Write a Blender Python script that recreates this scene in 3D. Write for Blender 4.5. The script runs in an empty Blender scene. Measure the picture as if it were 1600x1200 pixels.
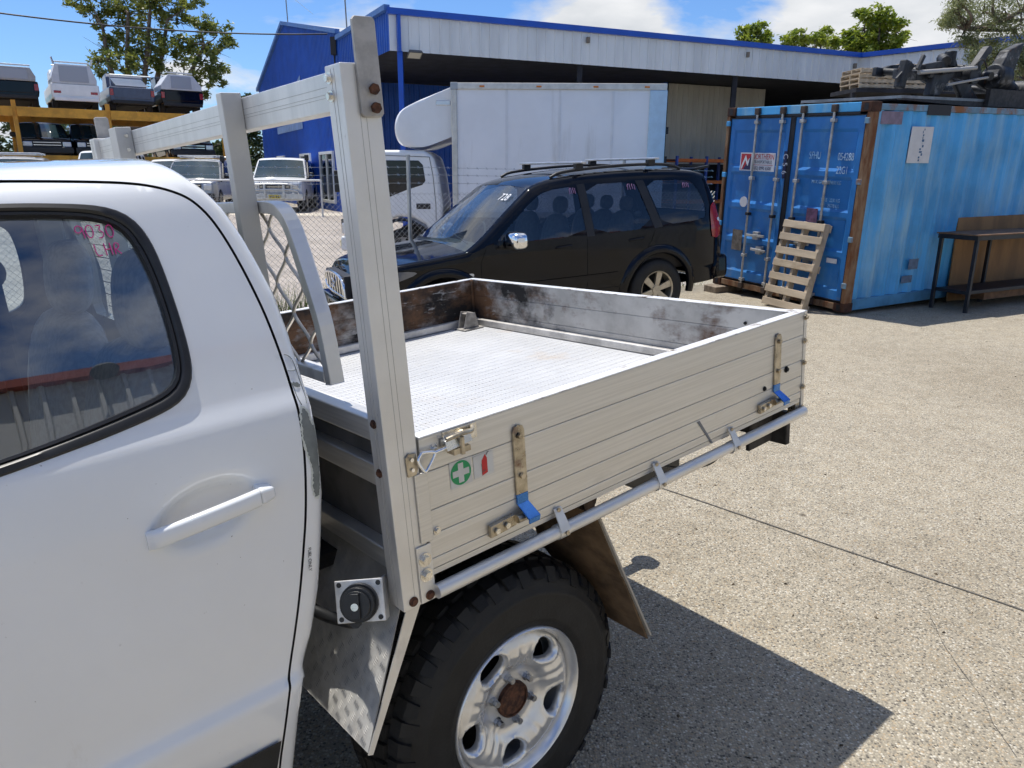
import bpy, math, random
import numpy as np
from mathutils import Matrix, Vector
from mathutils.geometry import delaunay_2d_cdt
R = math.radians
random.seed(7); rng = np.random.default_rng(7)
sc = bpy.context.scene
COL = sc.collection

# ------------------------------------------------------------------ camera
PITCH = math.atan(328 / 1165.0); ROLL = R(0.3)
fw = Vector((0, math.cos(PITCH), -math.sin(PITCH))); r0 = Vector((1, 0, 0)); u0 = r0.cross(fw)
rt = math.cos(ROLL) * r0 + math.sin(ROLL) * u0; up = -math.sin(ROLL) * r0 + math.cos(ROLL) * u0
cam = bpy.data.cameras.new('camera'); cam_o = bpy.data.objects.new('camera', cam); COL.objects.link(cam_o)
mw = Matrix.Identity(4)
for i in range(3):
    mw[i][0] = rt[i]; mw[i][1] = up[i]; mw[i][2] = -fw[i]
mw[0][3], mw[1][3], mw[2][3] = 0, 0, 1.75
cam_o.matrix_world = mw
cam.sensor_width = 36; cam.lens = 1165 / 1600 * 36; cam.clip_start = 0.03; cam.clip_end = 3000
sc.camera = cam_o

# ------------------------------------------------------------------ sky and sun
SUN = Vector((-0.229, 0.232, 0.946)).normalized()
w = bpy.data.worlds.new('World'); sc.world = w; w.use_nodes = True
nt = w.node_tree; N = nt.nodes; LK = nt.links
for n in list(N): N.remove(n)
out = N.new('ShaderNodeOutputWorld')
sky = N.new('ShaderNodeTexSky'); sky.sky_type = 'NISHITA'; sky.sun_disc = False
sky.sun_elevation = math.asin(SUN.z); sky.sun_rotation = math.atan2(SUN.x, SUN.y)
sky.altitude = 0; sky.air_density = 1.0; sky.dust_density = 0.25; sky.ozone_density = 2.2
bg = N.new('ShaderNodeBackground'); bg.inputs['Strength'].default_value = 0.116
tint = N.new('ShaderNodeMix'); tint.data_type = 'RGBA'; tint.blend_type = 'MULTIPLY'; tint.inputs[0].default_value = 1
tint.inputs[7].default_value = (0.58, 0.80, 1.12, 1)
LK.new(sky.outputs[0], tint.inputs[6]); LK.new(tint.outputs[2], bg.inputs['Color'])
tc = N.new('ShaderNodeTexCoord')
sep = N.new('ShaderNodeSeparateXYZ'); LK.new(tc.outputs['Generated'], sep.inputs[0])
zz = N.new('ShaderNodeMath'); zz.operation = 'MAXIMUM'; LK.new(sep.outputs[2], zz.inputs[0]); zz.inputs[1].default_value = 0.0
za = N.new('ShaderNodeMath'); za.operation = 'ADD'; LK.new(zz.outputs[0], za.inputs[0]); za.inputs[1].default_value = 0.22
dx = N.new('ShaderNodeMath'); dx.operation = 'DIVIDE'; LK.new(sep.outputs[0], dx.inputs[0]); LK.new(za.outputs[0], dx.inputs[1])
dy = N.new('ShaderNodeMath'); dy.operation = 'DIVIDE'; LK.new(sep.outputs[1], dy.inputs[0]); LK.new(za.outputs[0], dy.inputs[1])
cmb = N.new('ShaderNodeCombineXYZ'); LK.new(dx.outputs[0], cmb.inputs[0]); LK.new(dy.outputs[0], cmb.inputs[1])
mp = N.new('ShaderNodeMapping'); LK.new(cmb.outputs[0], mp.inputs[0]); mp.inputs['Location'].default_value = (12.25, 1.36, 0.0)
nz = N.new('ShaderNodeTexNoise'); nz.inputs['Scale'].default_value = 1.15; nz.inputs['Detail'].default_value = 9; nz.inputs['Roughness'].default_value = 0.56
nz.inputs['Distortion'].default_value = 0.25
LK.new(mp.outputs[0], nz.inputs[0])
cr = N.new('ShaderNodeValToRGB'); cr.color_ramp.elements[0].position = 0.505; cr.color_ramp.elements[1].position = 0.615
LK.new(nz.outputs['Fac'], cr.inputs[0])
nz2 = N.new('ShaderNodeTexNoise'); nz2.inputs['Scale'].default_value = 3.2; nz2.inputs['Detail'].default_value = 6
LK.new(mp.outputs[0], nz2.inputs[0])
ccol = N.new('ShaderNodeValToRGB'); LK.new(nz2.outputs['Fac'], ccol.inputs[0])
ccol.color_ramp.elements[0].position = 0.3; ccol.color_ramp.elements[0].color = (0.66, 0.70, 0.75, 1)
ccol.color_ramp.elements[1].position = 0.65; ccol.color_ramp.elements[1].color = (0.97, 0.98, 1.0, 1)
bg2 = N.new('ShaderNodeBackground'); LK.new(ccol.outputs[0], bg2.inputs['Color']); bg2.inputs['Strength'].default_value = 0.84
ms = N.new('ShaderNodeMixShader'); LK.new(cr.outputs[0], ms.inputs[0]); LK.new(bg.outputs[0], ms.inputs[1]); LK.new(bg2.outputs[0], ms.inputs[2])
LK.new(ms.outputs[0], out.inputs['Surface'])
cy = sc.cycles
cy.max_bounces = 5; cy.diffuse_bounces = 3; cy.glossy_bounces = 3; cy.transmission_bounces = 4; cy.transparent_max_bounces = 10
cy.caustics_reflective = False; cy.caustics_refractive = False; cy.use_adaptive_sampling = True; cy.adaptive_threshold = 0.03
cy.use_denoising = True; cy.sample_clamp_indirect = 6.0
sl = bpy.data.lights.new('sun', 'SUN'); sl.energy = 4.8; sl.angle = R(0.5); sl.color = (1.0, 0.955, 0.88)
so = bpy.data.objects.new('sun', sl); COL.objects.link(so); so.location = SUN * 60
so.rotation_euler = SUN.to_track_quat('Z', 'Y').to_euler()
sc.view_settings.view_transform = 'Standard'; sc.view_settings.look = 'None'; sc.view_settings.gamma = 1.0
sc.view_settings.exposure = 0.18; sc.view_settings.use_curve_mapping = False

# ------------------------------------------------------------------ materials
MATS = {}
def mat(name, col=(.5, .5, .5), rough=.5, metal=0., vary=0., vscale=6., bump=0., bscale=60., spec=.5, col2=None, ramp=(.4, .6), coat=0., stretch=None, rvary=0., emit=None, detail=5.):
    """procedural principled material: base colour varied with object-space noise, optional second colour, bump"""
    if name in MATS: return MATS[name]
    m = bpy.data.materials.new(name); m.use_nodes = True; MATS[name] = m
    t = m.node_tree; b = t.nodes['Principled BSDF']
    b.inputs['Roughness'].default_value = rough; b.inputs['Metallic'].default_value = metal
    b.inputs['Specular IOR Level'].default_value = spec; b.inputs['Coat Weight'].default_value = coat; b.inputs['Coat Roughness'].default_value = .04
    b.inputs['Base Color'].default_value = (*col, 1)
    t_c = t.nodes.new('ShaderNodeTexCoord'); src = t_c.outputs['Object']
    if stretch:
        mpn = t.nodes.new('ShaderNodeMapping'); mpn.inputs['Scale'].default_value = stretch; t.links.new(src, mpn.inputs[0]); src = mpn.outputs[0]
    if vary > 0 or col2 or rvary > 0:
        n = t.nodes.new('ShaderNodeTexNoise'); n.inputs['Scale'].default_value = vscale; n.inputs['Detail'].default_value = detail; n.inputs['Roughness'].default_value = .6
        t.links.new(src, n.inputs['Vector'])
        rp = t.nodes.new('ShaderNodeValToRGB'); t.links.new(n.outputs['Fac'], rp.inputs[0])
        rp.color_ramp.elements[0].position = ramp[0]; rp.color_ramp.elements[1].position = ramp[1]
        if col2 is None:
            lo = [max(0, c * (1 - vary)) for c in col]; hi = [min(1, c * (1 + vary)) for c in col]
        else: lo, hi = col, col2
        rp.color_ramp.elements[0].color = (*lo, 1); rp.color_ramp.elements[1].color = (*hi, 1)
        t.links.new(rp.outputs[0], b.inputs['Base Color'])
        if rvary > 0:
            mr = t.nodes.new('ShaderNodeMapRange'); t.links.new(n.outputs['Fac'], mr.inputs[0])
            mr.inputs[1].default_value = .3; mr.inputs[2].default_value = .7
            mr.inputs[3].default_value = max(.02, rough - rvary); mr.inputs[4].default_value = min(1, rough + rvary)
            t.links.new(mr.outputs[0], b.inputs['Roughness'])
    if bump > 0:
        n2 = t.nodes.new('ShaderNodeTexNoise'); n2.inputs['Scale'].default_value = bscale; n2.inputs['Detail'].default_value = 4
        t.links.new(src, n2.inputs['Vector'])
        bp = t.nodes.new('ShaderNodeBump'); bp.inputs['Strength'].default_value = bump; bp.inputs['Distance'].default_value = .01
        t.links.new(n2.outputs['Fac'], bp.inputs['Height']); t.links.new(bp.outputs[0], b.inputs['Normal'])
    if emit:
        b.inputs['Emission Color'].default_value = (*emit[:3], 1); b.inputs['Emission Strength'].default_value = emit[3]
    return m

def overlay(m, col, scale, lo, hi, stretch=None, rough=None, offset=(0, 0, 0), metal=None):
    """lay a second noise-masked colour (rust, soot, dirt) over a material"""
    t = m.node_tree; b = t.nodes['Principled BSDF']
    c = t.nodes.new('ShaderNodeTexCoord'); mpn = t.nodes.new('ShaderNodeMapping'); mpn.inputs['Scale'].default_value = stretch or (1, 1, 1); mpn.inputs['Location'].default_value = offset
    t.links.new(c.outputs['Object'], mpn.inputs[0])
    n = t.nodes.new('ShaderNodeTexNoise'); n.inputs['Scale'].default_value = scale; n.inputs['Detail'].default_value = 8; n.inputs['Roughness'].default_value = .65
    t.links.new(mpn.outputs[0], n.inputs['Vector'])
    mr = t.nodes.new('ShaderNodeMapRange'); mr.inputs[1].default_value = lo; mr.inputs[2].default_value = hi; t.links.new(n.outputs['Fac'], mr.inputs[0])
    mx = t.nodes.new('ShaderNodeMix'); mx.data_type = 'RGBA'; t.links.new(mr.outputs[0], mx.inputs[0])
    if b.inputs['Base Color'].is_linked: t.links.new(b.inputs['Base Color'].links[0].from_socket, mx.inputs[6])
    else: mx.inputs[6].default_value = b.inputs['Base Color'].default_value
    mx.inputs[7].default_value = (*col, 1); t.links.new(mx.outputs[2], b.inputs['Base Color'])
    for nm, v in (('Roughness', rough), ('Metallic', metal)):
        if v is None: continue
        m2 = t.nodes.new('ShaderNodeMix'); m2.data_type = 'FLOAT'; t.links.new(mr.outputs[0], m2.inputs[0])
        if b.inputs[nm].is_linked: t.links.new(b.inputs[nm].links[0].from_socket, m2.inputs[2])
        else: m2.inputs[2].default_value = b.inputs[nm].default_value
        m2.inputs[3].default_value = v; t.links.new(m2.outputs[0], b.inputs[nm])
    return m

def glass(name, tintc, ior=1.6, rough=0.0):
    if name in MATS: return MATS[name]
    m = bpy.data.materials.new(name); m.use_nodes = True; MATS[name] = m
    t = m.node_tree
    for n in list(t.nodes): t.nodes.remove(n)
    o = t.nodes.new('ShaderNodeOutputMaterial'); tr = t.nodes.new('ShaderNodeBsdfTransparent'); tr.inputs[0].default_value = (*tintc, 1)
    g = t.nodes.new('ShaderNodeBsdfGlossy'); g.inputs['Roughness'].default_value = rough; g.inputs['Color'].default_value = (1, 1, 1, 1)
    lw = t.nodes.new('ShaderNodeLayerWeight'); lw.inputs['Blend'].default_value = .5
    pw_ = t.nodes.new('ShaderNodeMath'); pw_.operation = 'POWER'; pw_.inputs[1].default_value = 5; t.links.new(lw.outputs['Facing'], pw_.inputs[0])
    r0_ = ((ior - 1) / (ior + 1)) ** 2
    mr = t.nodes.new('ShaderNodeMapRange'); t.links.new(pw_.outputs[0], mr.inputs[0]); mr.inputs[3].default_value = r0_; mr.inputs[4].default_value = 1.
    mx = t.nodes.new('ShaderNodeMixShader'); t.links.new(mr.outputs[0], mx.inputs[0]); t.links.new(tr.outputs[0], mx.inputs[1]); t.links.new(g.outputs[0], mx.inputs[2])
    t.links.new(mx.outputs[0], o.inputs['Surface'])
    return m

# ------------------------------------------------------------------ mesh helpers
class MB:
    def __init__(s): s.v = []; s.f = []; s.cuts = []
    def cut(s):
        """what follows is a separate piece"""
        if not s.cuts or s.cuts[-1] != len(s.v): s.cuts.append(len(s.v))
        return s
    def add(s, vs, fs):
        o = len(s.v); s.v.extend([tuple(map(float, p)) for p in vs]); s.f.extend([tuple(i + o for i in f) for f in fs]); return s
    def box(s, x0, x1, y0, y1, z0, z1):
        return s.add([(x0, y0, z0), (x1, y0, z0), (x1, y1, z0), (x0, y1, z0), (x0, y0, z1), (x1, y0, z1), (x1, y1, z1), (x0, y1, z1)],
                     [(0, 3, 2, 1), (4, 5, 6, 7), (0, 1, 5, 4), (1, 2, 6, 5), (2, 3, 7, 6), (3, 0, 4, 7)])
    def hexa(s, b4, t4):
        return s.add(list(b4) + list(t4), [(0, 3, 2, 1), (4, 5, 6, 7), (0, 1, 5, 4), (1, 2, 6, 5), (2, 3, 7, 6), (3, 0, 4, 7)])
    def beam(s, p0, p1, w, h, upv=(0, 0, 1)):
        p0, p1 = Vector(p0), Vector(p1); d = (p1 - p0).normalized(); u = Vector(upv)
        sd = d.cross(u).normalized(); u = sd.cross(d).normalized(); sd *= w / 2; u *= h / 2
        return s.hexa([p0 - sd - u, p0 + sd - u, p1 + sd - u, p1 - sd - u], [p0 - sd + u, p0 + sd + u, p1 + sd + u, p1 - sd + u])
    def prism(s, poly, axis, a0, a1):
        """extrude a 2D polygon along axis (0: poly=(y,z), 1: poly=(x,z), 2: poly=(x,y))"""
        n = len(poly)
        def P(p, a):
            return (a, p[0], p[1]) if axis == 0 else (p[0], a, p[1]) if axis == 1 else (p[0], p[1], a)
        vs = [P(p, a0) for p in poly] + [P(p, a1) for p in poly]
        fs = [tuple(range(n - 1, -1, -1)), tuple(range(n, 2 * n))] + [(i, (i + 1) % n, n + (i + 1) % n, n + i) for i in range(n)]
        return s.add(vs, fs)
    def cyl(s, p0, p1, r, n=12, r2=None, caps=True):
        p0, p1 = Vector(p0), Vector(p1); d = (p1 - p0).normalized(); r2 = r if r2 is None else r2
        a = d.orthogonal().normalized(); b = d.cross(a)
        vs = []
        for p, rr in ((p0, r), (p1, r2)):
            for i in range(n):
                t = 2 * math.pi * i / n; vs.append(p + a * math.cos(t) * rr + b * math.sin(t) * rr)
        fs = [(i, (i + 1) % n, n + (i + 1) % n, n + i) for i in range(n)]
        if caps: fs += [tuple(range(n - 1, -1, -1)), tuple(range(n, 2 * n))]
        return s.add(vs, fs)
    def tube(s, pts, r, n=6, caps=True):
        pts = [Vector(p) for p in pts]; rings = []; prev = None
        rs = r if isinstance(r, (list, tuple)) else [r] * len(pts)
        for i, p in enumerate(pts):
            d = (pts[min(i + 1, len(pts) - 1)] - pts[max(i - 1, 0)])
            d = d.normalized() if d.length > 1e-9 else Vector((0, 0, 1))
            if prev is None: a = d.orthogonal().normalized()
            else:
                a = prev - d * prev.dot(d); a = a.normalized() if a.length > 1e-6 else d.orthogonal().normalized()
            prev = a; b = d.cross(a)
            rings.append([p + a * math.cos(2 * math.pi * k / n) * rs[i] + b * math.sin(2 * math.pi * k / n) * rs[i] for k in range(n)])
        vs = [q for rg in rings for q in rg]; fs = []
        for i in range(len(pts) - 1):
            for k in range(n): fs.append((i * n + k, i * n + (k + 1) % n, (i + 1) * n + (k + 1) % n, (i + 1) * n + k))
        if caps: fs += [tuple(range(n - 1, -1, -1)), tuple(range((len(pts) - 1) * n, len(pts) * n))]
        return s.add(vs, fs)
    def lathe(s, prof, c, axis, n=32, closed=False):
        """prof: (radius, offset along axis) ; c centre ; axis vector"""
        c = Vector(c); d = Vector(axis).normalized(); a = d.orthogonal().normalized(); b = d.cross(a); m = len(prof)
        vs = [c + d * h + (a * math.cos(2 * math.pi * i / n) + b * math.sin(2 * math.pi * i / n)) * r for i in range(n) for r, h in prof]
        fs = []
        for i in range(n):
            j = (i + 1) % n
            for k in range(m if closed else m - 1): k2 = (k + 1) % m; fs.append((i * m + k, j * m + k, j * m + k2, i * m + k2))
        return s.add(vs, fs)
    def grid(s, P):
        """P: 2D list of points"""
        r = len(P); c = len(P[0])
        return s.add([p for row in P for p in row], [(i * c + j, i * c + j + 1, (i + 1) * c + j + 1, (i + 1) * c + j) for i in range(r - 1) for j in range(c - 1)])
    def build(s, name, m, parent=None, smooth=None, bevel=0., seg=2, kind=None, label=None):
        if s.cuts:
            bd = sorted(set([0] + s.cuts + [len(s.v)])); ob = None
            for a, c in zip(bd[:-1], bd[1:]):
                q = MB(); q.v = s.v[a:c]; q.f = [tuple(i - a for i in f) for f in s.f if a <= f[0] < c]
                o = q.build(name, m, parent, smooth, bevel, seg, kind, label); ob = ob or o
            return ob
        me = bpy.data.meshes.new(name); me.from_pydata(s.v, [], s.f); me.update()
        return finish(me, name, m, parent, smooth, bevel, seg, kind, label)

def finish(me, name, m, parent, smooth=None, bevel=0., seg=2, kind=None, label=None):
    o = bpy.data.objects.new(name, me); COL.objects.link(o)
    if isinstance(m, (list, tuple)):
        for q in m: me.materials.append(q)
    elif m is not None: me.materials.append(m)
    if smooth is not None:
        me.shade_smooth(); me.set_sharp_from_angle(angle=R(smooth))
    if parent is not None: o.parent = parent
    if bevel > 0:
        bv = o.modifiers.new('bevel', 'BEVEL'); bv.width = bevel; bv.segments = seg; bv.limit_method = 'ANGLE'; bv.angle_limit = R(40)
    if kind: o['kind'] = kind
    if label: o['label'] = label
    return o

def raw(name, V, F, m, parent=None, smooth=None, **k):
    me = bpy.data.meshes.new(name); me.from_pydata([tuple(map(float, v)) for v in V], [], [tuple(int(i) for i in f) for f in F]); me.update()
    return finish(me, name, m, parent, smooth, **k)

def inst(src, name, parent=None, mw=None):
    """another object sharing the mesh of src"""
    o = bpy.data.objects.new(name, src.data); COL.objects.link(o)
    if parent is not None: o.parent = parent
    if mw is not None: o.matrix_local = mw
    for md in src.modifiers:
        if md.type == 'BEVEL':
            bv = o.modifiers.new('bevel', 'BEVEL'); bv.width = md.width; bv.segments = md.segments; bv.limit_method = 'ANGLE'; bv.angle_limit = md.angle_limit
    return o

def tag(o, label, cat, group=None):
    o['label'] = label; o['category'] = cat
    if group: o['group'] = group
    return o
def struct(o): o['kind'] = 'structure'; return o
def thing(name, label, cat, loc=(0, 0, 0), rz=0., group=None):
    o = bpy.data.objects.new(name, None); COL.objects.link(o); o.empty_display_size = .1
    o.location = loc; o.rotation_euler = (0, 0, rz)
    return tag(o, label, cat, group)

def pip(P, poly):
    P = np.asarray(P); x, y = P[:, 0], P[:, 1]; c = np.zeros(len(P), bool); n = len(poly); j = n - 1
    for i in range(n):
        xi, yi = poly[i]; xj, yj = poly[j]
        if yi != yj: c ^= ((yi > y) != (yj > y)) & (x < (xj - xi) * (y - yi) / (yj - yi) + xi)
        j = i
    return c
def dist_poly(P, poly, closed=True):
    P = np.asarray(P); d = np.full(len(P), 1e9); n = len(poly)
    for i in range(n if closed else n - 1):
        a = np.array(poly[i]); b = np.array(poly[(i + 1) % n]); ab = b - a; L = ab @ ab
        t = np.clip(((P - a) @ ab) / L, 0, 1) if L > 0 else np.zeros(len(P))
        d = np.minimum(d, np.linalg.norm(P - (a + t[:, None] * ab), axis=1))
    return d
def resample(poly, step, closed=True):
    o = []; n = len(poly)
    for i in range(n if closed else n - 1):
        a = np.array(poly[i], float); b = np.array(poly[(i + 1) % n], float); k = max(1, int(math.ceil(np.linalg.norm(b - a) / step)))
        for q in range(k): o.append(tuple(a + (b - a) * q / k))
    if not closed: o.append(tuple(map(float, poly[-1])))
    return o
def chaikin(poly, it=2, closed=False):
    for _ in range(it):
        q = []; n = len(poly)
        if not closed: q.append(tuple(poly[0]))
        for i in range(n if closed else n - 1):
            a = np.array(poly[i], float); b = np.array(poly[(i + 1) % n], float)
            q.append(tuple(.75 * a + .25 * b)); q.append(tuple(.25 * a + .75 * b))
        if not closed: q.append(tuple(poly[-1]))
        poly = q
    return poly
def fill2d(outline, holes=(), step=.02, extra=None):
    """triangulated fill of a polygon with holes and interior grid points -> (points Nx2, tris)"""
    ol = resample(outline, step); hs = [resample(h, step) for h in holes]
    A = np.array(ol); x0, y0 = A.min(0); x1, y1 = A.max(0)
    gx, gy = np.meshgrid(np.arange(x0 + step * .5, x1, step), np.arange(y0 + step * .5, y1, step)); gx[::2] += step * .5
    P = np.stack([gx.ravel(), gy.ravel()], 1)
    k = pip(P, ol) & (dist_poly(P, ol) > step * .45)
    for h in hs: k &= ~pip(P, h) & (dist_poly(P, h) > step * .45)
    P = P[k]
    if extra is not None:
        E = np.asarray(extra); ke = pip(E, ol) & (dist_poly(E, ol) > .006)
        for h in hs: ke &= ~pip(E, h) & (dist_poly(E, h) > .006)
        P = np.concatenate([P, E[ke]])
    vs = [Vector(p) for p in ol]; es = [(i, (i + 1) % len(ol)) for i in range(len(ol))]
    for h in hs:
        o = len(vs); vs += [Vector(p) for p in h]; es += [(o + i, o + (i + 1) % len(h)) for i in range(len(h))]
    vs += [Vector(p) for p in P]
    r = delaunay_2d_cdt(vs, es, [], 0, 1e-7)
    V = np.array([tuple(v) for v in r[0]]); F = np.array([f for f in r[2] if len(f) == 3])
    c = V[F].mean(1); k = pip(c, ol)
    for h in hs: k &= ~pip(c, h)
    F = F[k]
    a = V[F[:, 1]] - V[F[:, 0]]; b = V[F[:, 2]] - V[F[:, 0]]; cr_ = a[:, 0] * b[:, 1] - a[:, 1] * b[:, 0]
    F[cr_ < 0] = F[cr_ < 0][:, ::-1]
    return V, F[np.abs(cr_) > 1e-10]
def skin(name, outline, holes, step, lift, m, parent, smooth=40, flip=False, skirt=None, extra=None, **k):
    """2D fill lifted to 3D by lift(P)->Nx3 ; skirt: vector to extrude the open border along"""
    V, F = fill2d(outline, holes, step, extra)
    if flip: F = F[:, ::-1]
    W = lift(V); Fl = [tuple(f) for f in F]
    W = [tuple(p) for p in W]
    if skirt is not None:
        from collections import Counter
        ec = Counter(); dr = {}
        for f in F:
            for a, b in ((f[0], f[1]), (f[1], f[2]), (f[2], f[0])): ec[(min(a, b), max(a, b))] += 1; dr[(min(a, b), max(a, b))] = (a, b)
        mp_ = {}
        for e, c in ec.items():
            if c != 1: continue
            a, b = dr[e]
            for q in (a, b):
                if q not in mp_: mp_[q] = len(W); W.append(tuple(np.array(W[q]) + np.array(skirt)))
            Fl.append((b, a, mp_[a], mp_[b]))
    return raw(name, W, Fl, m, parent, smooth, **k)

def text(name, body, size, m, parent, M4, extrude=.0006, align='CENTER', label=None, sx=1.):
    cu = bpy.data.curves.new(name, 'FONT'); cu.body = body; cu.size = size; cu.extrude = extrude; cu.align_x = align; cu.align_y = 'CENTER'
    o = bpy.data.objects.new(name + '_src', cu); COL.objects.link(o)
    bpy.context.view_layer.update()
    me = bpy.data.meshes.new_from_object(o.evaluated_get(bpy.context.evaluated_depsgraph_get()))
    bpy.data.objects.remove(o); bpy.data.curves.remove(cu)
    me.transform(Matrix.Diagonal((sx, 1, 1, 1))); me.transform(M4)
    me.materials.clear()
    return finish(me, name, m, parent, label=label)
def frame(o, x, y, n=None):
    """4x4 from origin and x / y directions"""
    x = Vector(x).normalized(); y = Vector(y); z = x.cross(y).normalized(); y = z.cross(x)
    M4 = Matrix.Identity(4)
    for i in range(3): M4[i][0] = x[i]; M4[i][1] = y[i]; M4[i][2] = z[i]; M4[i][3] = o[i]
    return M4
def sstep(t): t = min(1., max(0., t)); return t * t * (3 - 2 * t)
# ================================================================== GROUND AND BUILDINGS
O2 = (-0.17, 1.43)
def gz(x, y):
    z = .4 * sstep((y - 14) / 13.)
    xt_ = (x - O2[0]) * .75 + (y - O2[1]) * .66
    yt_ = -(x - O2[0]) * .66 + (y - O2[1]) * .75
    if y < 9 and -1.6 < yt_ < 4: z -= .17 * sstep((-.25 - xt_) / 2.6) * sstep((yt_ + 1.6) / 1.2)
    return z
def aggregate(name):
    m = bpy.data.materials.new(name); m.use_nodes = True; t = m.node_tree; b = t.nodes['Principled BSDF']; b.inputs['Roughness'].default_value = .85
    c = t.nodes.new('ShaderNodeTexCoord')
    def vor(scale):
        v = t.nodes.new('ShaderNodeTexVoronoi'); v.inputs['Scale'].default_value = scale; v.inputs['Randomness'].default_value = 1.; t.links.new(c.outputs['Object'], v.inputs['Vector']); return v
    def ramp(src, els):
        r = t.nodes.new('ShaderNodeValToRGB'); t.links.new(src, r.inputs[0]); r.color_ramp.interpolation = 'LINEAR'
        while len(r.color_ramp.elements) < len(els): r.color_ramp.elements.new(.5)
        for e, (p, col) in zip(r.color_ramp.elements, els): e.position = p; e.color = (*col, 1)
        return r
    v1 = vor(118.); sx = t.nodes.new('ShaderNodeSeparateColor'); t.links.new(v1.outputs['Color'], sx.inputs[0])
    pal = ramp(sx.outputs[0], [(0, (.085, .077, .064)), (.18, (.19, .17, .135)), (.36, (.345, .305, .235)), (.60, (.44, .395, .305)), (.78, (.37, .28, .175)), (.90, (.51, .47, .385)), (1, (.58, .545, .465))])
    cem = ramp(v1.outputs['Distance'], [(0, (0, 0, 0)), (.45, (0, 0, 0)), (.66, (1, 1, 1)), (1, (1, 1, 1))])
    mx = t.nodes.new('ShaderNodeMix'); mx.data_type = 'RGBA'; t.links.new(cem.outputs[0], mx.inputs[0]); t.links.new(pal.outputs[0], mx.inputs[6]); mx.inputs[7].default_value = (.30, .266, .205, 1)
    # big soft stains and dirt
    n = t.nodes.new('ShaderNodeTexNoise'); n.inputs['Scale'].default_value = .55; n.inputs['Detail'].default_value = 9; n.inputs['Roughness'].default_value = .62; t.links.new(c.outputs['Object'], n.inputs['Vector'])
    st = ramp(n.outputs['Fac'], [(.30, (.84, .82, .79)), (.52, (1, 1, 1)), (.70, (1.06, 1.05, 1.03))])
    m2 = t.nodes.new('ShaderNodeMix'); m2.data_type = 'RGBA'; m2.blend_type = 'MULTIPLY'; m2.inputs[0].default_value = 1; t.links.new(mx.outputs[2], m2.inputs[6]); t.links.new(st.outputs[0], m2.inputs[7])
    n3 = t.nodes.new('ShaderNodeTexNoise'); n3.inputs['Scale'].default_value = 7.; n3.inputs['Detail'].default_value = 6; t.links.new(c.outputs['Object'], n3.inputs['Vector'])
    s3 = ramp(n3.outputs['Fac'], [(.34, (.90, .89, .87)), (.55, (1.02, 1.02, 1.02))])
    m3 = t.nodes.new('ShaderNodeMix'); m3.data_type = 'RGBA'; m3.blend_type = 'MULTIPLY'; m3.inputs[0].default_value = 1; t.links.new(m2.outputs[2], m3.inputs[6]); t.links.new(s3.outputs[0], m3.inputs[7])
    # oil drips and grit: sparse dark spots with soft rims, worn lanes
    n4 = t.nodes.new('ShaderNodeTexNoise'); n4.inputs['Scale'].default_value = 2.3; n4.inputs['Detail'].default_value = 7; n4.inputs['Roughness'].default_value = .7; t.links.new(c.outputs['Object'], n4.inputs['Vector'])
    s4 = ramp(n4.outputs['Fac'], [(.26, (.55, .52, .48)), (.36, (1, 1, 1))])
    v5 = vor(1.7); s5 = ramp(v5.outputs['Distance'], [(.018, (.30, .28, .26)), (.045, (1, 1, 1))])
    last = m3
    for q in (s4, s5):
        mm = t.nodes.new('ShaderNodeMix'); mm.data_type = 'RGBA'; mm.blend_type = 'MULTIPLY'; mm.inputs[0].default_value = 1; t.links.new(last.outputs[2], mm.inputs[6]); t.links.new(q.outputs[0], mm.inputs[7]); last = mm
    t.links.new(last.outputs[2], b.inputs['Base Color'])
    inv = t.nodes.new('ShaderNodeMath'); inv.operation = 'SUBTRACT'; inv.inputs[0].default_value = 1; t.links.new(v1.outputs['Distance'], inv.inputs[1])
    bp = t.nodes.new('ShaderNodeBump'); bp.inputs['Strength'].default_value = .8; bp.inputs['Distance'].default_value = .007; t.links.new(inv.outputs[0], bp.inputs['Height']); t.links.new(bp.outputs[0], b.inputs['Normal'])
    return m
agg = aggregate('exposed_aggregate')
# one ground sheet out to the horizon, finer near the camera
ax_ = sorted(set([-900, -400, -200, -100, -60] + list(np.arange(-40, 40.1, 2.)) + list(np.arange(-6, 8.1, .5)) + [60, 100, 200, 400, 900]))
ay_ = sorted(set([-300, -120, -60, -30] + list(np.arange(-16, 44.1, 2.)) + list(np.arange(-6, 9.1, .5)) + [60, 90, 150, 300, 700, 1500]))
g = MB(); g.grid([[(x, y, gz(x, y)) for x in ax_] for y in ay_])
ground = struct(g.build('ground', agg, None, 60))
# paved lot behind the fence
FD = np.array((.900, .435)); FP = np.array((.77, 11.17)); FN = np.array((-.435, .900))
pav = mat('paving', (.34, .305, .275), .9, vary=.14, vscale=.9, bump=.15, bscale=40)
def brickify(m, scale):
    t = m.node_tree; b = t.nodes['Principled BSDF']; c = t.nodes.new('ShaderNodeTexCoord'); br = t.nodes.new('ShaderNodeTexBrick')
    br.inputs['Scale'].default_value = scale; br.inputs['Color1'].default_value = (.92, .92, .92, 1); br.inputs['Color2'].default_value = (1.05, 1.03, 1.0, 1); br.inputs['Mortar'].default_value = (.72, .71, .7, 1); br.inputs['Mortar Size'].default_value = .012
    t.links.new(c.outputs['Object'], br.inputs['Vector'])
    mx = t.nodes.new('ShaderNodeMix'); mx.data_type = 'RGBA'; mx.blend_type = 'MULTIPLY'; mx.inputs[0].default_value = 1
    t.links.new(b.inputs['Base Color'].links[0].from_socket, mx.inputs[6]); t.links.new(br.outputs[0], mx.inputs[7]); t.links.new(mx.outputs[2], b.inputs['Base Color'])
brickify(pav, 1.6)
rows = []
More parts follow.
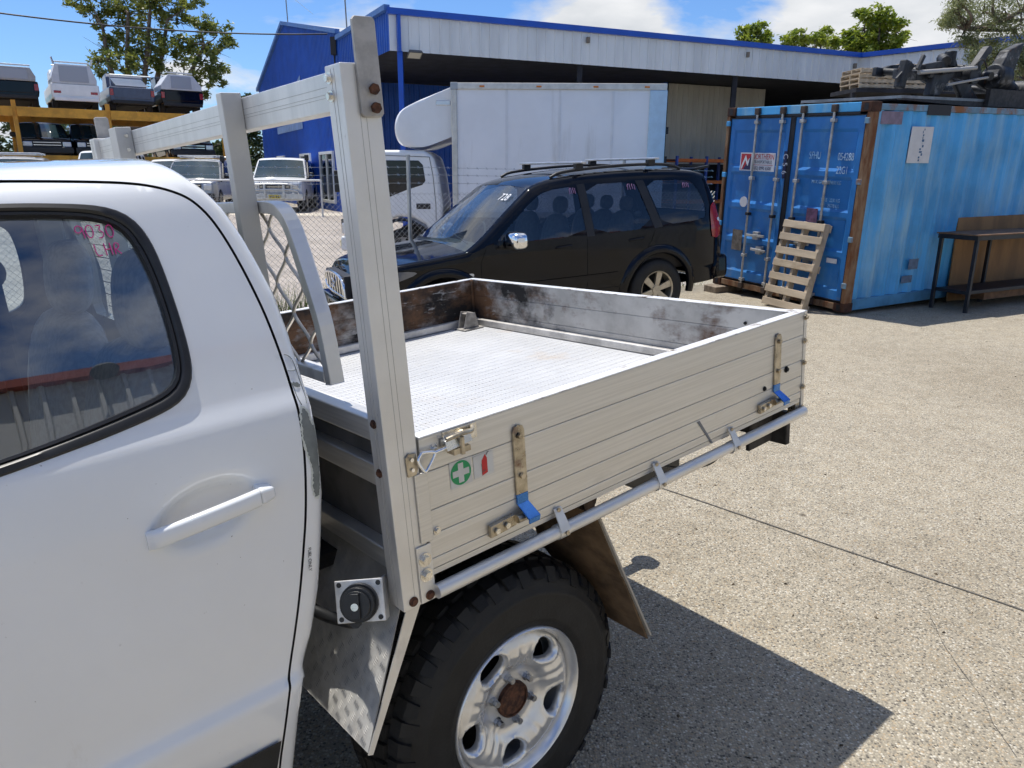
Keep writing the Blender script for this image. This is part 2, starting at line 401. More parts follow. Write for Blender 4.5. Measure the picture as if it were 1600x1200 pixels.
for v in list(np.arange(.12, 24, 1.)):
    rows.append([(lambda p: (p[0], p[1], gz(p[0], p[1]) + .006))(FP + FD * u + FN * v) for u in np.arange(-26, 3.3, 1.3)])
g = MB(); g.grid(rows); struct(g.build('paved_lot', pav, None, 60))
g = MB(); g.grid([[(x, y + x * -.02, gz(x, y) + .010) for x in np.arange(-30, 1, 2.)] for y in (25.2, 25.8, 26.4)]); struct(g.build('concrete_crossing', mat('pale_concrete', (.52, .47, .39), .9, vary=.12, vscale=1.5), None, 60))
# control joint in the slab: dark filled groove with a frayed edge
ja, jb = np.array((.859, 4.009)), np.array((2.148, 2.749)); jd = (jb - ja) / np.linalg.norm(jb - ja); jn = np.array((-jd[1], jd[0]))
L1, L2 = [], []
for s_ in np.arange(-1.5, 7.0, .03):
    p = ja + jd * s_; wv = .004 + .0025 * random.random(); o_ = .003 * math.sin(s_ * 5)
    L1.append((*(p + jn * (wv + o_)), .0035)); L2.append((*(p - jn * (wv - o_)), .0035))
g = MB(); g.grid([L1, L2]); g.build('slab_joint', mat('joint_filler', (.085, .078, .068), .95, vary=.3, vscale=30), ground)
# hairline crack
L1, L2 = [], []; p = np.array(((1.75, 2.75))); d = np.array((-.25, -.97))
for i in range(70):
    a = random.uniform(-.6, .6); d = d * .8 + .2 * np.array((-.3, -.95)) + .22 * a * np.array((d[1], -d[0])); d /= np.linalg.norm(d); p = p + d * .012
    n_ = np.array((-d[1], d[0])) * random.uniform(.0004, .0012); L1.append((*(p + n_), .0032)); L2.append((*(p - n_), .0032))
g = MB(); g.grid([L1, L2]); g.build('slab_crack', mat('joint_filler'), ground)

# grit, dry leaves and small stones blown over the slab
lt = MB(); rr_ = random.Random(21)
for k in range(420):
    x = rr_.uniform(.4, 6.5); y = rr_.uniform(1.4, 9.0); a = rr_.uniform(0, 6.28); s_ = rr_.uniform(.003, .011); d_ = Vector((math.cos(a), math.sin(a), 0)) * s_; n_ = Vector((-math.sin(a), math.cos(a), 0)) * s_ * rr_.uniform(.3, .8); c_ = Vector((x, y, gz(x, y) + .002)); h_ = Vector((0, 0, s_ * rr_.uniform(.2, .8)))
    lt.add([c_ - d_, c_ - n_, c_ + d_, c_ + n_, c_ + h_], [(0, 1, 4), (1, 2, 4), (2, 3, 4), (3, 0, 4)])
lo = lt.build('ground_litter', mat('litter_brown', (.07, .05, .03), .9, vary=.6, vscale=9), None); lo['kind'] = 'stuff'; lo['label'] = 'scattered grit and dry leaf bits on the concrete'

# ---- corrugated cladding helper: strip along direction with ribs
def cladding(mb, o, d, nrm, L, z0, z1, pitch=.19, rib=.03, dep=.025, top=None):
    """vertical ribbed sheet from point o along unit d; nrm outward. top: function s->z"""
    s = 0.; line = []
    while s < L:
        for a, h in ((0, 0), (pitch - 2 * rib, 0), (pitch - 1.5 * rib, dep), (pitch - .5 * rib, dep)):
            if s + a <= L: line.append((s + a, h))
        s += pitch
    line.append((L, 0))
    A = [(o[0] + d[0] * s_ + nrm[0] * h, o[1] + d[1] * s_ + nrm[1] * h, z0) for s_, h in line]
    B_ = [(o[0] + d[0] * s_ + nrm[0] * h, o[1] + d[1] * s_ + nrm[1] * h, top(s_) if top else z1) for s_, h in line]
    mb.grid([A, B_])
blue_m = mat('blue_colour_steel', (.006, .085, .44), .42, 0, vary=.10, vscale=1.2)
overlay(blue_m, (.30, .38, .55), 1.1, .72, .80, (1, 1, .8), rough=.7)
bluecap = mat('blue_capping', (.005, .075, .46), .35, vary=.06, vscale=2)
fas_m = mat('pale_fascia_steel', (.70, .72, .73), .5, .1, vary=.07, vscale=1.5, stretch=(1, 1, .2))
overlay(fas_m, (.42, .41, .38), 2.2, .64, .95, (1.5, 1.5, .25), rough=.8)
grey_clad = mat('grey_cladding', (.40, .385, .34), .6, vary=.08, vscale=2, stretch=(1, 1, .2))
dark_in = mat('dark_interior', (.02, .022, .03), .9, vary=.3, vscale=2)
trimw = mat('white_frame', (.72, .73, .72), .5, vary=.05, vscale=5)
winglass = mat('dark_window', (.02, .028, .03), .05, vary=.3, vscale=1.5, spec=.8)
F0 = np.array((-3.374, 22.0)); FDIR = np.array((.91, .4146)); FNRM = np.array((.4146, -.91))
GD = np.array((-.4533, .8914)); GN = np.array((-.8914, -.4533))
wh = thing('warehouse', 'long blue and pale grey steel warehouse with deep awning behind the white box truck', 'warehouse')
def at2(o, d, s, n=None, h=0.): return (o[0] + d[0] * s + (n[0] * h if n is not None else 0), o[1] + d[1] * s + (n[1] * h if n is not None else 0))
# fascia of the awning
b = MB(); cladding(b, F0, FDIR, FNRM, 17.55, 4.97, 5.88, .30, .035, .03); b.build('awning_fascia', fas_m, wh)
tr = at2(F0, FDIR, 17.55); WD = np.array((.659, -.752)); WN = np.array((-.752, -.659))
b = MB(); cladding(b, tr, WD, WN, 16., 5.0, 5.88, .42, .05, .035); b.build('wing_fascia', fas_m, wh)
b = MB()
b.beam((*at2(F0, FDIR, -.06, FNRM, .05), 5.95), (*at2(F0, FDIR, 17.52, FNRM, .05), 5.95), .14, .16); b.build('fascia_capping', bluecap, wh)
b = MB(); b.beam((*at2(tr, WD, .05, WN, .05), 5.95), (*at2(tr, WD, 16, WN, .05), 5.95), .14, .16); b.build('wing_capping', bluecap, wh)
# awning roof and soffit
q = [at2(F0, FDIR, 0), at2(F0, FDIR, 17.5), at2(tr, WD, 16), at2(at2(tr, WD, 16), FDIR, 12), at2(at2(F0, FDIR, 30), FNRM, -14), at2(F0, GD, 14)]
b = MB(); b.add([(x, y, 5.86) for x, y in q], [tuple(range(len(q)))]); b.build('awning_roof', mat('roof_steel', (.40, .42, .43), .5, .2), wh)
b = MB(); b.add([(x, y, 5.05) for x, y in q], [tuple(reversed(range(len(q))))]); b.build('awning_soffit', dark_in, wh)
# inner blue wall and grey wall under the awning
b = MB(); o_ = at2(F0, FNRM, -8.0); cladding(b, o_, FDIR, FNRM, 11.35, .2, 5.04, .2, .03, .025); b.build('inner_wall', blue_m, wh)
b = MB(); o_ = at2(at2(F0, FDIR, 11.36), FNRM, -3.0); cladding(b, o_, FDIR, FNRM, 4.6, 2.15, 5.0, .24, .035, .03); b.build('roller_panel', grey_clad, wh)
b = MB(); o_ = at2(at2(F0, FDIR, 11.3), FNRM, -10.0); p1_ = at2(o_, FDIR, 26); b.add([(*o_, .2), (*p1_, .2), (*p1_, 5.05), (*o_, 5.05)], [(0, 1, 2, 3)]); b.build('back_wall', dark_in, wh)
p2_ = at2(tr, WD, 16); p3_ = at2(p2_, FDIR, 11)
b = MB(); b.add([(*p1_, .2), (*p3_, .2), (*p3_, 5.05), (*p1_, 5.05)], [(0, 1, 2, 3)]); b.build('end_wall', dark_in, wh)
# posts, downpipe, floodlights, fascia brackets
b = MB(); x_, y_ = at2(F0, FDIR, .28, FNRM, .02); b.box(x_ - .07, x_ + .07, y_ - .07, y_ + .07, .2, 4.97); b.build('corner_post', bluecap, wh)
b = MB(); b.beam((*at2(F0, FDIR, .24, FNRM, .09), 5.86), (*at2(F0, FDIR, .24, FNRM, .09), 4.95), .12, .09, (FDIR[0], FDIR[1], 0)); b.build('downpipe', bluecap, wh)
for s_ in (6., 12., 17.3):
    x_, y_ = at2(F0, FDIR, s_, FNRM, -.15); b = MB(); b.box(x_ - .08, x_ + .08, y_ - .08, y_ + .08, .2, 5.0); b.build('awning_post', dark_in, wh)
def flood(o, d, n, par):
    p = Vector((*o, 4.93)); dd = Vector((*d, 0)); nn = Vector((*n, 0))
    b = MB(); c = p + nn * .22; u = (nn * .5 + Vector((0, 0, -1))).normalized(); v = u.cross(dd).normalized()
    b.hexa([c - dd * .17 - v * .12, c + dd * .17 - v * .12, c + dd * .17 + v * .12, c - dd * .17 + v * .12], [c - dd * .2 - v * .15 + u * .09, c + dd * .2 - v * .15 + u * .09, c + dd * .2 + v * .15 + u * .09, c - dd * .2 + v * .15 + u * .09])
    b.beam(p + nn * .02, c, .05, .05); q = b.build('floodlight', mat('lamp_housing', (.10, .10, .095), .6), par)
    b = MB(); c2 = c + u * .091; b.add([c2 - dd * .17 - v * .12, c2 + dd * .17 - v * .12, c2 + dd * .17 + v * .12, c2 - dd * .17 + v * .12], [(0, 1, 2, 3)]); b.build('lamp_lens', mat('lamp_lens', (.55, .53, .45), .2), q)
flood(at2(F0, FDIR, .62), FDIR, FNRM, wh); flood(at2(F0, GD, 1.2), GD, GN, wh)
b = MB()
for s_, dz in ((6.15, .12), (12.3, .14), (17.25, .2)): x_, y_ = at2(F0, FDIR, s_, FNRM, .06); b.box(x_ - .05, x_ + .05, y_ - .05, y_ + .05, 5.86 - dz - .16, 5.86 - dz); b.cut()
b.build('fascia_bracket', mat('rust_stain', (.20, .17, .14), .9), wh)
# gable end (one plane with the end of the awning)
def topz(s): return 6.06 + .0 * s if s < 5.2 else (6.2 + (s - 5.2) / 8.95 * 1.65 if s < 14.15 else 7.85 - (s - 14.15) / 7.45 * 1.96)
b = MB(); cladding(b, F0, GD, GN, 5.2, 4.97, 6.0, .2, .03, .025); b.build('awning_end', blue_m, wh)
b = MB(); cladding(b, at2(F0, GD, 5.2), GD, GN, 16.4, .2, 6, .2, .03, .025, top=lambda s: topz(s + 5.21)); b.build('gable_wall', blue_m, wh)
b = MB(); o_ = at2(at2(F0, FDIR, 11.36), FNRM, -8.0); cladding(b, at2(at2(F0, FDIR, 11.34), FNRM, -3.05), (-FNRM[0], -FNRM[1]), (-FDIR[0], -FDIR[1]), 4.95, .2, 5.04, .2, .03, .025); b.build('return_wall', blue_m, wh)
b = MB()
for s0, s1 in ((-.05, 5.25), (5.2, 14.15), (14.15, 21.75)):
    z0, z1 = (6.03, 6.03) if s0 < 0 else (topz(s0 + .02) + .02, topz(s1 - .001) + .02)
    b.beam((*at2(F0, GD, s0, GN, .06), z0), (*at2(F0, GD, s1, GN, .06), z1), .16, .14)
b.build('barge_capping', mat('faded_blue_capping', (.06, .16, .42), .5, vary=.1, vscale=3), wh)
# roof planes of the gable
rg = Vector((*at2(F0, GD, 14.15), 7.9)); e1 = Vector((*at2(F0, GD, 5.2), 6.22)); e2 = Vector((*at2(F0, GD, 21.7), 5.93)); dv = Vector((.8914, .4533, 0)) * 22
b = MB(); b.add([e1, rg, rg + dv, e1 + dv], [(0, 1, 2, 3)]); b.add([rg, e2, e2 + dv, rg + dv], [(0, 1, 2, 3)]); b.build('gable_roof', mat('roof_steel'), wh)
def gwin(s0, s1, z0, z1, mull):
    b = MB(); d = .05
    for a, c, e, f in ((s0 - .09, s1 + .09, z1, z1 + .1), (s0 - .09, s1 + .09, z0 - .1, z0), (s0 - .09, s0, z0, z1), (s1, s1 + .09, z0, z1)):
        P = [(*at2(F0, GD, a, GN, .02), e), (*at2(F0, GD, c, GN, .02), e), (*at2(F0, GD, c, GN, .02), f), (*at2(F0, GD, a, GN, .02), f)]; Q = [(x - .8914 * .08, y - .4533 * .08, z) for x, y, z in P]; b.hexa(P, Q)
    for k in range(1, mull):
        s_ = s0 + (s1 - s0) * k / mull; P = [(*at2(F0, GD, s_ - .03, GN, .02), z0), (*at2(F0, GD, s_ + .03, GN, .02), z0), (*at2(F0, GD, s_ + .03, GN, .02), z1), (*at2(F0, GD, s_ - .03, GN, .02), z1)]; b.hexa(P, [(x - .8914 * .07, y - .4533 * .07, z) for x, y, z in P])
    w_ = b.build('window', trimw, wh)
    b = MB(); b.add([(*at2(F0, GD, s0, GN, .045), z0), (*at2(F0, GD, s1, GN, .045), z0), (*at2(F0, GD, s1, GN, .045), z1), (*at2(F0, GD, s0, GN, .045), z1)], [(0, 1, 2, 3)]); b.build('pane', winglass, w_)
gwin(6.75, 8.65, .78, 2.42, 2); gwin(10.5, 12.2, .78, 2.42, 2); gwin(15.9, 17.5, 1.2, 2.42, 2)
b = MB()
for s0, s1, z0, z1 in ((11.5, 17.1, 3.5, 3.8),):
    P = [(*at2(F0, GD, s0, GN, .045), z0), (*at2(F0, GD, s1, GN, .045), z0), (*at2(F0, GD, s1, GN, .045), z1), (*at2(F0, GD, s0, GN, .045), z1)]; b.add(P, [(0, 1, 2, 3)])
b.build('skylight_sheet', mat('faded_sheet', (.16, .26, .50), .5, vary=.15, vscale=3), wh)
b = MB(); P = [(*at2(F0, GD, 12.9, GN, .045), 5.1), (*at2(F0, GD, 15.4, GN, .045), 4.6), (*at2(F0, GD, 11.4, GN, .045), 5.15), (*at2(F0, GD, 11.4, GN, .045), 5.55)]; b.add(P, [(0, 1, 2, 3)]); b.build('faded_patch', mat('faded_sheet'), wh)
b = MB()
for s_, h, k in ((13.2, 1.6, 0), (4.2, 1.5, 1)):
    x_, y_ = at2(F0, GD, s_); zb = topz(s_); b.tube([(x_, y_, zb - .2), (x_ - .03, y_, zb + h)], .025, 6); b.tube([(x_ - .25, y_, zb + h * .93), (x_ + .3, y_ + .1, zb + h * .95)], .012, 4)
    if k == 0: b.tube([(x_, y_, zb + h * .75), (x_ + 1.7, y_ - 2.6, zb - .1)], .006, 4)
    else: b.tube([(x_ - .2, y_, zb + h * .8), (x_ + .2, y_, zb + h * .82)], .012, 4)
b.build('antenna', mat('aerial', (.25, .26, .27), .5, .5), wh)
# service head where the power line lands
b = MB(); x_, y_ = at2(F0, GD, 5.6, GN, .1); b.box(x_ - .09, x_ + .09, y_ - .09, y_ + .09, 5.55, 6.1); b.tube([(x_, y_, 5.6), (x_ + .03, y_ - .05, 5.2), (x_, y_ - .02, 4.7)], .03, 6); b.build('service_head', mat('cable_black', (.02, .02, .022), .6), wh)
x_, y_ = at2(F0, GD, 5.75, GN, .25)
pw = MB(); A = np.array((x_, y_, 6.2)); B_ = np.array((-21., 20., 6.9)); pts = [tuple(A + (B_ - A) * t + np.array((0, 0, -.55 * 4 * t * (1 - t)))) for t in np.linspace(0, 1.25, 40)]
tag(pw.tube(pts, .022, 6).build('power_line', mat('cable_black'), None, 60), 'thin black overhead power cable running to the blue gable', 'cable')

# ---- workshop wall behind the camera (mirrored in the ute window)
def tw(p): return TRK_ @ Vector(p)
TRK_ = Matrix(((0.75012, -0.65771, -0.06886, -0.17053), (0.65907, 0.75207, -0.0038, 1.42704), (0.05429, -0.04253, 0.99762, 0.93321), (0, 0, 0, 1)))
sw = thing('opposite_workshop', 'grey ribbed steel workshop wall with red top edge opposite the ute, mirrored in its window', 'workshop')
wo = Vector((*tw((-5., -4.6, 0)).xy, 0)); wd = Vector((.7513, .6600, 0)); wn = Vector((-.66, .7513, 0))
wall_m = mat('cream_grey_cladding', (.50, .515, .51), .6, vary=.06, vscale=1.5, stretch=(1, 1, .2))
b = MB(); cladding(b, wo, wd, wn, 16., -.2, 4.15, .197, .028, .026); b.build('wall_cladding', wall_m, sw)
b = MB(); b.beam(wo + Vector((0, 0, 4.18)) + wn * .02, wo + wd * 16 + Vector((0, 0, 4.18)) + wn * .02, .10, .075); b.build('red_capping', mat('red_oxide_capping', (.26, .055, .035), .5, vary=.1, vscale=3), sw)
b = MB(); b.add([wo + Vector((0, 0, 4.12)), wo + wd * 16 + Vector((0, 0, 4.12)), wo + wd * 16 - wn * 7 + Vector((0, 0, 4.9)), wo - wn * 7 + Vector((0, 0, 4.9))], [(0, 1, 2, 3)]); b.build('roof_sheet', mat('roof_steel'), sw)
lp = Vector((*tw((.34, -4.6, 0)).xy, 0)) + wn * .03
b = MB(); b.tube([lp + Vector((0, 0, 4.12)), lp + wn * .10 + Vector((0, 0, 4.13))], .014, 6); c_ = lp + wn * .17 + Vector((0, 0, 4.12)); b.lathe([(.0, .0), (.09, .005), (.11, .03), (.10, .05), (.0, .05)], c_, (0, 0, -1), 20); b.build('wall_lamp', mat('lamp_housing'), sw, 50)
# ================================================================== THE UTE (truck frame: x to the rear, y to the far side, z up)
TRK = Matrix(((0.75012, -0.65771, -0.06886, -0.17053), (0.65907, 0.75207, -0.0038, 1.42704), (0.05429, -0.04253, 0.99762, 0.93321), (0, 0, 0, 1)))
ute = thing('tray_ute', 'white dual cab ute with open aluminium drop-side tray, filling the foreground', 'ute')
ute.matrix_world = TRK
alu = mat('aluminium', (.68, .66, .615), .42, .72, vary=.07, vscale=5, bump=.05, bscale=60, stretch=(.5, 1, 26), rvary=.10)
overlay(alu, (.46, .42, .35), 3.0, .64, 1.0, (1, 1, 2.5), rough=.6)
overlay(alu, (.20, .17, .14), 26.0, .68, .80, (1, 1, .35), rough=.7, offset=(3, 1, 2))
alu2 = mat('aluminium_extrusion', (.74, .725, .69), .42, .62, vary=.06, vscale=4, bump=.03, bscale=200, stretch=(1, 6, 1), rvary=.07)
overlay(alu2, (.38, .34, .29), 5.0, .63, .85, (1, 1, .5), rough=.6)
overlay(alu2, (.25, .22, .19), 30.0, .69, .80, (1, 1, .5), rough=.7, offset=(5, 2, 1))
alu_top = mat('aluminium_worn_edge', (.80, .80, .79), .42, .45, vary=.08, vscale=9)
overlay(alu_top, (.10, .065, .045), 13.0, .55, .68, (1, 1, 1), rough=.8, metal=0)
alu_floor = mat('aluminium_floor', (.54, .545, .55), .5, .25, vary=.06, vscale=3)
overlay(alu_floor, (.42, .35, .28), 3.5, .60, .80, rough=.7, offset=(1.2, 0, 0))
soot = mat('sooty_aluminium', (.50, .49, .47), .5, .45, vary=.15, vscale=5)
overlay(soot, (.15, .075, .035), 3.2, .46, .60, (1, 1, 1.5), rough=.8, metal=0, offset=(4, 2, 0))
overlay(soot, (.014, .012, .011), 3.6, .53, .68, (1, 1, 1.4), rough=.85, metal=0, offset=(9, 4, 3))
def soot_bias(m):
    # heavier fire staining towards the far corner of the tray
    t = m.node_tree
    for n in [n for n in t.nodes if n.type == 'MAP_RANGE']:
        src = n.inputs[0].links[0].from_socket; c = t.nodes.new('ShaderNodeTexCoord'); sp = t.nodes.new('ShaderNodeSeparateXYZ'); t.links.new(c.outputs['Object'], sp.inputs[0])
        mr = t.nodes.new('ShaderNodeMapRange'); mr.interpolation_type = 'SMOOTHSTEP'; t.links.new(sp.outputs[1], mr.inputs[0]); mr.inputs[1].default_value = .6; mr.inputs[2].default_value = 1.76; mr.inputs[3].default_value = -.07; mr.inputs[4].default_value = .095
        ad = t.nodes.new('ShaderNodeMath'); ad.operation = 'ADD'; t.links.new(src, ad.inputs[0]); t.links.new(mr.outputs[0], ad.inputs[1]); t.links.new(ad.outputs[0], n.inputs[0])
soot_bias(soot)
overlay(soot, (.55, .54, .52), 14., .60, .70, (.6, .6, 2.), rough=.6, offset=(2, 7, 1))
steel = mat('stainless_steel', (.72, .70, .65), .22, 1., vary=.12, vscale=20, rvary=.1)
chrome = mat('chrome', (.85, .86, .88), .06, 1.)
zinc = mat('zinc_plated', (.48, .42, .32), .34, .9, vary=.25, vscale=25, rvary=.12)
overlay(zinc, (.22, .11, .05), 22., .58, .72, rough=.8, metal=.1)
rust = mat('rust', (.045, .020, .012), .9, 0, col2=(.13, .055, .028), vscale=60, bump=.4, bscale=150)
white = mat('white_paint', (.80, .815, .825), .16, 0, vary=.02, vscale=2, coat=1., rvary=.04)
overlay(white, (.55, .52, .47), 9., .66, .9, (1, 1, .4), rough=.5)
overlay(white, (.16, .14, .12), 95., .70, .73, rough=.6, offset=(1, 5, 3))
grime = mat('black_grime', (.012, .0115, .011), .85, vary=.4, vscale=12, bump=.2)
rubber = mat('rubber_seal', (.012, .012, .013), .42, vary=.2, vscale=40)
blackp = mat('black_plastic', (.014, .015, .017), .4, vary=.2, vscale=30, bump=.1, bscale=300)
tyre_m = mat('tyre_rubber', (.0075, .0075, .0078), .62, vary=.3, vscale=14, bump=.12, bscale=120)
overlay(tyre_m, (.035, .028, .020), 7., .60, .90, rough=.95)
rim_m = mat('silver_wheel_paint', (.80, .80, .79), .26, .65, vary=.06, vscale=8, coat=.3)
overlay(rim_m, (.30, .27, .24), 14., .72, .95, rough=.8, metal=.1)
mudbrown = mat('muddy_rubber', (.14, .09, .05), .9, vary=.35, vscale=10, bump=.3, bscale=60)
primer = mat('grey_primer', (.20, .215, .205), .85, vary=.1, vscale=30)
tread_m = mat('tread_plate', (.54, .53, .50), .6, .35, vary=.15, vscale=9, rvary=.1)
overlay(tread_m, (.28, .25, .22), 8., .58, .85, rough=.8, metal=.1)
seat_m = mat('grey_seat_cloth', (.34, .36, .40), .95, vary=.15, vscale=60)
trim_m = mat('dark_interior_trim', (.09, .095, .105), .7, vary=.1, vscale=20)
liner_m = mat('grey_headlining', (.32, .33, .33), .9, vary=.05, vscale=10)
belt_m = mat('black_belt', (.01, .01, .012), .6)
pink = mat('pink_marker', (.75, .05, .30), .6)
g_side = glass('window_glass', (.74, .80, .83), 2.5)
g_clear = glass('clear_glass', (.80, .88, .86), 1.45)

def bolt(mb, c, d, r=.008, h=.007, washer=True):
    c = Vector(c); d = Vector(d).normalized(); mb.cut()
    if washer: mb.cyl(c, c + d * .0025, r * 1.55, 16)
    mb.cyl(c + d * .002, c + d * (.002 + h), r, 6); mb.cut()

# ---- cab surface: cross-section profile swept along x
PR = [(-.60, .17), (-.45, .128), (-.25, .083), (-.165, .070), (-.152, .072), (-.142, .088), (-.02, .074), (.1, .066), (.24, .066), (.34, .071), (.40, .081), (.425, .095), (.44, .103),
      (.62, .166), (.75, .2145), (.795, .232), (.826, .250), (.852, .286), (.870, .345), (.884, .46), (.893, .66), (.896, .89)]
prof = np.array(chaikin([(y, z) for z, y in PR], 2))
seg = np.r_[0, np.cumsum(np.linalg.norm(np.diff(prof, axis=0), axis=1))]
def t_of_z(z): return np.interp(z, prof[:, 1], seg)
def z_of_t(t): return np.interp(t, seg, prof[:, 1])
tang = np.gradient(prof, axis=0); tang /= np.linalg.norm(tang, axis=1)[:, None]
nin = np.stack([tang[:, 1], -tang[:, 0]], 1)            # inward normal (towards +y on the side, -z on the roof)
XE = [(-.62, -.345), (-.373, -.318), (-.245, -.30), (-.154, -.282), (-.073, -.247), (.024, -.222), (.12, -.205), (.224, -.187), (.316, -.181), (.391, -.178), (.44, -.177), (.536, -.178), (.616, -.184), (.684, -.200), (.727, -.212), (.78, -.232), (.817, -.254), (.84, -.272), (.87, -.29), (.90, -.30)]
xe_z = [a for a, b in XE]; xe_x = [b + .007 for a, b in XE]
RC = .026
HB = (-.405, .262)                                       # door handle bowl centre
def lift_cab(P, off=0., bowl=False, mirror=False, rearround=True):
    x, t = P[:, 0].copy(), P[:, 1]
    y = np.interp(t, seg, prof[:, 0]); z = np.interp(t, seg, prof[:, 1])
    ny = np.interp(t, seg, nin[:, 0]); nz_ = np.interp(t, seg, nin[:, 1])
    ins = np.full(len(P), -off)
    if rearround:
        xe = np.interp(z, xe_z, xe_x); s = x - (xe - RC); a = np.clip(s / RC, 0, math.pi / 2)
        x = np.where(s > 0, xe - RC + RC * np.sin(a), x); ins = ins + RC * (1 - np.cos(a)) + np.maximum(0, s - RC * math.pi / 2)
    if bowl:
        e = ((P[:, 0] - HB[0]) / .078) ** 2 + ((z - HB[1] - .12 * (P[:, 0] - HB[0])) / .047) ** 2
        ins = ins + .030 * np.exp(-e ** 3)
    y = y + ny * ins; z = z + nz_ * ins
    if mirror: y = 1.78 - y
    return np.stack([x, y, z], 1)
def xt(L): return [(x, float(t_of_z(z))) for x, z in L]
GAP = [(-1.12, .866), (-.85, .860), (-.567, .846), (-.458, .839), (-.38, .832), (-.335, .822), (-.300, .807), (-.279, .790), (-.258, .758), (-.24, .707), (-.224, .64), (-.211, .566), (-.204, .469), (-.206, .387), (-.213, .3), (-.228, .198), (-.245, .122), (-.265, .029), (-.288, -.066), (-.306, -.135), (-.317, -.165), (-.337, -.271), (-.352, -.352), (-.372, -.56)]
GAPs = chaikin(GAP, 2)
def shift(L, d):
    A = np.array(L); tg = np.gradient(A, axis=0); tg /= np.linalg.norm(tg, axis=1)[:, None]; nn = np.stack([-tg[:, 1], tg[:, 0]], 1)
    return [tuple(p) for p in A + nn * d]
# body panel behind and above the door
gb = xt(shift(GAPs, .0025)); tmax = float(seg[-1])
zr = np.linspace(-.58, .896, 40)
rear = [(float(np.interp(z, xe_z, xe_x)) - RC + RC * math.pi / 2 + (.05 if z > -.02 else .004), float(t_of_z(z))) for z in zr]
WIN_O = [(-.98, .800), (-.80, .812), (-.58, .809), (-.491, .802), (-.44, .795), (-.408, .782), (-.388, .760), (-.377, .73), (-.371, .693), (-.367, .615), (-.367, .549), (-.371, .511), (-.380, .486), (-.398, .465), (-.429, .451), (-.517, .435), (-.604, .425), (-.70, .415), (-.90, .40), (-1.04, .392), (-1.05, .42)]
WIN_I = [(-.985, .782), (-.80, .795), (-.584, .792), (-.497, .784), (-.45, .775), (-.420, .760), (-.407, .738), (-.399, .712), (-.391, .663), (-.389, .586), (-.394, .521), (-.402, .500), (-.418, .486), (-.445, .476), (-.529, .460), (-.607, .447), (-.70, .436), (-.90, .421), (-1.02, .413), (-1.028, .43)]
WO = chaikin(WIN_O, 2, True); WI = chaikin(WIN_I, 2, True)
body_out = gb + [(-.36, rear[0][1])] + rear + [(-1.9, tmax), (-1.9, gb[0][1])]
sub = skin('cab_body', body_out, [], .0125, lambda P: lift_cab(P), white, ute, 45, flip=True)
body_m = skin('cab_far_side', [(-1.9, float(t_of_z(-.58)))] + rear + [(-1.9, tmax)], [xt(WO)], .03, lambda P: lift_cab(P, mirror=True), white, ute, 45)
# inner lining of roof and far side, back wall
skin('roof_lining', [(-1.88, float(t_of_z(.83))), (-.33, float(t_of_z(.83))), (-.33, tmax), (-1.88, tmax)], [], .06, lambda P: lift_cab(P, off=-.03, rearround=False), liner_m, ute, 45)
skin('roof_lining', [(-1.88, float(t_of_z(.83))), (-.33, float(t_of_z(.83))), (-.33, tmax), (-1.88, tmax)], [], .06, lambda P: lift_cab(P, off=-.03, rearround=False, mirror=True), liner_m, ute, 45)
skin('door_lining', [(-1.88, float(t_of_z(-.5))), (-.26, float(t_of_z(-.5))), (-.26, float(t_of_z(.83))), (-1.88, float(t_of_z(.83)))], [xt(WI)], .04, lambda P: lift_cab(P, off=-.05, rearround=False, mirror=True), trim_m, ute, 45)
# far B pillar, arm rest and light sill seen through the glass
b = MB(); b.box(-.34, -.27, 1.46, 1.52, .38, .80); b.build('rear_pillar_trim', mat('pale_trim', (.30, .31, .30), .8, vary=.05), ute, bevel=.01)
b = MB(); b.hexa([(-.62, 1.60, .415), (-.50, 1.60, .43), (-.50, 1.66, .43), (-.62, 1.66, .415)], [(-.62, 1.52, .80), (-.52, 1.52, .80), (-.52, 1.58, .80), (-.62, 1.58, .80)]); b.build('pillar_trim', trim_m, ute)
b = MB(); b.beam((-1.0, 1.58, .34), (-.5, 1.58, .40), .06, .05); b.build('arm_rest', mat('grey_trim', (.16, .17, .18), .6), ute, bevel=.015)
b = MB(); b.box(-1.88, -.38, .24, 1.54, -.5, -.42); b.build('cab_floor', trim_m, ute)
# back wall with its window
BW = [(.31, .74), (.39, .78), (1.39, .78), (1.47, .74), (1.60, .47), (1.57, .44), (.21, .44), (.18, .47)]
bwo = [(.20, -.50), (1.58, -.50), (1.64, .40), (1.50, .76), (1.40, .825), (.38, .825), (.28, .76), (.14, .40)]
skin('cab_back_panel', bwo, [BW], .06, lambda P: np.stack([np.interp(P[:, 1], xe_z, xe_x) - .012, P[:, 0], P[:, 1]], 1), white, ute, 40, skirt=(-.03, 0, 0))
skin('rear_glass', BW, [], .2, lambda P: np.stack([np.interp(P[:, 1], xe_z, xe_x) - .022, P[:, 0], P[:, 1]], 1), g_clear, ute, 40)
b = MB()
for k in range(8):
    z = .475 + k * .04; xx = float(np.interp(z, xe_z, xe_x)) - .026; b.box(xx - .0006, xx + .0006, .33, 1.45, z - .0012, z + .0012)
b.build('demister_lines', mat('demister', (.08, .05, .03), .6), ute, kind='stuff')
b = MB(); b.box(-.29, -.26, .82, .90, .44, .80); b.build('centre_strip', mat('pale_strip', (.62, .68, .68), .5), ute)
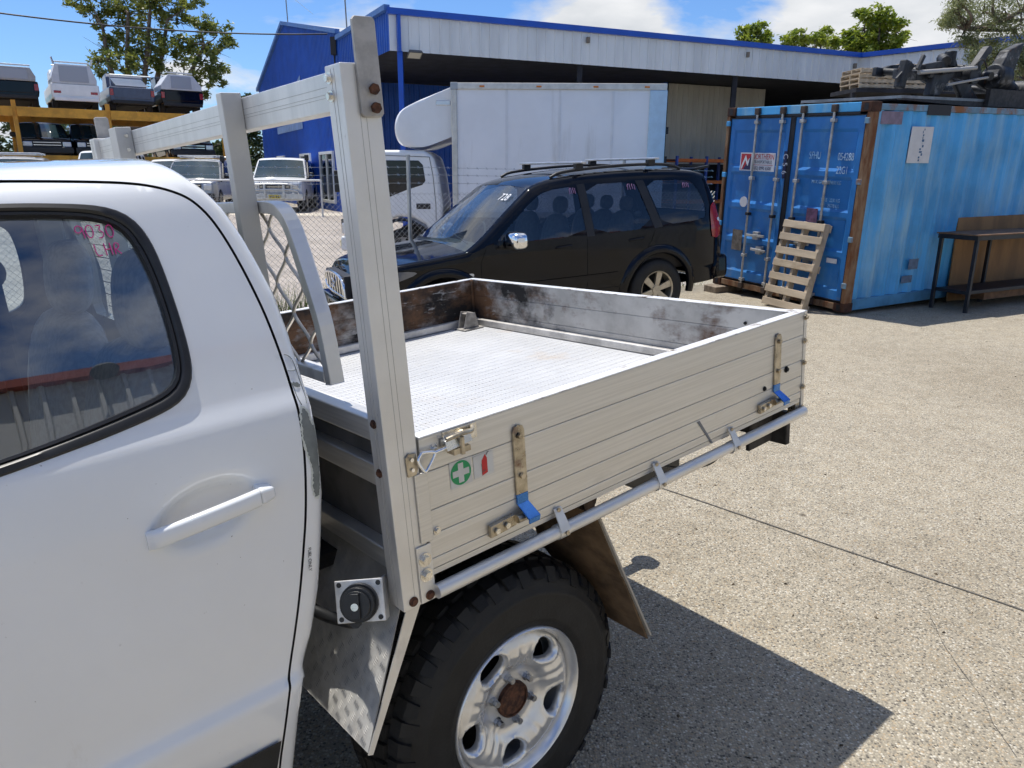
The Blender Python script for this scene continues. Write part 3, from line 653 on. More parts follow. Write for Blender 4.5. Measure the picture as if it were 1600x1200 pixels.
# seats: back plus head rest, rounded
def cushion(name, c, hx, hy, hz, tilt, m, parent, p=3.0):
    V = []; nu, nv = 20, 14
    for j in range(nv + 1):
        ph = -math.pi / 2 + math.pi * j / nv
        for i in range(nu):
            th = 2 * math.pi * i / nu
            f = lambda v: math.copysign(abs(v) ** (2 / p), v)
            x = hx * f(math.cos(ph)) * f(math.cos(th)); y = hy * f(math.cos(ph)) * f(math.sin(th)); z = hz * f(math.sin(ph))
            V.append((c[0] + x + z * tilt, c[1] + y, c[2] + z))
    F = [(j * nu + i, j * nu + (i + 1) % nu, (j + 1) * nu + (i + 1) % nu, (j + 1) * nu + i) for j in range(nv) for i in range(nu)]
    return raw(name, V, F, m, parent, 60)
for yy in (.52, 1.26):
    st = cushion('rear_seat_back', (-.40, yy, .18), .09, .30, .33, .16, seat_m, ute)
    cushion('head_rest', (-.335, yy - .05, .60), .055, .125, .105, .12, seat_m, st, 2.6)
    st2 = cushion('front_seat_back', (-1.12, yy, .20), .09, .26, .34, .22, seat_m, ute)
    cushion('head_rest', (-1.02, yy, .64), .055, .13, .10, .2, seat_m, st2, 2.6)
cushion('rear_seat_base', (-.62, .89, -.12), .25, .66, .10, 0, seat_m, ute)
b = MB(); b.cyl((-.50, 1.50, .62), (-.50, 1.44, .62), .05, 20); b.box(-.535, -.465, 1.47, 1.50, .40, .58); b.box(-.52, -.48, 1.455, 1.47, .0, .42); b.build('seat_belt', belt_m, ute, 30)
# dark jamb behind the door gap
jo = xt(shift(GAPs, .022)); ji = xt(shift(GAPs, -.03))
V = np.concatenate([lift_cab(np.array(jo), off=-.016, rearround=False), lift_cab(np.array(ji), off=-.016, rearround=False)]); nj = len(jo)
raw('door_jamb', V, [(i, i + 1, nj + i + 1, nj + i) for i in range(nj - 1)], rubber, sub, 60)
# doors
door_o = xt(shift(GAPs, -.0025)) + [(-1.12, float(t_of_z(-.56)))]
door = skin('rear_door', door_o, [xt(WO)], .0115, lambda P: lift_cab(P, bowl=True, rearround=False), white, ute, 45, flip=True, skirt=(-.004, .028, 0))
fd = [(-1.126, float(t_of_z(-.56))), (-1.126, float(t_of_z(.865))), (-1.9, float(t_of_z(.866))), (-1.9, float(t_of_z(-.56)))]
fw_o = [(-1.20, .80), (-1.19, .40), (-1.86, .36), (-1.88, .42), (-1.80, .80)]
fdoor = skin('front_door', fd, [xt(chaikin(fw_o, 2, True))], .04, lambda P: lift_cab(P, rearround=False), white, ute, 45, skirt=(0, .028, 0))
skin('window_glass', xt(chaikin(fw_o, 2, True)), [], .06, lambda P: lift_cab(P, off=-.01, rearround=False), g_side, fdoor, 45)
skin('window_glass', xt(WI), [], .03, lambda P: lift_cab(P, off=-.010, rearround=False), g_side, door, 45, flip=True)
for mir, par in ((False, door), (True, body_m)):
    # rubber frame: three rings between the outer and inner outline
    rings = []
    A, B2 = np.array(WO), np.array(WI)
    n_ = 120
    def rs(Q):
        Q = np.vstack([Q, Q[:1]]); s_ = np.r_[0, np.cumsum(np.linalg.norm(np.diff(Q, axis=0), axis=1))]; u_ = np.linspace(0, s_[-1], n_, endpoint=False)
        return np.stack([np.interp(u_, s_, Q[:, 0]), np.interp(u_, s_, Q[:, 1])], 1)
    A, B2 = rs(A + (A - A.mean(0)) * .012), rs(B2)
    for f_, of in ((0, .0005), (.10, .0045), (.45, .006), (.62, .003), (.68, .001), (.74, .004), (.93, .003), (1.0, -.010)):
        Q = A * (1 - f_) + B2 * f_; Q[:, 1] = t_of_z(Q[:, 1]); rings.append(lift_cab(Q, off=of, rearround=False, mirror=mir))
    V = np.concatenate(rings); F = []
    for r_ in range(len(rings) - 1):
        for i in range(n_): j = (i + 1) % n_; F.append((r_ * n_ + i, r_ * n_ + j, (r_ + 1) * n_ + j, (r_ + 1) * n_ + i))
    raw('window_seal', V, F, rubber, par, 40)
skin('window_glass', xt(WI), [], .08, lambda P: lift_cab(P, off=-.010, rearround=False, mirror=True), g_clear, body_m, 45)
# black door sill trim
skin('sill_trim', xt([(-1.1, -.262), (-.458, -.268), (-.345, -.272), (-.362, -.36), (-.376, -.555), (-1.1, -.555)]), [], .02, lambda P: lift_cab(P, off=.006, rearround=False), blackp, door, 45, flip=True)
# handle
hpts = [(-.512, .246, .004), (-.500, .251, -.012), (-.46, .259, -.026), (-.40, .2655, -.031), (-.345, .2695, -.030), (-.322, .271, -.028)]
def handle_piece(name, a, bq, mt):
    V = []; k = 0
    cs = [(math.cos(q), math.sin(q)) for q in np.linspace(0, 2 * math.pi, 12, endpoint=False)]
    for s_ in np.linspace(a, bq, 18):
        x = np.interp(s_, range(len(hpts)), [p[0] for p in hpts]); z = np.interp(s_, range(len(hpts)), [p[1] for p in hpts]); yo = np.interp(s_, range(len(hpts)), [p[2] for p in hpts])
        y = float(np.interp(t_of_z(z), seg, prof[:, 0])) + yo
        for c_, d_ in cs: V.append((x + .0, y + .010 * math.copysign(abs(c_) ** .6, c_), z + .0165 * math.copysign(abs(d_) ** .6, d_)))
    n = len(cs); F = [(i * n + j, i * n + (j + 1) % n, (i + 1) * n + (j + 1) % n, (i + 1) * n + j) for i in range(17) for j in range(n)] + [tuple(range(n)), tuple(range(17 * n, 18 * n))]
    return raw(name, V, F, mt, door, 50)
handle_piece('door_handle', 0, 5, white)
b = MB(); b.hexa([(-.320, .030, .2555), (-.286, .046, .256), (-.286, .075, .256), (-.320, .075, .2555)], [(-.320, .030, .2865), (-.288, .046, .280), (-.288, .075, .280), (-.320, .075, .2865)]); b.build('handle_cap', white, door, bevel=.006, seg=3)
# felt tip writing on the glass: strokes follow the pane
def stroke(pts, par, m, r=.0010):
    Q = np.array(chaikin(pts, 2)); Q[:, 1] = t_of_z(Q[:, 1]); W = lift_cab(Q, off=-.006, rearround=False)
    b = MB(); b.tube([tuple(p) for p in W], r, 5); return b
wb = MB()
def glyph(x0, z0, w_, h_, strokes):
    for s_ in strokes:
        pts = [(x0 + p[0] * w_, z0 + p[1] * h_ + .12 * (0)) for p in s_]
        q = stroke(pts, door, pink); wb.add(q.v, q.f)
G9 = [[(.95, .75), (.6, 1.0), (.1, .9), (0, .55), (.4, .38), (.9, .6), (.95, .9), (.95, .5), (1.05, .0)]]
G0 = [[(.5, 1.0), (.1, .85), (.0, .4), (.3, .0), (.8, .1), (1.0, .6), (.8, .95), (.45, 1.0)]]
G3 = [[(.1, .95), (.8, 1.0), (.4, .6), (.95, .4), (.8, .05), (.2, .0)]]
for i, g_ in enumerate((G9, G0, G3, G0)): glyph(-.486 + i * .0155, .748 - .001 * i, .0120, .0215, g_)
for i, g_ in enumerate(([[(0, 1), (.05, 0), (.9, .05)]], [[(0, 1), (.1, 0)], [(.9, 1), (1., 0)], [(.05, .5), (.95, .5)]], [[(0, 0), (0, 1), (.8, .9), (.7, .5), (.05, .45), (.9, 0)]])): glyph(-.464 + i * .0150, .717, .010, .0195, g_)
wb.build('marker_writing', pink, door, 60)
# peeled paint on the rear corner of the cab
def patch(pts, off, m, name):
    q = resample(chaikin(pts, 1, True), .004); q = [(p[0] + random.uniform(-.0016, .0016), p[1] + random.uniform(-.0016, .0016)) for p in q]
    skin(name, xt(q), [], .006, lambda P: lift_cab(P, off=off), m, sub, 60, flip=True)
PEEL = [(-.2015, .40), (-.189, .395), (-.186, .365), (-.176, .36), (-.174, .33), (-.180, .30), (-.183, .27), (-.190, .24), (-.195, .222), (-.207, .226), (-.205, .25), (-.201, .28), (-.203, .305), (-.208, .33), (-.2075, .36)]
PEEL_OUT = [(-.2035, .405), (-.187, .402), (-.181, .371), (-.171, .364), (-.169, .33), (-.177, .295), (-.185, .24), (-.193, .216), (-.210, .220), (-.2085, .25), (-.2045, .28), (-.2065, .305), (-.2115, .33), (-.211, .362)]
patch(PEEL_OUT, .0006, mat('undercoat', (.62, .64, .58), .5), 'paint_edge')
patch(PEEL, .0011, primer, 'peeled_patch')
patch([(-.2, .449), (-.184, .444), (-.187, .436), (-.2, .440)], .001, primer, 'peeled_patch')
crk = MB()
for L in ([(-.20, .50), (-.193, .497), (-.186, .49), (-.183, .475), (-.182, .45), (-.18, .42), (-.185, .407)], [(-.202, .47), (-.194, .468), (-.184, .469)], [(-.203, .45), (-.2, .44), (-.2, .42), (-.196, .405)]):
    Q = np.array(chaikin(L, 1)); Q[:, 1] = t_of_z(Q[:, 1]); crk.tube([tuple(p) for p in lift_cab(Q, off=.0004)], .0007, 4)
crk.build('paint_crack', primer, sub)
Q = lift_cab(np.array([(-.2335, float(t_of_z(.115)))]), off=.0008)[0]
text('fuel_lettering', 'DIESEL FUEL ONLY', .0095, mat('black_print', (.03, .03, .03), .6), sub, frame(Q, (-.13, -.06, -1), (1, .0, -.12)), extrude=.0002)
# bonnet end, outside the picture
b = MB(); b.prism([(-1.9, -.5), (-1.9, .42), (-2.2, .40), (-3.1, .30), (-3.25, .10), (-3.25, -.45)], 1, .12, 1.66); b.build('bonnet', white, ute, bevel=.06, seg=3)
skin('windscreen', [(.2, 0), (1.58, 0), (1.45, 1), (.33, 1)], [], .3, lambda P: np.stack([-2.25 + .36 * P[:, 1], P[:, 0], .40 + .45 * P[:, 1]], 1), g_side, ute)

# ---- tray: floor, boards, tailgate
L_, W_, H_ = 1.545, 1.78, .302
rows = []
xs = []; x = .0; k = 0
while x < 1.513:
    for dx_, dz_ in ((0, .0008), (.003, .0008), (.0045, .002), (.0150, .002)): xs.append((x + dx_, .075 + dz_))
    x += .0165
P = [[(x_, y_, z_) for x_, z_ in xs] for y_ in (.031, 1.749)]
fl = MB(); fl.grid(P); fl.build('tray_floor', alu_floor, ute)
b = MB()
for yy in np.arange(.05, 1.74, .0415): b.box(.002, 1.512, yy, yy + .0016, .0725, .0774)
b.build('floor_seam', mat('floor_seam', (.60, .60, .60), .6), ute, kind='stuff')
def boards(name, m, mcap, mk, zs=(.0, .025, .08, .135, .222, H_ - .004), gap=.0006):
    """side of extruded planks; mk(z0,z1,inset) -> MB box"""
    cap = mk(H_ - .004, H_, -.002, MB()); p = cap.build(name, mcap, ute, bevel=.0015)
    for i in range(len(zs) - 1):
        bb = mk(zs[i] + gap, zs[i + 1] - gap, 0, MB()); bb.build('board', m, p, bevel=.0014)
    core = mk(.004, H_ - .006, .003, MB()); core.build('board_core', m, p)
    return p
near = boards('side_panel', alu, alu_top, lambda z0, z1, i, b: b.box(.002, L_ - .002, i, .030 - i, z0, z1))
far = boards('far_side_panel', soot, alu_top, lambda z0, z1, i, b: b.box(.002, L_ - .034, 1.75 + i, 1.78 - i, z0, z1))
tail = boards('tailgate', soot, alu_top, lambda z0, z1, i, b: b.box(L_ - .030 + i, L_ - i, .034, 1.776, z0, z1))
# skirting inside far side and tailgate, corner channel, hold-down bracket
b = MB(); b.box(.0, 1.513, 1.722, 1.7495, .079, .112); b.box(1.486, 1.5135, .034, 1.72, .079, .110); b.build('inner_skirting', mat('scuffed_skirting', (.62, .60, .57), .45, .5, vary=.2, vscale=8), ute, bevel=.004)
b = MB(); b.box(1.500, 1.5145, 1.735, 1.7497, .112, .297); b.build('corner_channel', soot, ute, bevel=.003)
b = MB()
b.prism([(1.36, .079), (1.46, .079), (1.44, .155), (1.39, .165)], 1, 1.690, 1.6955); b.prism([(1.36, .079), (1.46, .079), (1.44, .155), (1.39, .165)], 1, 1.643, 1.648); b.box(1.39, 1.44, 1.648, 1.69, .148, .155); b.box(1.35, 1.47, 1.62, 1.715, .079, .085)
b.build('tie_down_bracket', mat('grubby_steel', (.42, .40, .37), .5, .6, vary=.3, vscale=20), ute, bevel=.002)
b = MB()
for x_, z_ in ((1.50, .245), (1.50, .25)): pass
b.cyl((L_ - .0305, .20, .245), (L_ - .034, .20, .245), .006, 10); b.build('bolt_hole', grime, tail)
# underside: sub-frame, chassis
b = MB(); b.box(.03, 1.51, .04, 1.74, .02, .074); b.build('floor_substrate', grime, ute)
b = MB()
for x_ in (.05, .42, .80, 1.15, 1.47): b.box(x_, x_ + .05, .05, 1.73, -.05, .019)
for y_ in (.42, 1.28): b.box(-1.6, 1.50, y_, y_ + .08, -.20, -.052)
b.build('chassis_frame', mat('dirty_chassis', (.028, .024, .020), .85, vary=.5, vscale=9), ute, bevel=.004)
b = MB(); b.box(.42, .5, .48, 1.3, -.62, -.50); b.cyl((.296, .25, -.57), (.296, 1.55, -.57), .05, 14); b.cyl((.296, .89, -.57), (.296, .74, -.57), .14, 18); b.build('rear_axle', grime, ute, 40)
# rear corner bracket
b = MB(); b.box(L_, L_ + .017, -.002, .045, -.057, H_ + .001); b.build('corner_bracket', alu, ute, bevel=.002)
b = MB()
for z_ in (.28, .20, .125, .04, -.035): bolt(b, (L_ + .006, -.002, z_), (0, -1, 0), .0065, .006)
b.box(L_ - .03, L_ - .004, .002, .03, -.052, -.003)
b.build('bolt', zinc, ute)
# front fittings on the near side
b = MB(); b.box(-.020, .012, -.0055, -.0005, .070, .226); b.build('cover_plate', alu, ute, bevel=.002)
b = MB(); b.box(-.034, .004, -.004, -.0005, -.066, .066); b.build('lower_plate', alu2, ute, bevel=.002)
b = MB(); bolt(b, (-.016, -.004, .034), (0, -1, 0), .010, .009); bolt(b, (-.016, -.004, -.002), (0, -1, 0), .010, .009); bolt(b, (.035, -.0, .267), (0, -1, 0), .007, .006); bolt(b, (.024, 0, .085), (0, -1, 0), .006, .005)
b.build('bolt', steel, ute)
b = MB(); bolt(b, (-.012, -.004, -.052), (0, -1, 0), .007, .004); bolt(b, (-.052, 0, -.052), (0, -1, 0), .007, .004); b.build('rusty_bolt', rust, ute)
def strap(x0, rusty):
    s = MB(); s.prism([(x0, .09), (x0 + .034, .09), (x0 + .034, .243), (x0 + .029, .254), (x0 + .017, .258), (x0 + .005, .254), (x0, .243)], 1, -.0065, -.0008)
    p = s.build('hinge_strap', zinc, ute, bevel=.001)
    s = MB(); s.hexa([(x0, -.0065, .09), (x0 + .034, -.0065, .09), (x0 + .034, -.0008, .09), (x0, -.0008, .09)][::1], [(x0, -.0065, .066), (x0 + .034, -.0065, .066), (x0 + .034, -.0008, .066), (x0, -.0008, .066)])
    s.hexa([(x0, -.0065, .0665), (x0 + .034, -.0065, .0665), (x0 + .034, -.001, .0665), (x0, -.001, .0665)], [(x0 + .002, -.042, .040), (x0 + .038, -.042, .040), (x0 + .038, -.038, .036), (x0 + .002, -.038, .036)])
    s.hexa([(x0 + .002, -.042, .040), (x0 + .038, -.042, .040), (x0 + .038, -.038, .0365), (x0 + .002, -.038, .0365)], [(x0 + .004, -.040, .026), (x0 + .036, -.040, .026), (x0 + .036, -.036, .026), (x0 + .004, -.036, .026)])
    s.build('hook_lip', mat('blue_tinted_steel', (.07, .22, .62), .16, .9, vary=.1, vscale=30), p, bevel=.0012)  # metal with a vivid blue tint in its base colour
    s = MB(); bolt(s, (x0 + .017, -.0065, .232), (0, -1, 0), .0075, .006, False); bolt(s, (x0 + .017, -.0065, .135), (0, -1, 0), .0075, .006, False); s.build('bolt', zinc, p)
    s = MB(); s.prism([(x0 - .088, .016), (x0 - .012, .022), (x0 - .006, .036), (x0 - .016, .050), (x0 - .088, .045)], 1, -.012, -.0008); s.cyl((x0 - .012, -.014, .036), (x0 + .036, -.014, .036), .010, 12)
    q = s.build('hinge_bracket', zinc, p, 40, bevel=.001)
    s = MB(); bolt(s, (x0 - .072, -.012, .030), (0, -1, 0), .0075, .005, False); bolt(s, (x0 - .042, -.012, .033), (0, -1, 0), .0075, .005, False); s.build('bolt', steel, p)
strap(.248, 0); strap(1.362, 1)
b = MB(); bolt(b, (1.44, 0, .125), (0, -1, 0), .007, .006); bolt(b, (1.31, 0, .09), (0, -1, 0), .005, .004); b.build('bolt', grime, ute)
# over-centre latch
b = MB(); b.prism([(-.034, .226), (-.014, .226), (-.008, .238), (-.010, .272), (-.028, .276), (-.036, .268)], 1, -.005, -.0008); b.build('latch_keeper', zinc, ute, bevel=.001)
b = MB()
for z_ in (.240, .262): bolt(b, (-.023, -.005, z_), (0, -1, 0), .0045, .002, False)
b.tube(chaikin([(.0, -.010, .271), (-.014, -.012, .258), (-.002, -.016, .231), (.004, -.016, .231), (.030, -.016, .262), (.026, -.016, .268), (.0, -.010, .271)], 2), .0036, 8)
b.tube([(.028, -.016, .265), (.10, -.018, .270)], .004, 8)
b.build('latch_loop', chrome, ute, 60)
b = MB(); b.box(.060, .150, -.003, -.0008, .262, .297); b.hexa([(.052, -.028, .262), (.118, -.028, .268), (.118, -.004, .268), (.052, -.004, .262)], [(.052, -.022, .284), (.118, -.020, .286), (.118, -.004, .286), (.052, -.004, .284)])
b.build('latch_body', steel, ute, bevel=.002)
b = MB(); b.box(.066, .110, -.030, -.004, .250, .262); b.cyl((.088, -.031, .248), (.088, -.031, .286), .005, 8); b.tube(chaikin([(.052, -.026, .288), (.09, -.03, .293), (.125, -.02, .286), (.135, -.006, .290)], 2), .005, 8); b.build('latch_lever', zinc, ute, 40)
# stickers
st_w = mat('sticker_white', (.62, .61, .57), .4, vary=.06, vscale=30)
def sticker(name, x0, x1, z0, z1): b = MB(); b.box(x0, x1, -.0011, -.0006, z0, z1); return b.build(name, st_w, ute)
s1 = sticker('first_aid_sticker', .070, .128, .163, .223)
b = MB(); b.cyl((.099, -.0012, .194), (.099, -.0016, .194), .0275, 40); b.build('green_disc', mat('green_print', (.015, .30, .10), .45), s1)
b = MB(); b.prism([(.092, .172), (.106, .172), (.106, .187), (.121, .187), (.121, .201), (.106, .201), (.106, .216), (.092, .216), (.092, .201), (.077, .201), (.077, .187), (.092, .187)], 1, -.0021, -.0017); b.build('white_cross', st_w, s1)
s2 = sticker('extinguisher_sticker', .134, .190, .166, .218)
b = MB(); b.prism([(.156, .168), (.172, .172), (.172, .206), (.167, .216), (.157, .203)], 1, -.0016, -.0012); b.build('red_print', mat('red_print', (.55, .02, .02), .4), s2)
b = MB(); b.prism([(.1555, .173), (.1565, .173), (.1565, .196), (.1555, .196)], 1, -.0021, -.0017); b.tube([(.170, -.0018, .213), (.175, -.0018, .219), (.178, -.0018, .219)], .0008, 4); b.prism([(.158, .176), (.166, .178), (.166, .180), (.158, .178)], 1, -.0022, -.0018); b.build('hose_print', mat('dark_print', (.10, .09, .08), .5), s2)
b = MB(); b.prism([(.95, .075), (.962, .076), (1.03, -.012), (1.022, -.012)], 1, -.0015, -.0007); b.build('tape_remnant', mat('grey_tape', (.16, .17, .19), .5), ute)
# rub rail
b = MB(); b.tube([(.0, -.012, -.046), (.5, -.012, -.046), (1.0, -.012, -.045), (1.545, -.012, -.044)], .0165, 20); b.build('rub_rail', alu2, ute, 60)
for xc in (.379, .758, 1.122):
    s = MB(); s.hexa([(xc - .016, -.0045, .012), (xc + .008, -.0045, .012), (xc + .008, -.0008, .012), (xc - .016, -.0008, .012)], [(xc - .02, -.033, -.040), (xc + .012, -.033, -.040), (xc + .012, -.030, -.040), (xc - .02, -.030, -.040)])
    s.lathe([(.0165, -.016), (.0192, -.016), (.0192, .016), (.0165, .016)], (xc - .004, -.012, -.046), (1, 0, 0), 20)
    p = s.build('rail_clip', alu2, ute, 30)
    s = MB(); bolt(s, (xc - .004, -.004, .008), (0, -1, 0), .006, .005, False); bolt(s, (xc - .002, -.031, -.046), (0, -1, .1), .006, .003, False); s.build('bolt', zinc, p)
b = MB(); b.box(.0, 1.54, .0015, .028, -.014, -.001); b.build('panel_lip', alu, ute)

# ---- headboard
def post(y0, y1, name):
    s = MB(); s.box(-.077, -.004, y0, y1, -.068, 1.006); p = s.build(name, alu2, ute, bevel=.002)
    ys = y0 - .0004 if y0 < .5 else y1 + .0004
    s = MB()
    for xg in (-.048, -.036): s.box(xg, xg + .0008, min(ys, y0 + .0004), max(ys, y0 + .0004) if y0 < .5 else ys, -.06, 1.0)
    for yg in (.4, .6): s.box(-.0774, -.0766, y0 + (y1 - y0) * yg, y0 + (y1 - y0) * yg + .0008, -.06, 1.0)
    s.build('extrusion_groove', mat('groove_shadow', (.46, .45, .43), .5, .5), p)
    return p
pn = post(.0, .055, 'headboard_post'); pf_ = post(1.725, 1.78, 'headboard_post')
s = MB()
for z_ in (.985, .955): bolt(s, (-.077, .040, z_), (-1, 0, 0), .0065, .007)
s.build('bolt', steel, pn)
s = MB()
for z_ in (.345, .24): bolt(s, (-.077, .032, z_), (-1, 0, 0), .006, .004)
s.build('rusty_bolt', rust, pn)
def hook_plate(ya, yb, d):
    s = MB(); q = [(-.048, .922), (-.043, .916), (-.008, .916), (-.003, .922), (-.003, 1.074), (-.008, 1.080), (-.043, 1.080), (-.048, 1.074)]
    s.prism(q, 1, ya, yb); p = s.build('rack_plate', mat('galvanised_plate', (.44, .42, .39), .55, .35, vary=.12, vscale=30, bump=.1, bscale=200), ute, bevel=.0015)
    s = MB()
    for z_ in (.962, .931): bolt(s, (-.022, ya if d < 0 else yb, z_), (0, d, 0), .0095, .008, False)
    s.build('rusty_bolt', rust, p)
hook_plate(-.0085, -.0005, -1); hook_plate(1.7805, 1.7885, 1)
b = MB(); b.box(-.062, -.020, .0555, 1.7245, .933, 1.000); b.build('headboard_bar', alu2, ute, bevel=.002)
s = MB()
for z_ in (.957, .963, .975): s.box(-.0626, -.0616, .057, 1.72, z_, z_ + .0008)
s.build('bar_groove', mat('groove_shadow'), ute)
for y0, y1 in ((.466, .494), (1.320, 1.392)):
    s = MB(); s.box(-.108, -.0625, y0, y1, .33, 1.010); p = s.build('headboard_upright', mat('cream_upright', (.56, .545, .51), .5, .35, vary=.06, vscale=6), ute, bevel=.002)
    if y0 > 1:
        s = MB()
        for z_ in (.985, .945): bolt(s, (-.08, y0, z_), (0, -1, 0), .0035, .003)
        s.build('bolt', steel, p)
b = MB(); b.box(-.060, -.018, .0555, 1.7245, .292, .340); b.build('bulkhead_rail', alu, ute, bevel=.003)
b = MB(); b.box(-.058, -.016, .0555, 1.7245, .190, .238); b.build('bulkhead_rail', alu, ute, bevel=.003)
b = MB(); b.box(-.030, -.026, .0555, 1.7245, .045, .300); b.build('bulkhead_sheet', mat('dull_sheet', (.17, .16, .15), .6, .4, vary=.25, vscale=6), ute)
b = MB(); b.box(-.062, -.020, .0555, 1.7245, .000, .046); b.build('bulkhead_rail', alu, ute, bevel=.003)
b = MB(); b.box(-.018, .002, .0555, 1.7245, .02, .10); b.build('floor_edge', alu, ute)
b = MB(); b.box(-.165, -.062, .42, 1.70, .336, .343); b.box(-.165, -.158, .42, 1.70, .20, .336); b.build('gap_sun_strip', blackp, ute, bevel=.002)  # black strip along the rail, added to keep sun off the mudguard
# window guard with expanded mesh
GF = [(.60, .766), (.47, .766), (.42, .765), (.385, .757), (.357, .737), (.335, .705), (.27, .55), (.256, .50), (.243, .385)]
for mir in (False, True):
    fr = [(-.043, (1.78 - y if mir else y), z) for y, z in [GF[0]] + chaikin(GF, 1)[1:-1] + [GF[-1]]]
    s = MB()
    Q = [Vector(p) for p in fr]; ring = []
    for i, p in enumerate(Q):
        d = (Q[min(i + 1, len(Q) - 1)] - Q[max(i - 1, 0)]).normalized(); nn = Vector((1, 0, 0)).cross(d)
        ring.append([p + nn * a + Vector((c_, 0, 0)) for a, c_ in ((-.013, -.017), (.013, -.017), (.013, .017), (-.013, .017))])
    V = [q for r_ in ring for q in r_]; F = [(i * 4 + k, i * 4 + (k + 1) % 4, (i + 1) * 4 + (k + 1) % 4, (i + 1) * 4 + k) for i in range(len(ring) - 1) for k in range(4)] + [(0, 1, 2, 3), tuple((len(ring) - 1) * 4 + k for k in (3, 2, 1, 0))]
    raw('guard_frame', V, F, alu2, ute, bevel=.0015)
b = MB(); b.box(-.060, -.026, .26, 1.52, .386, .412); b.build('guard_lower_rail', alu2, ute, bevel=.002)
b = MB(); b.box(-.060, -.026, .60, 1.18, .753, .779); b.build('guard_top_rail', alu2, ute, bevel=.002)
poly = [(y, z) for y, z in chaikin(GF, 1)] ; poly = poly + [(1.78 - y, z) for y, z in reversed(poly)]
s = MB(); a_, hz = .0335, .064
for k in range(0, 21):
    yc_ = .235 + k * .067; sg = 1 if k % 2 else -1
    path = []; z_ = .40; i = 0
    while z_ < .80:
        yy = yc_ + sg * a_ * (1 if i % 2 else -1)
        path += [(yy, z_ - .010), (yy, z_ + .010)]; z_ += hz; i += 1
    path = chaikin(path, 2); run = []
    ins = pip(np.array(path), poly)
    for p, o_ in zip(path, ins):
        if o_: run.append((-.043, p[0], p[1]))
        else:
            if len(run) > 2: s.tube(run, .0042, 6)
            run = []
    if len(run) > 2: s.tube(run, .0042, 6)
s.build('guard_mesh', mat('mesh_alloy', (.52, .48, .42), .4, .8, vary=.15, vscale=30), ute, 60, kind='stuff')

# ---- mudguard, fuel filler, mud flap, odds and ends under the tray
gdir = Vector((-.122, 0, -.270)).normalized(); g0 = Vector((-.060, .022, -.082))
gn = Vector((gdir.z, 0, -gdir.x)); gn = gn if gn.x < 0 else -gn
def gp(u, v, h=0.): return g0 + gdir * u + Vector((0, v, 0)) + gn * h
b = MB(); b.hexa([gp(-.09, .03), gp(-.09, .45), gp(-.09, .45, -.003), gp(-.09, .03, -.003)], [gp(.315, .005), gp(.315, .33), gp(.315, .33, -.003), gp(.315, .005, -.003)])
gd = b.build('mudguard', tread_m, ute)
b = MB(); b.hexa([gp(-.02, .0), gp(-.02, .003), gp(-.02, .003, -.034), gp(-.02, .0, -.034)], [gp(.318, .0), gp(.318, .003), gp(.318, .003, -.012), gp(.318, .0, -.012)]); b.build('mudguard_lip', alu2, gd)
s = MB()
for i in range(14):
    for j in range(12):
        u = -.06 + i * .028; v = .03 + j * .028
        if v > .42 - (u + .09) * .25: continue
        dr_ = (1, .35) if (i + j) % 2 else (.35, -1)
        for q in range(4):
            off = (q - 1.5) * .0055; n_ = (-dr_[1], dr_[0]); cu, cv = u + n_[0] * off, v + n_[1] * off
            e = .0095; a1 = gp(cu - dr_[0] * e, cv - dr_[1] * e, .0002); a2 = gp(cu + dr_[0] * e, cv + dr_[1] * e, .0002); m1 = gp(cu + n_[0] * .0014, cv + n_[1] * .0014, .0011); m2 = gp(cu - n_[0] * .0014, cv - n_[1] * .0014, .0011)
            s.add([a1, m1, a2, m2], [(0, 1, 2, 3)])
s.build('tread_bars', tread_m, gd, kind='stuff')
ec = Vector((-.138, .07, -.040)); e1_ = Vector((.72, -.69, .05)).normalized(); en = Vector((-.66, -.68, .30)).normalized(); e1_ = (e1_ - en * e1_.dot(en)).normalized(); e2_ = en.cross(e1_).normalized(); e2_ = e2_ if e2_.z > 0 else -e2_
def ep(a, c, h=0.): return ec + e1_ * a + e2_ * c + en * h
s = MB(); s.hexa([ep(-.052, -.045), ep(.052, -.045), ep(.052, .045), ep(-.052, .045)], [ep(-.052, -.045, .004), ep(.052, -.045, .004), ep(.052, .045, .004), ep(-.052, .045, .004)])
p = s.build('filler_plate', mat('bright_plate', (.62, .62, .62), .42, .45, vary=.15, vscale=20), ute, bevel=.002)
s = MB(); s.hexa([ep(.048, -.045, -.03), ep(.052, -.045, -.03), ep(.052, .045, -.03), ep(.048, .045, -.03)], [ep(.048, -.045), ep(.052, -.045), ep(.052, .045), ep(.048, .045)]); s.build('plate_flange', mat('bright_plate'), p)
c_ = ep(.0, -.002, .004); dfil = en
s = MB(); s.cyl(c_, c_ + dfil * .010, .041, 28); s.cyl(c_ + dfil * .010, c_ + dfil * .026, .036, 28); s.cyl(c_ + dfil * .026, c_ + dfil * .032, .030, 28)
s.beam(c_ + dfil * .034 - e2_ * .026, c_ + dfil * .034 + e2_ * .026, .018, .010, dfil)
q = s.build('filler_cap', blackp, p, 40, bevel=.001); s = MB(); s.cyl(c_ + dfil * .038, c_ + dfil * .042, .008, 14); s.build('cap_lock', steel, q)
for a, bq in ((.042, .036), (.042, -.036), (-.042, .036), (-.042, -.036)):
    s = MB(); s.cyl(ep(a, bq, .0035), ep(a, bq, .0048), .0055, 10); s.build('screw_hole', blackp, p)
b = MB(); b.tube(chaikin([(-.150, .08, -.09), (-.13, .14, -.13), (-.15, .28, -.16), (-.18, .45, -.12)], 2), .014, 8); b.build('filler_hose', blackp, ute, 60)
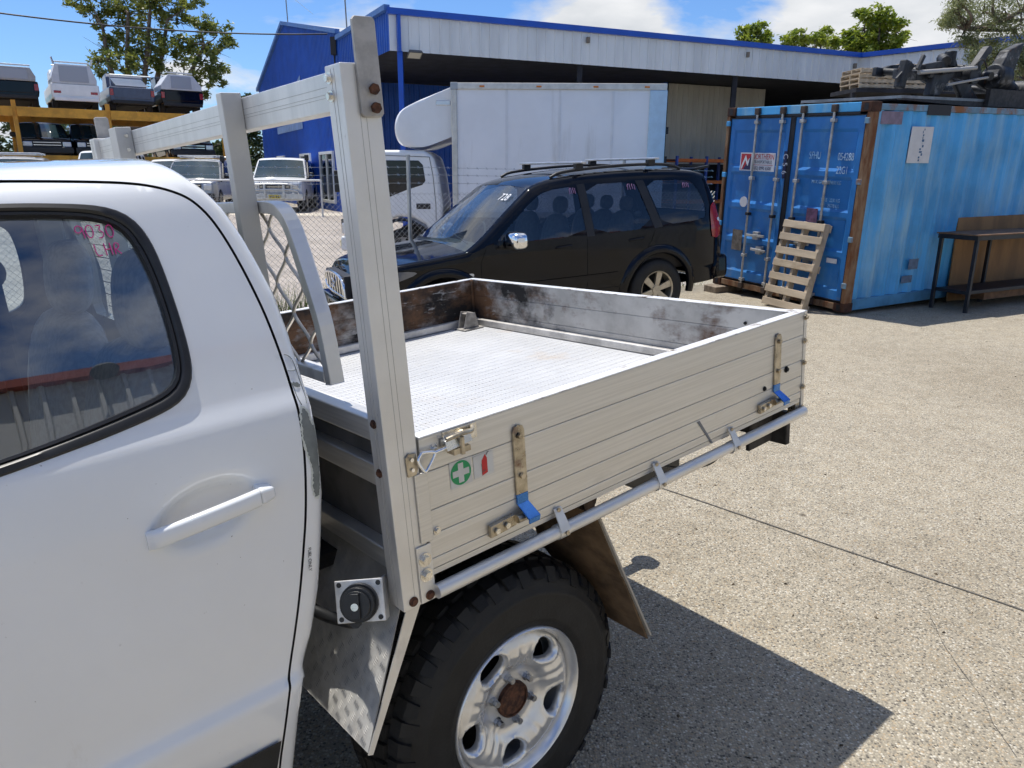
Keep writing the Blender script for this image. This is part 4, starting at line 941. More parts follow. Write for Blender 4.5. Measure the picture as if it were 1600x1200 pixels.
b = MB(); b.hexa([(.545, .03, -.085), (.545, .32, -.07), (.553, .32, -.07), (.553, .03, -.085)], [(.65, .035, -.33), (.60, .32, -.30), (.608, .32, -.30), (.658, .035, -.33)]); fp = b.build('mud_flap', mudbrown, ute)
b = MB(); b.hexa([(.642, .03, -.31), (.592, .33, -.27), (.60, .33, -.27), (.65, .03, -.31)], [(.748, .03, -.565), (.715, .22, -.53), (.722, .22, -.53), (.755, .03, -.565)]); b.build('flap_rubber', mudbrown, fp, bevel=.006, seg=3)
b = MB(); b.beam((.55, .028, -.085), (.755, .028, -.55), .006, .014, (0, 1, 0)); b.build('flap_edge', mat('chalky_edge', (.42, .38, .32), .9), fp)
b = MB(); b.cyl((.66, .16, -.12), (.66, .24, -.12), .028, 14); b.box(.62, .70, .18, .22, -.17, -.06); b.cyl((.70, .20, -.16), (.70, .23, -.17), .016, 10); b.build('spring_shackle', mat('brown_rusty_part', (.07, .045, .03), .9, vary=.5, vscale=20), ute, 40)
b = MB(); b.prism([(.95, -.06), (1.335, -.06), (1.335, -.285), (1.30, -.325), (1.12, -.305), (.95, -.2)], 1, .345, .40); b.build('under_tray_box', blackp, ute, bevel=.008, seg=3)
b = MB(); b.box(1.37, 1.535, .085, .10, -.165, -.055); b.box(1.515, 1.54, .03, .12, -.172, -.05); b.box(1.37, 1.39, .085, .30, -.10, -.055); b.build('light_bracket', mat('dark_bracket', (.03, .026, .024), .7, vary=.4, vscale=20), ute, bevel=.004)
b = MB(); b.box(1.40, 1.72, .955, 1.005, -.42, -.37); b.cyl((1.73, .98, -.37), (1.73, .98, -.30), .028, 14); b.cyl((1.70, .98, -.42), (1.70, .98, -.37), .06, 16); b.build('tow_hitch', grime, ute, 40)
b = MB(); b.tube(chaikin([(.93, .12, -.085), (1.02, .10, -.12), (1.10, .05, -.12), (1.14, .03, -.07)], 2), .004, 6); b.build('loose_cable', blackp, ute, 60)

# ---- wheels
def wheel_set(c, side, name='rear_wheel', full=True, parent=ute):
    """side -1: outer face towards -y"""
    cx, cy, cz = c
    ax = Vector((0, 1, 0)) * (-side)                # pointing inboard from the outer face
    e = bpy.data.objects.new(name, None); COL.objects.link(e); e.parent = parent; e.location = c; e.rotation_euler = (0, 0, 0 if side < 0 else math.pi)
    prof_t = [(.216, .004), (.222, -.004), (.236, -.0075), (.240, -.0105), (.246, -.0105), (.252, -.0115), (.285, -.0135), (.300, -.0135), (.310, -.0165), (.318, -.0165), (.324, -.011), (.338, -.006), (.362, .006), (.374, .022), (.379, .05), (.381, .12), (.379, .19), (.374, .218), (.362, .234), (.338, .246), (.300, .254), (.25, .25), (.222, .24), (.216, .236)]
    s = MB(); s.lathe(prof_t, (0, 0, 0), (0, 1, 0), 72); t_ = s.build('tyre', tyre_m, e, 50)
    s = MB(); nb = 46
    rows_ = ((-.004, .045, .0, 'sh'), (.056, .108, .5, 'c'), (.116, .160, .0, 'c'), (.170, .216, .5, 'c'), (.222, .262, .0, 'sh'))
    for i in range(nb):
        for y0, y1, ph, kd in rows_:
            t0 = 2 * math.pi * (i + ph + .09) / nb; t1 = 2 * math.pi * (i + ph + .91) / nb
            def pt(r, t, y): return (r * math.cos(t), y, r * math.sin(t))
            if kd == 'c':
                sk = .35 * (t1 - t0)
                s.hexa([pt(.376, t0, y0), pt(.376, t1, y0), pt(.376, t1 + sk, y1), pt(.376, t0 + sk, y1)], [pt(.389, t0 + .01, y0 + .003), pt(.389, t1 - .01, y0 + .003), pt(.389, t1 + sk - .01, y1 - .003), pt(.389, t0 + sk + .01, y1 - .003)])
            else:
                outb = y0 < .1; ya, yb = (y1, y0) if outb else (y0, y1)
                e_ = -1 if outb else 1; rr = .352 if i % 2 else .338
                A = [pt(.374, t0, ya), pt(.374, t1, ya), pt(.366, t1, ya + e_ * .026), pt(.366, t0, ya + e_ * .026)]
                Bq = [pt(.387, t0 + .008, ya), pt(.387, t1 - .008, ya), pt(.379, t1 - .008, ya + e_ * .030), pt(.379, t0 + .008, ya + e_ * .030)]
                s.hexa(A, Bq)
                A = [pt(.366, t0, ya + e_ * .026), pt(.366, t1, ya + e_ * .026), pt(rr, t1 - .012, ya + e_ * .047), pt(rr, t0 + .012, ya + e_ * .047)]
                Bq = [pt(.379, t0 + .008, ya + e_ * .030), pt(.379, t1 - .008, ya + e_ * .030), pt(rr + .004, t1 - .016, ya + e_ * .0535), pt(rr + .004, t0 + .016, ya + e_ * .0535)]
                s.hexa(A, Bq)
    s.build('tread_blocks', tyre_m, t_, kind='stuff')
    if not full: 
        s = MB(); s.cyl((0, .03, 0), (0, .05, 0), .215, 32); s.build('rim', rim_m, e); return e
    # rim: barrel + dished face with five windows
    s = MB(); s.lathe([(.2175, .006), (.2195, .000), (.2190, -.006), (.2150, -.009), (.2085, -.004), (.2035, .006), (.199, .016), (.1965, .030), (.196, .12), (.205, .19), (.215, .23)], (0, 0, 0), (0, 1, 0), 72); rm = s.build('rim', rim_m, e, 50)
    hol = []
    for k in range(5):
        th = R(45.3 - 72 * k); q = []
        for a in np.linspace(0, 2 * math.pi, 28, endpoint=False):
            cr_, sr_ = math.cos(a), math.sin(a); f = lambda v, p: math.copysign(abs(v) ** p, v)
            rr = .153 + .030 * f(cr_, .75); tt = (.040 - .010 * (cr_ < 0) * abs(cr_)) * f(sr_, .8) / .154
            q.append((rr * math.cos(th + tt), rr * math.sin(th + tt)))
        hol.append(q)
    circ = [(.1985 * math.cos(a), .1985 * math.sin(a)) for a in np.linspace(0, 2 * math.pi, 80, endpoint=False)]
    hub = [(.050 * math.cos(a), .050 * math.sin(a)) for a in np.linspace(0, 2 * math.pi, 40, endpoint=False)]
    def depth(P):
        r = np.hypot(P[:, 0], P[:, 1]); th = np.arctan2(P[:, 1], P[:, 0]) - R(45.3)
        d = np.interp(r, [.05, .085, .098, .115, .145, .172, .186, .1985], [.036, .036, .032, .018, .007, .006, .012, .022])
        sp = np.cos(5 * th)                      # +1 at windows, -1 on spokes
        w_ = np.exp(-((r - .135) / .035) ** 2)
        d = d - .007 * w_ * np.clip(-sp, 0, 1) ** 1.5 + .004 * w_ * np.clip(sp, 0, 1)
        d = d + .005 * np.exp(-((np.abs(sp + 1)) / .05) ** 2) * w_            # crease along each spoke
        dm = np.full(len(P), 1e9)
        for h in hol: dm = np.minimum(dm, dist_poly(P, h))
        d = d + .010 * np.exp(-(dm / .0045) ** 2) - .003 * np.exp(-((dm - .010) / .005) ** 2)
        return d
    def lf(P): return np.stack([P[:, 0], depth(P), P[:, 1]], 1)
    skin('wheel_face', circ, hol + [hub], .0055, lf, rim_m, e, 60, skirt=(0, .016, 0))
    s = MB(); s.cyl((0, .026, 0), (0, .034, 0), .0505, 32); s.lathe([(.051, .037), (.050, .024), (.043, .022)], (0, 0, 0), (0, 1, 0), 32); s.build('hub_cap', rust, e, 40)
    for k in range(6):
        a = R(97 - 60 * k); nx, nz_ = .0695 * math.cos(a), .0695 * math.sin(a)
        s = MB(); s.cyl((nx, .038, nz_), (nx, .026, nz_), .0125, 6, .0115); s.cyl((nx, .026, nz_), (nx, .012, nz_), .0085, 6); s.build('wheel_nut', mat('nut_steel', (.36, .37, .39), .35, .9, vary=.2, vscale=60), e)
    s = MB(); s.cyl((0, .11, 0), (0, .125, 0), .19, 40); s.build('brake_drum', grime, e)
    return e
wheel_set((.296, .098, -.57), -1)
wheel_set((.296, 1.68, -.52), 1, 'rear_wheel', False)
wheel_set((-2.70, .11, -.57), -1, 'front_wheel', False)
wheel_set((-2.70, 1.67, -.50), 1, 'front_wheel', False)
b = MB(); b.box(-.10, .75, .34, 1.45, -.09, -.055); b.build('wheel_arch_cover', grime, ute)
# ================================================================== VEHICLES
black_paint = mat('black_car_paint', (.0025, .0035, .007), .06, 0, coat=.1, vary=.3, vscale=3, rvary=.03, spec=.28)
silver_p = mat('silver_car_paint', (.42, .43, .44), .3, .5, coat=.5, vary=.05)
white_p = mat('white_car_paint', (.82, .83, .82), .3, 0, coat=.4, vary=.04, vscale=3)
red_p = mat('red_car_paint', (.35, .03, .03), .3, 0, coat=.5)
navy_p = mat('slate_blue_paint', (.045, .065, .12), .3, 0, coat=.4, vary=.1)
carglass = mat('car_glass', (.008, .012, .018), .03, 0, spec=.5, vary=.3, vscale=2)
screen_m = mat('windscreen_glass', (.02, .04, .05), .03, 0, spec=.8, coat=.3, vary=.2, vscale=2)
redlens = mat('red_lens', (.32, .012, .015), .15, coat=.6)
clearlens = mat('clear_lens', (.62, .64, .66), .08, .3, coat=.8)
amber = mat('amber_lens', (.6, .2, .03), .2)
alloy = mat('pale_alloy', (.50, .45, .36), .35, .7, vary=.1, vscale=20)
yplate = mat('yellow_plate', (.62, .50, .04), .4)
def arch(xc, r, zb, n=14):
    """points of a wheel opening from front to rear"""
    a0 = math.asin(max(-1, min(1, (zb - WZ[0]) / r))); return [(xc + r * math.cos(t), WZ[0] + r * math.sin(t)) for t in np.linspace(math.pi - a0, a0, n)]
WZ = [.38]
def simple_wheel(par, x, y, r, w_, out, rimr, rimm, spokes=6, name='wheel', lod=32):
    e = bpy.data.objects.new(name, None); COL.objects.link(e); e.parent = par; e.location = (x, y, r); e.rotation_euler = (0, 0, 0 if out < 0 else math.pi)
    s = MB(); s.lathe([(rimr, .0), (rimr + .02, -.008), (r * .82, -.014), (r * .95, .002), (r, .03), (r, w_ - .03), (r * .95, w_ - .002), (rimr, w_)], (0, 0, 0), (0, 1, 0), lod); s.build('tyre', tyre_m, e, 50)
    s = MB(); s.lathe([(rimr + .004, -.004), (rimr - .012, .004), (rimr - .018, .05), (rimr - .018, w_ * .8)], (0, 0, 0), (0, 1, 0), lod)
    for k in range(spokes):
        a = 2 * math.pi * k / spokes + .3; c, sn = math.cos(a), math.sin(a); n_ = Vector((-sn, 0, c))
        p0, p1 = Vector((c * .03, .022, sn * .03)), Vector((c * (rimr - .008), .012, sn * (rimr - .008)))
        s.hexa([p0 - n_ * .028, p0 + n_ * .028, p0 + n_ * .028 + Vector((0, .03, 0)), p0 - n_ * .028 + Vector((0, .03, 0))], [p1 - n_ * .042, p1 + n_ * .042, p1 + n_ * .042 + Vector((0, .03, 0)), p1 - n_ * .042 + Vector((0, .03, 0))])
    s.cyl((0, .012, 0), (0, .05, 0), .055, 16); s.build('rim', rimm, e, 40)
    s = MB(); s.cyl((0, w_ * .45, 0), (0, w_ * .5, 0), rimr - .02, 24); s.build('brake_disc', grime, e)
    return e
class Car:
    def __init__(s, root, pieces, W, zb, wheels, xo=0., tum=(1.05, 1.8, .17), pf=(.55, .13), pr=(.4, .07), rr=.055, step=.05, paint=None, zroof=None, arch_r=.06, holes=(), gs=None, gr=None):
        s.root = root; s.W = W; s.xo = xo; s.tum = tum; s.pf = pf; s.pr = pr; s.rr = rr; WZ[0] = wheels[0][1]
        s.pieces = [(k, chaikin(p, 2)) for k, p in pieces]
        s.top = []
        for k, p in s.pieces: s.top += p if not s.top else p[1:]
        s.xmax = max(p[0] for p in s.top)
        bot = []
        for (xc, r) in sorted(wheels, key=lambda q: -q[0]): bot += list(reversed(arch(xc, r + arch_r, zb)))
        outl = resample(s.top, step, False) + [(s.top[-1][0] - .02, zb)] * 0 + bot
        s.skins = []; A_ = np.array(resample(s.top, .03, False)); tg_ = np.gradient(A_, axis=0); tg_ /= np.linalg.norm(tg_, axis=1)[:, None] + 1e-9; nr_ = np.stack([tg_[:, 1], -tg_[:, 0]], 1)
        ex_ = np.concatenate([A_ + nr_ * d_ for d_ in ((.008, .02, .036, .055) if step < .06 else (.015, .045))])
        for sg in (-1, 1):
            s.skins.append(skin('body_side', outl, [chaikin(h_, 1, True) for h_ in holes], step, lambda P: s.lift(P, sg), paint, root, 40, flip=(sg > 0), extra=ex_))
        for k, p in s.pieces:
            p2 = resample(p, .12, False); A = np.array(p2); hwid = s.hw(A[:, 0], A[:, 1], np.zeros(len(A))); tg = np.gradient(A, axis=0); tg /= np.linalg.norm(tg, axis=1)[:, None] + 1e-9; nx, nz_ = -tg[:, 1], tg[:, 0]
            rows_ = []
            for i in range(len(A)):
                rows_.append([(A[i, 0] - xo + nx[i] * .035 * (1 - u * u), hwid[i] * u, A[i, 1] + nz_[i] * .035 * (1 - u * u)) for u in np.linspace(-1, 1, 11)])
            b = MB(); b.grid(rows_); b.build({'g': 'windscreen', 'r': 'rear_window'}.get(k, 'body_top'), (gs or screen_m) if k == 'g' else (gr or carglass) if k == 'r' else paint, root, 50)
        zf = zb + .02
        b = MB(); b.add([(s.top[0][0] - xo + .1, -W / 2 + .12, zf), (s.top[-1][0] - xo - .1, -W / 2 + .12, zf), (s.top[-1][0] - xo - .1, W / 2 - .12, zf), (s.top[0][0] - xo + .1, W / 2 - .12, zf)], [(0, 1, 2, 3)]); b.build('floor_pan', grime, root)
        for xc, r in wheels:
            for sg in (-1, 1): 
                b = MB(); b.cyl((xc - xo, sg * (W / 2 - .26), r), (xc - xo, sg * (W / 2 - .30), r), r + .09, 20); b.build('wheel_liner', grime, root)
    def hw(s, x, z, d):
        w_ = s.W / 2 - s.tum[2] * np.clip((z - s.tum[0]) / (s.tum[1] - s.tum[0]), 0, 1.3) ** 1.15 - .05 * np.clip((.62 - z) / .3, 0, 1.5)
        w_ = w_ - s.pf[1] * np.clip((s.pf[0] - x) / s.pf[0], 0, 1) ** 2 - s.pr[1] * np.clip((x - (s.xmax - s.pr[0])) / s.pr[0], 0, 1) ** 2
        q = np.clip(1 - d / s.rr, 0, 1); return w_ - s.rr * (1 - np.sqrt(np.maximum(0, 1 - q * q)))
    def lift(s, P, sg, off=0.):
        d = dist_poly(P, s.top, False); w_ = s.hw(P[:, 0], P[:, 1], d) + off
        return np.stack([P[:, 0] - s.xo, sg * w_, P[:, 1]], 1)
    def panel(s, name, poly, m, off=.004, step=.08, sides=(-1, 1), par=None, sm=True):
        o = None
        for sg in sides: o = skin(name, chaikin(poly, 1, True) if sm else poly, [], step, lambda P: s.lift(P, sg, off), m, par or s.root, 40, flip=(sg > 0))
        return o
    def line(s, pts, r, m, name, sides=(-1,), off=.002, n=5):
        for sg in sides:
            Q = np.array(resample(pts, .05, False)); b = MB(); b.tube([tuple(p) for p in s.lift(Q, sg, off)], r, n); b.build(name, m, s.root, 60)

# ---- black four-wheel drive parked nose down behind the tray
suv = thing('black_four_wheel_drive', 'black four-wheel-drive wagon with roof bars and chrome mirror behind the tray', 'car')
yaw, pit = .447, .056; cN = Vector((1.80, 9.16, 0)) + Vector((-math.sin(yaw), math.cos(yaw), 0)) * .90
suv.matrix_world = Matrix.Translation(cN) @ Matrix.Rotation(yaw, 4, 'Z') @ Matrix.Rotation(-pit, 4, 'Y')
SP = [('b', [(.06, .40), (.02, .50), (.0, .62), (.03, .78), (.08, .90), (.16, .965), (.40, 1.015), (.80, 1.05), (1.18, 1.085)]), ('g', [(1.18, 1.085), (1.36, 1.19), (1.72, 1.47), (2.03, 1.69)]),
      ('b', [(2.03, 1.69), (2.16, 1.745), (2.40, 1.79), (2.9, 1.825), (3.5, 1.83), (4.05, 1.805), (4.40, 1.765), (4.50, 1.73)]), ('r', [(4.50, 1.73), (4.58, 1.55), (4.66, 1.25)]), ('b', [(4.66, 1.25), (4.69, 1.05), (4.70, .85), (4.74, .72), (4.74, .55), (4.66, .42)])]
gsuv = glass('suv_side_glass', (.34, .37, .42), 1.75); gscr = glass('suv_screen_glass', (.55, .66, .68), 1.9)
SG = [[(1.50, 1.135), (1.70, 1.30), (2.02, 1.55), (2.22, 1.655), (2.62, 1.685), (2.66, 1.40), (2.665, 1.135)], [(2.78, 1.135), (2.76, 1.40), (2.74, 1.69), (3.42, 1.69), (3.50, 1.55), (3.60, 1.15)], [(3.74, 1.165), (3.66, 1.42), (3.56, 1.69), (4.16, 1.675), (4.30, 1.60), (4.38, 1.42), (4.42, 1.26), (4.34, 1.19)]]
C = Car(suv, SP, 1.86, .40, [(.88, .385), (3.67, .385)], xo=3.67, paint=black_paint, step=.04, tum=(1.08, 1.80, .20), pf=(.75, .20), pr=(.5, .10), rr=.07, arch_r=.075, holes=SG, gs=gscr, gr=gsuv)
# glazing
for nm_, pl_ in zip(('front_door_glass', 'rear_door_glass', 'quarter_glass'), SG): C.panel(nm_, pl_, gsuv, -.004)
pil = mat('matt_black_trim', (.012, .012, .013), .5, vary=.2)
C.panel('door_pillar_trim', [(2.672, 1.12), (2.63, 1.70), (2.735, 1.705), (2.775, 1.12)], pil, .003, sm=False)
C.panel('door_pillar_trim', [(3.61, 1.14), (3.43, 1.70), (3.545, 1.70), (3.73, 1.15)], pil, .003, sm=False)
seam_m = mat('panel_gap', (.002, .002, .002), .9)
for L in ([(1.33, .50), (1.33, .95), (1.40, 1.10)], [(2.66, .50), (2.67, 1.1)], [(3.18, .56), (3.42, .80), (3.56, 1.0), (3.62, 1.14)], [(1.34, .50), (3.10, .50)], [(.10, .93), (.5, .99), (1.25, 1.07)]): C.line(L, .004, seam_m, 'panel_gap', (-1,), -.001, 4)
C.panel('side_moulding', [(1.40, .60), (3.02, .60), (3.10, .68), (1.40, .69)], black_paint, .020, sm=False)
for x0 in (2.36, 3.34):
    b = MB(); yb = -float(C.hw(np.array([x0]), np.array([1.04]), np.array([1.]))[0]); b.tube(chaikin([(x0 - 3.67 - .10, yb + .005, 1.03), (x0 - 3.67 - .08, yb - .028, 1.035), (x0 - 3.67 + .08, yb - .028, 1.045), (x0 - 3.67 + .10, yb + .005, 1.045)], 2), .013, 8); b.build('door_handle', black_paint, suv, 60)
# cabin
cab_t = mat('suv_interior', (.035, .033, .032), .8, vary=.2, vscale=8); cab_s = mat('suv_seat', (.15, .145, .14), .85, vary=.12, vscale=20)
b = MB(); b.box(1.25 - 3.67, 4.55 - 3.67, -.80, .80, .62, .70); b.build('cabin_floor', cab_t, suv)
b = MB(); b.prism([(1.22, .70), (1.22, 1.06), (1.50, 1.12), (1.66, 1.02), (1.62, .70)], 1, -.76, .76)
b.v = [(x - 3.67, y, z) for x, y, z in b.v]; b.build('dashboard', cab_t, suv, bevel=.03)
for yy in (-.38, .38):
    st = cushion('front_seat', (2.52 - 3.67, yy, 1.02), .10, .25, .34, .22, cab_s, suv); cushion('head_rest', (2.63 - 3.67, yy, 1.46), .06, .14, .10, .1, cab_s, st, 2.6)
    cushion('seat_base', (2.28 - 3.67, yy, .82), .27, .26, .10, 0, cab_s, st)
for yy in (-.45, .0, .45):
    st = cushion('rear_seat', (3.42 - 3.67, yy, 1.02), .09, .22, .32, .2, cab_s, suv); cushion('head_rest', (3.52 - 3.67, yy, 1.42), .05, .12, .09, .1, cab_s, st, 2.6)
b = MB(); b.lathe([(.18, -.014), (.195, 0), (.18, .014), (.165, 0)], (1.86 - 3.67, .38, 1.10), (-.9, 0, .4), 24, True); b.build('steering_wheel', cab_t, suv, 60)
b = MB(); b.box(1.25 - 3.67, 4.5 - 3.67, -.845, -.83, .66, 1.08); b.build('door_card', cab_t, suv); b = MB(); b.box(1.25 - 3.67, 4.5 - 3.67, .83, .845, .66, 1.08); b.build('door_card', cab_t, suv)
# flares
for xc in (.88, 3.67):
    for sg in (-1, 1):
        n = 22; A = []
        for k, t in enumerate(np.linspace(R(-8), R(188), n)):
            row = []
            for rr_, of in ((.452, -.012), (.458, .030), (.475, .042), (.53, .036), (.56, .006), (.565, -.01)):
                x, z = xc + rr_ * math.cos(t), .385 + rr_ * math.sin(t); w_ = float(C.hw(np.array([x]), np.array([z]), np.array([1.]))[0]) + of
                row.append((x - 3.67, sg * w_, z))
            A.append(row)
        b = MB(); b.grid(A); b.build('wheel_flare', black_paint, suv, 50)
for sg in (-1, 1): simple_wheel(suv, 0, sg * .90, .385, .26, sg, .232, alloy, 6, 'rear_wheel', 40)
for sg in (-1, 1): simple_wheel(suv, .88 - 3.67, sg * .87, .385, .26, sg, .232, alloy, 6, 'front_wheel', 32)
# mirror, lights, bars
b = MB(); V = []
m_ = cushion('door_mirror', (1.70 - 3.67, -1.07, 1.17), .10, .15, .10, 0, chrome, suv, 3.2)
b = MB(); b.beam((1.70 - 3.67, -.86, 1.09), (1.70 - 3.67, -.98, 1.11), .08, .05); b.build('mirror_arm', black_paint, suv, bevel=.01)
m_ = cushion('door_mirror', (1.70 - 3.67, 1.06, 1.16), .085, .12, .085, 0, chrome, suv, 3.2)
C.panel('tail_light', [(4.47, 1.32), (4.46, .98), (4.58, .94), (4.655, 1.0), (4.63, 1.28), (4.58, 1.40)], redlens, .012, .04)
for z_ in (1.16, 1.05): 
    for sg in (-1, 1): cushion('reverse_lens', (4.59 - 3.67, sg * .84, z_), .06, .035, .042, 0, clearlens, suv, 2.4)
C.panel('head_light', [(.12, .80), (.12, .90), (.30, .95), (.56, .945), (.62, .915), (.38, .84)], mat('smoked_lens', (.16, .17, .19), .08, .2, coat=.8), .010, .04)
C.panel('side_repeater', [(1.16, .815), (1.16, .855), (1.24, .855), (1.24, .815)], clearlens, .008, .04)
b = MB(); b.prism([(-.48, .66), (.48, .66), (.44, .90), (-.44, .90)], 0, -.055 - 3.67, .05 - 3.67); b.build('grille', pil, suv, bevel=.01)
for k in range(7):
    yy = -.36 + k * .12; b = MB(); b.box(-.075 - 3.67, -.05 - 3.67, yy - .018, yy + .018, .68, .885); b.build('grille_bar', chrome, suv, bevel=.006)
b = MB(); b.tube(chaikin([(-.065 - 3.67, -.46, .67), (-.065 - 3.67, -.43, .895), (-.065 - 3.67, .43, .895), (-.065 - 3.67, .46, .67), (-.065 - 3.67, -.46, .67)], 2), .018, 8); b.build('grille_surround', chrome, suv, 60)
b = MB(); b.lathe([(.055, -.008), (.055, .008), (.04, .008), (.04, -.008)], (-.09 - 3.67, 0, .79), (1, 0, 0), 24, True); b.build('grille_badge', chrome, suv, 50)
b = MB(); b.prism([(-.93, .0), (-.80, -.10), (-.4, -.15), (.4, -.15), (.80, -.10), (.93, .0), (.93, .6), (.8, .1), (-.8, .1), (-.93, .6)][::-1] if False else [(-.80, .36), (.80, .36), (.86, .46), (.84, .60), (-.84, .60), (-.86, .46)], 0, -.10 - 3.67, .12 - 3.67); b.build('front_bumper', black_paint, suv, bevel=.05, seg=4)
b = MB(); b.prism([(-.86, .42), (.86, .42), (.88, .52), (.86, .72), (-.86, .72), (-.88, .52)], 0, 4.60 - 3.67, 4.80 - 3.67); b.build('rear_bumper', black_paint, suv, bevel=.05, seg=4)
b = MB(); b.hexa([(4.38 - 3.67, -.66, 1.765), (4.38 - 3.67, .66, 1.765), (4.66 - 3.67, .62, 1.79), (4.66 - 3.67, -.62, 1.79)], [(4.38 - 3.67, -.66, 1.80), (4.38 - 3.67, .66, 1.80), (4.66 - 3.67, .62, 1.825), (4.66 - 3.67, -.62, 1.825)]); b.build('roof_spoiler', black_paint, suv, bevel=.015)
sil = mat('silver_bar', (.55, .56, .57), .3, .8, vary=.1, vscale=10)
for sg in (-1, 1):
    b = MB(); b.tube(chaikin([(2.35 - 3.67, sg * .66, 1.79), (2.48 - 3.67, sg * .665, 1.85), (3.3 - 3.67, sg * .665, 1.885), (4.0 - 3.67, sg * .665, 1.865), (4.16 - 3.67, sg * .66, 1.80)], 2), .018, 8); b.build('roof_rail', pil, suv, 60)
for x0 in (2.72, 3.72):
    b = MB(); b.box(x0 - 3.67 - .035, x0 - 3.67 + .035, -.80, .80, 1.925, 1.95); q = b.build('cross_bar', sil, suv, bevel=.008)
    for sg in (-1, 1): b = MB(); b.box(x0 - 3.67 - .05, x0 - 3.67 + .05, sg * .665 - .035, sg * .665 + .035, 1.85, 1.93); b.build('bar_foot', pil, q, bevel=.01)
b = MB(); b.beam((1.32 - 3.67, -.60, 1.135), (1.40 - 3.67, .05, 1.20), .012, .012); b.build('wiper', pil, suv)
b = MB(); b.beam((1.32 - 3.67, -.02, 1.14), (1.40 - 3.67, .60, 1.20), .012, .012); b.build('wiper', pil, suv)
wmark = mat('white_marker', (.7, .72, .75), .6); pmark = mat('pale_pink_marker', (.45, .25, .45), .6)
def marks(x, z, w_, h_, m, n):
    b = MB(); rr_ = random.Random(n)
    for k in range(n):
        pts = [(x + w_ * (k + .15 + .6 * rr_.random()) / n, z + h_ * q + .01 * rr_.random()) for q in (0, .35, .7, 1)]; b.tube([tuple(p) for p in C.lift(np.array(pts), -1, .006)], .0035, 4); b.cut()
    b.build('marker_stroke', m, suv)
marks(2.52, 1.60, .09, .06, pmark, 4); marks(3.30, 1.60, .12, .06, pmark, 4); marks(4.10, 1.58, .10, .05, pmark, 4)
for k, (dx0, t) in enumerate(((0, '7'), (.085, '2'), (.17, '8'))):
    text('screen_number', t, .15, wmark, suv, frame((1.90 - 3.67 - .050, -.40 - dx0, 1.60), (0, -1, 0), (.78, 0, .62)), .001)

# ---- white box truck beyond the fence
bt = thing('box_truck', 'white box truck with rounded wind deflector parked behind the wire fence', 'truck', (0, 14.0, 0))
wt = mat('white_truck_paint', (.80, .82, .83), .3, 0, coat=.4, vary=.03, vscale=2); boxw = mat('white_box_panel', (.84, .86, .88), .45, 0, vary=.03, vscale=1)
atrim = mat('alloy_box_trim', (.62, .60, .55), .4, .5, vary=.1, vscale=6)
b = MB(); b.box(-1.08, 2.68, .03, 2.10, 1.05, 3.24); b.build('cargo_box', boxw, bt)
b = MB(); b.box(-1.10, 2.70, 0, .06, 3.18, 3.29); b.box(-1.10, 2.70, 2.07, 2.13, 3.18, 3.29); b.box(-1.095, 2.695, .06, 2.07, 3.245, 3.285); b.build('top_rail', atrim, bt, bevel=.012)
b = MB(); b.box(-1.10, -1.0, 0, .10, 1.0, 3.18); b.build('front_corner_trim', atrim, bt, bevel=.012)
b = MB(); b.box(-1.12, 2.70, .0, .05, .98, 1.08); b.build('bottom_rail', atrim, bt, bevel=.01)
b = MB(); b.box(2.40, 2.71, -.004, .08, 1.0, 3.18); b.build('rear_corner_trim', mat('pale_blue_trim', (.50, .66, .78), .4, .2, vary=.05), bt, bevel=.012)
b = MB(); b.box(-1.11, -.98, -.006, .09, 3.17, 3.295); b.build('corner_cap', mat('grey_corner_casting', (.36, .38, .40), .4, .6), bt, bevel=.01)
for z_ in (1.95, 2.45): b = MB(); b.box(2.71, 2.76, .0, .05, z_, z_ + .12); b.build('door_hinge', pil, bt)
for xx in (-.12, .82, 1.76): b = MB(); b.box(xx - .022, xx + .022, .022, .031, 1.08, 3.18); b.build('panel_seam', mat('seam_white', (.74, .76, .78), .5, vary=.03), bt)
for xx in (-.6, .4, 1.4, 2.3): b = MB(); b.box(xx, xx + .09, -.012, .0, 3.215, 3.245); b.build('marker_light', amber, bt, bevel=.004)
overlay(boxw, (.55, .55, .53), 1.6, .56, .80, (1.5, 1.5, .18), rough=.7)
# rounded deflector on the box front
dp = chaikin([(-1.085, 3.235), (-1.45, 3.10), (-1.82, 2.96), (-2.10, 2.80), (-2.17, 2.50), (-2.08, 2.24), (-1.82, 2.19), (-1.085, 2.40)], 2)
rows_ = []
for yv, k in ((.10, .0), (.105, .55), (.12, .80), (.16, .93), (.24, .985), (.4, 1.), (1.05, 1.), (1.7, 1.), (1.86, .985), (1.94, .93), (1.98, .80), (1.995, .55), (2.0, .0)):
    cx_, cz_ = -1.085, 2.80; rows_.append([(cx_ + (x - cx_) * (.72 + .28 * k), yv, z) for x, z in dp])
b = MB(); b.grid(rows_); n_ = len(dp); b.f.append(tuple(range(n_))); b.f.append(tuple(range(12 * n_ + n_ - 1, 12 * n_ - 1, -1)))
wd_ = b.build('wind_deflector', wt, bt, 35)
b = MB(); b.box(-1.38, -1.12, .085, .11, 2.92, 3.0); b.build('side_marker', clearlens, wd_, bevel=.01)
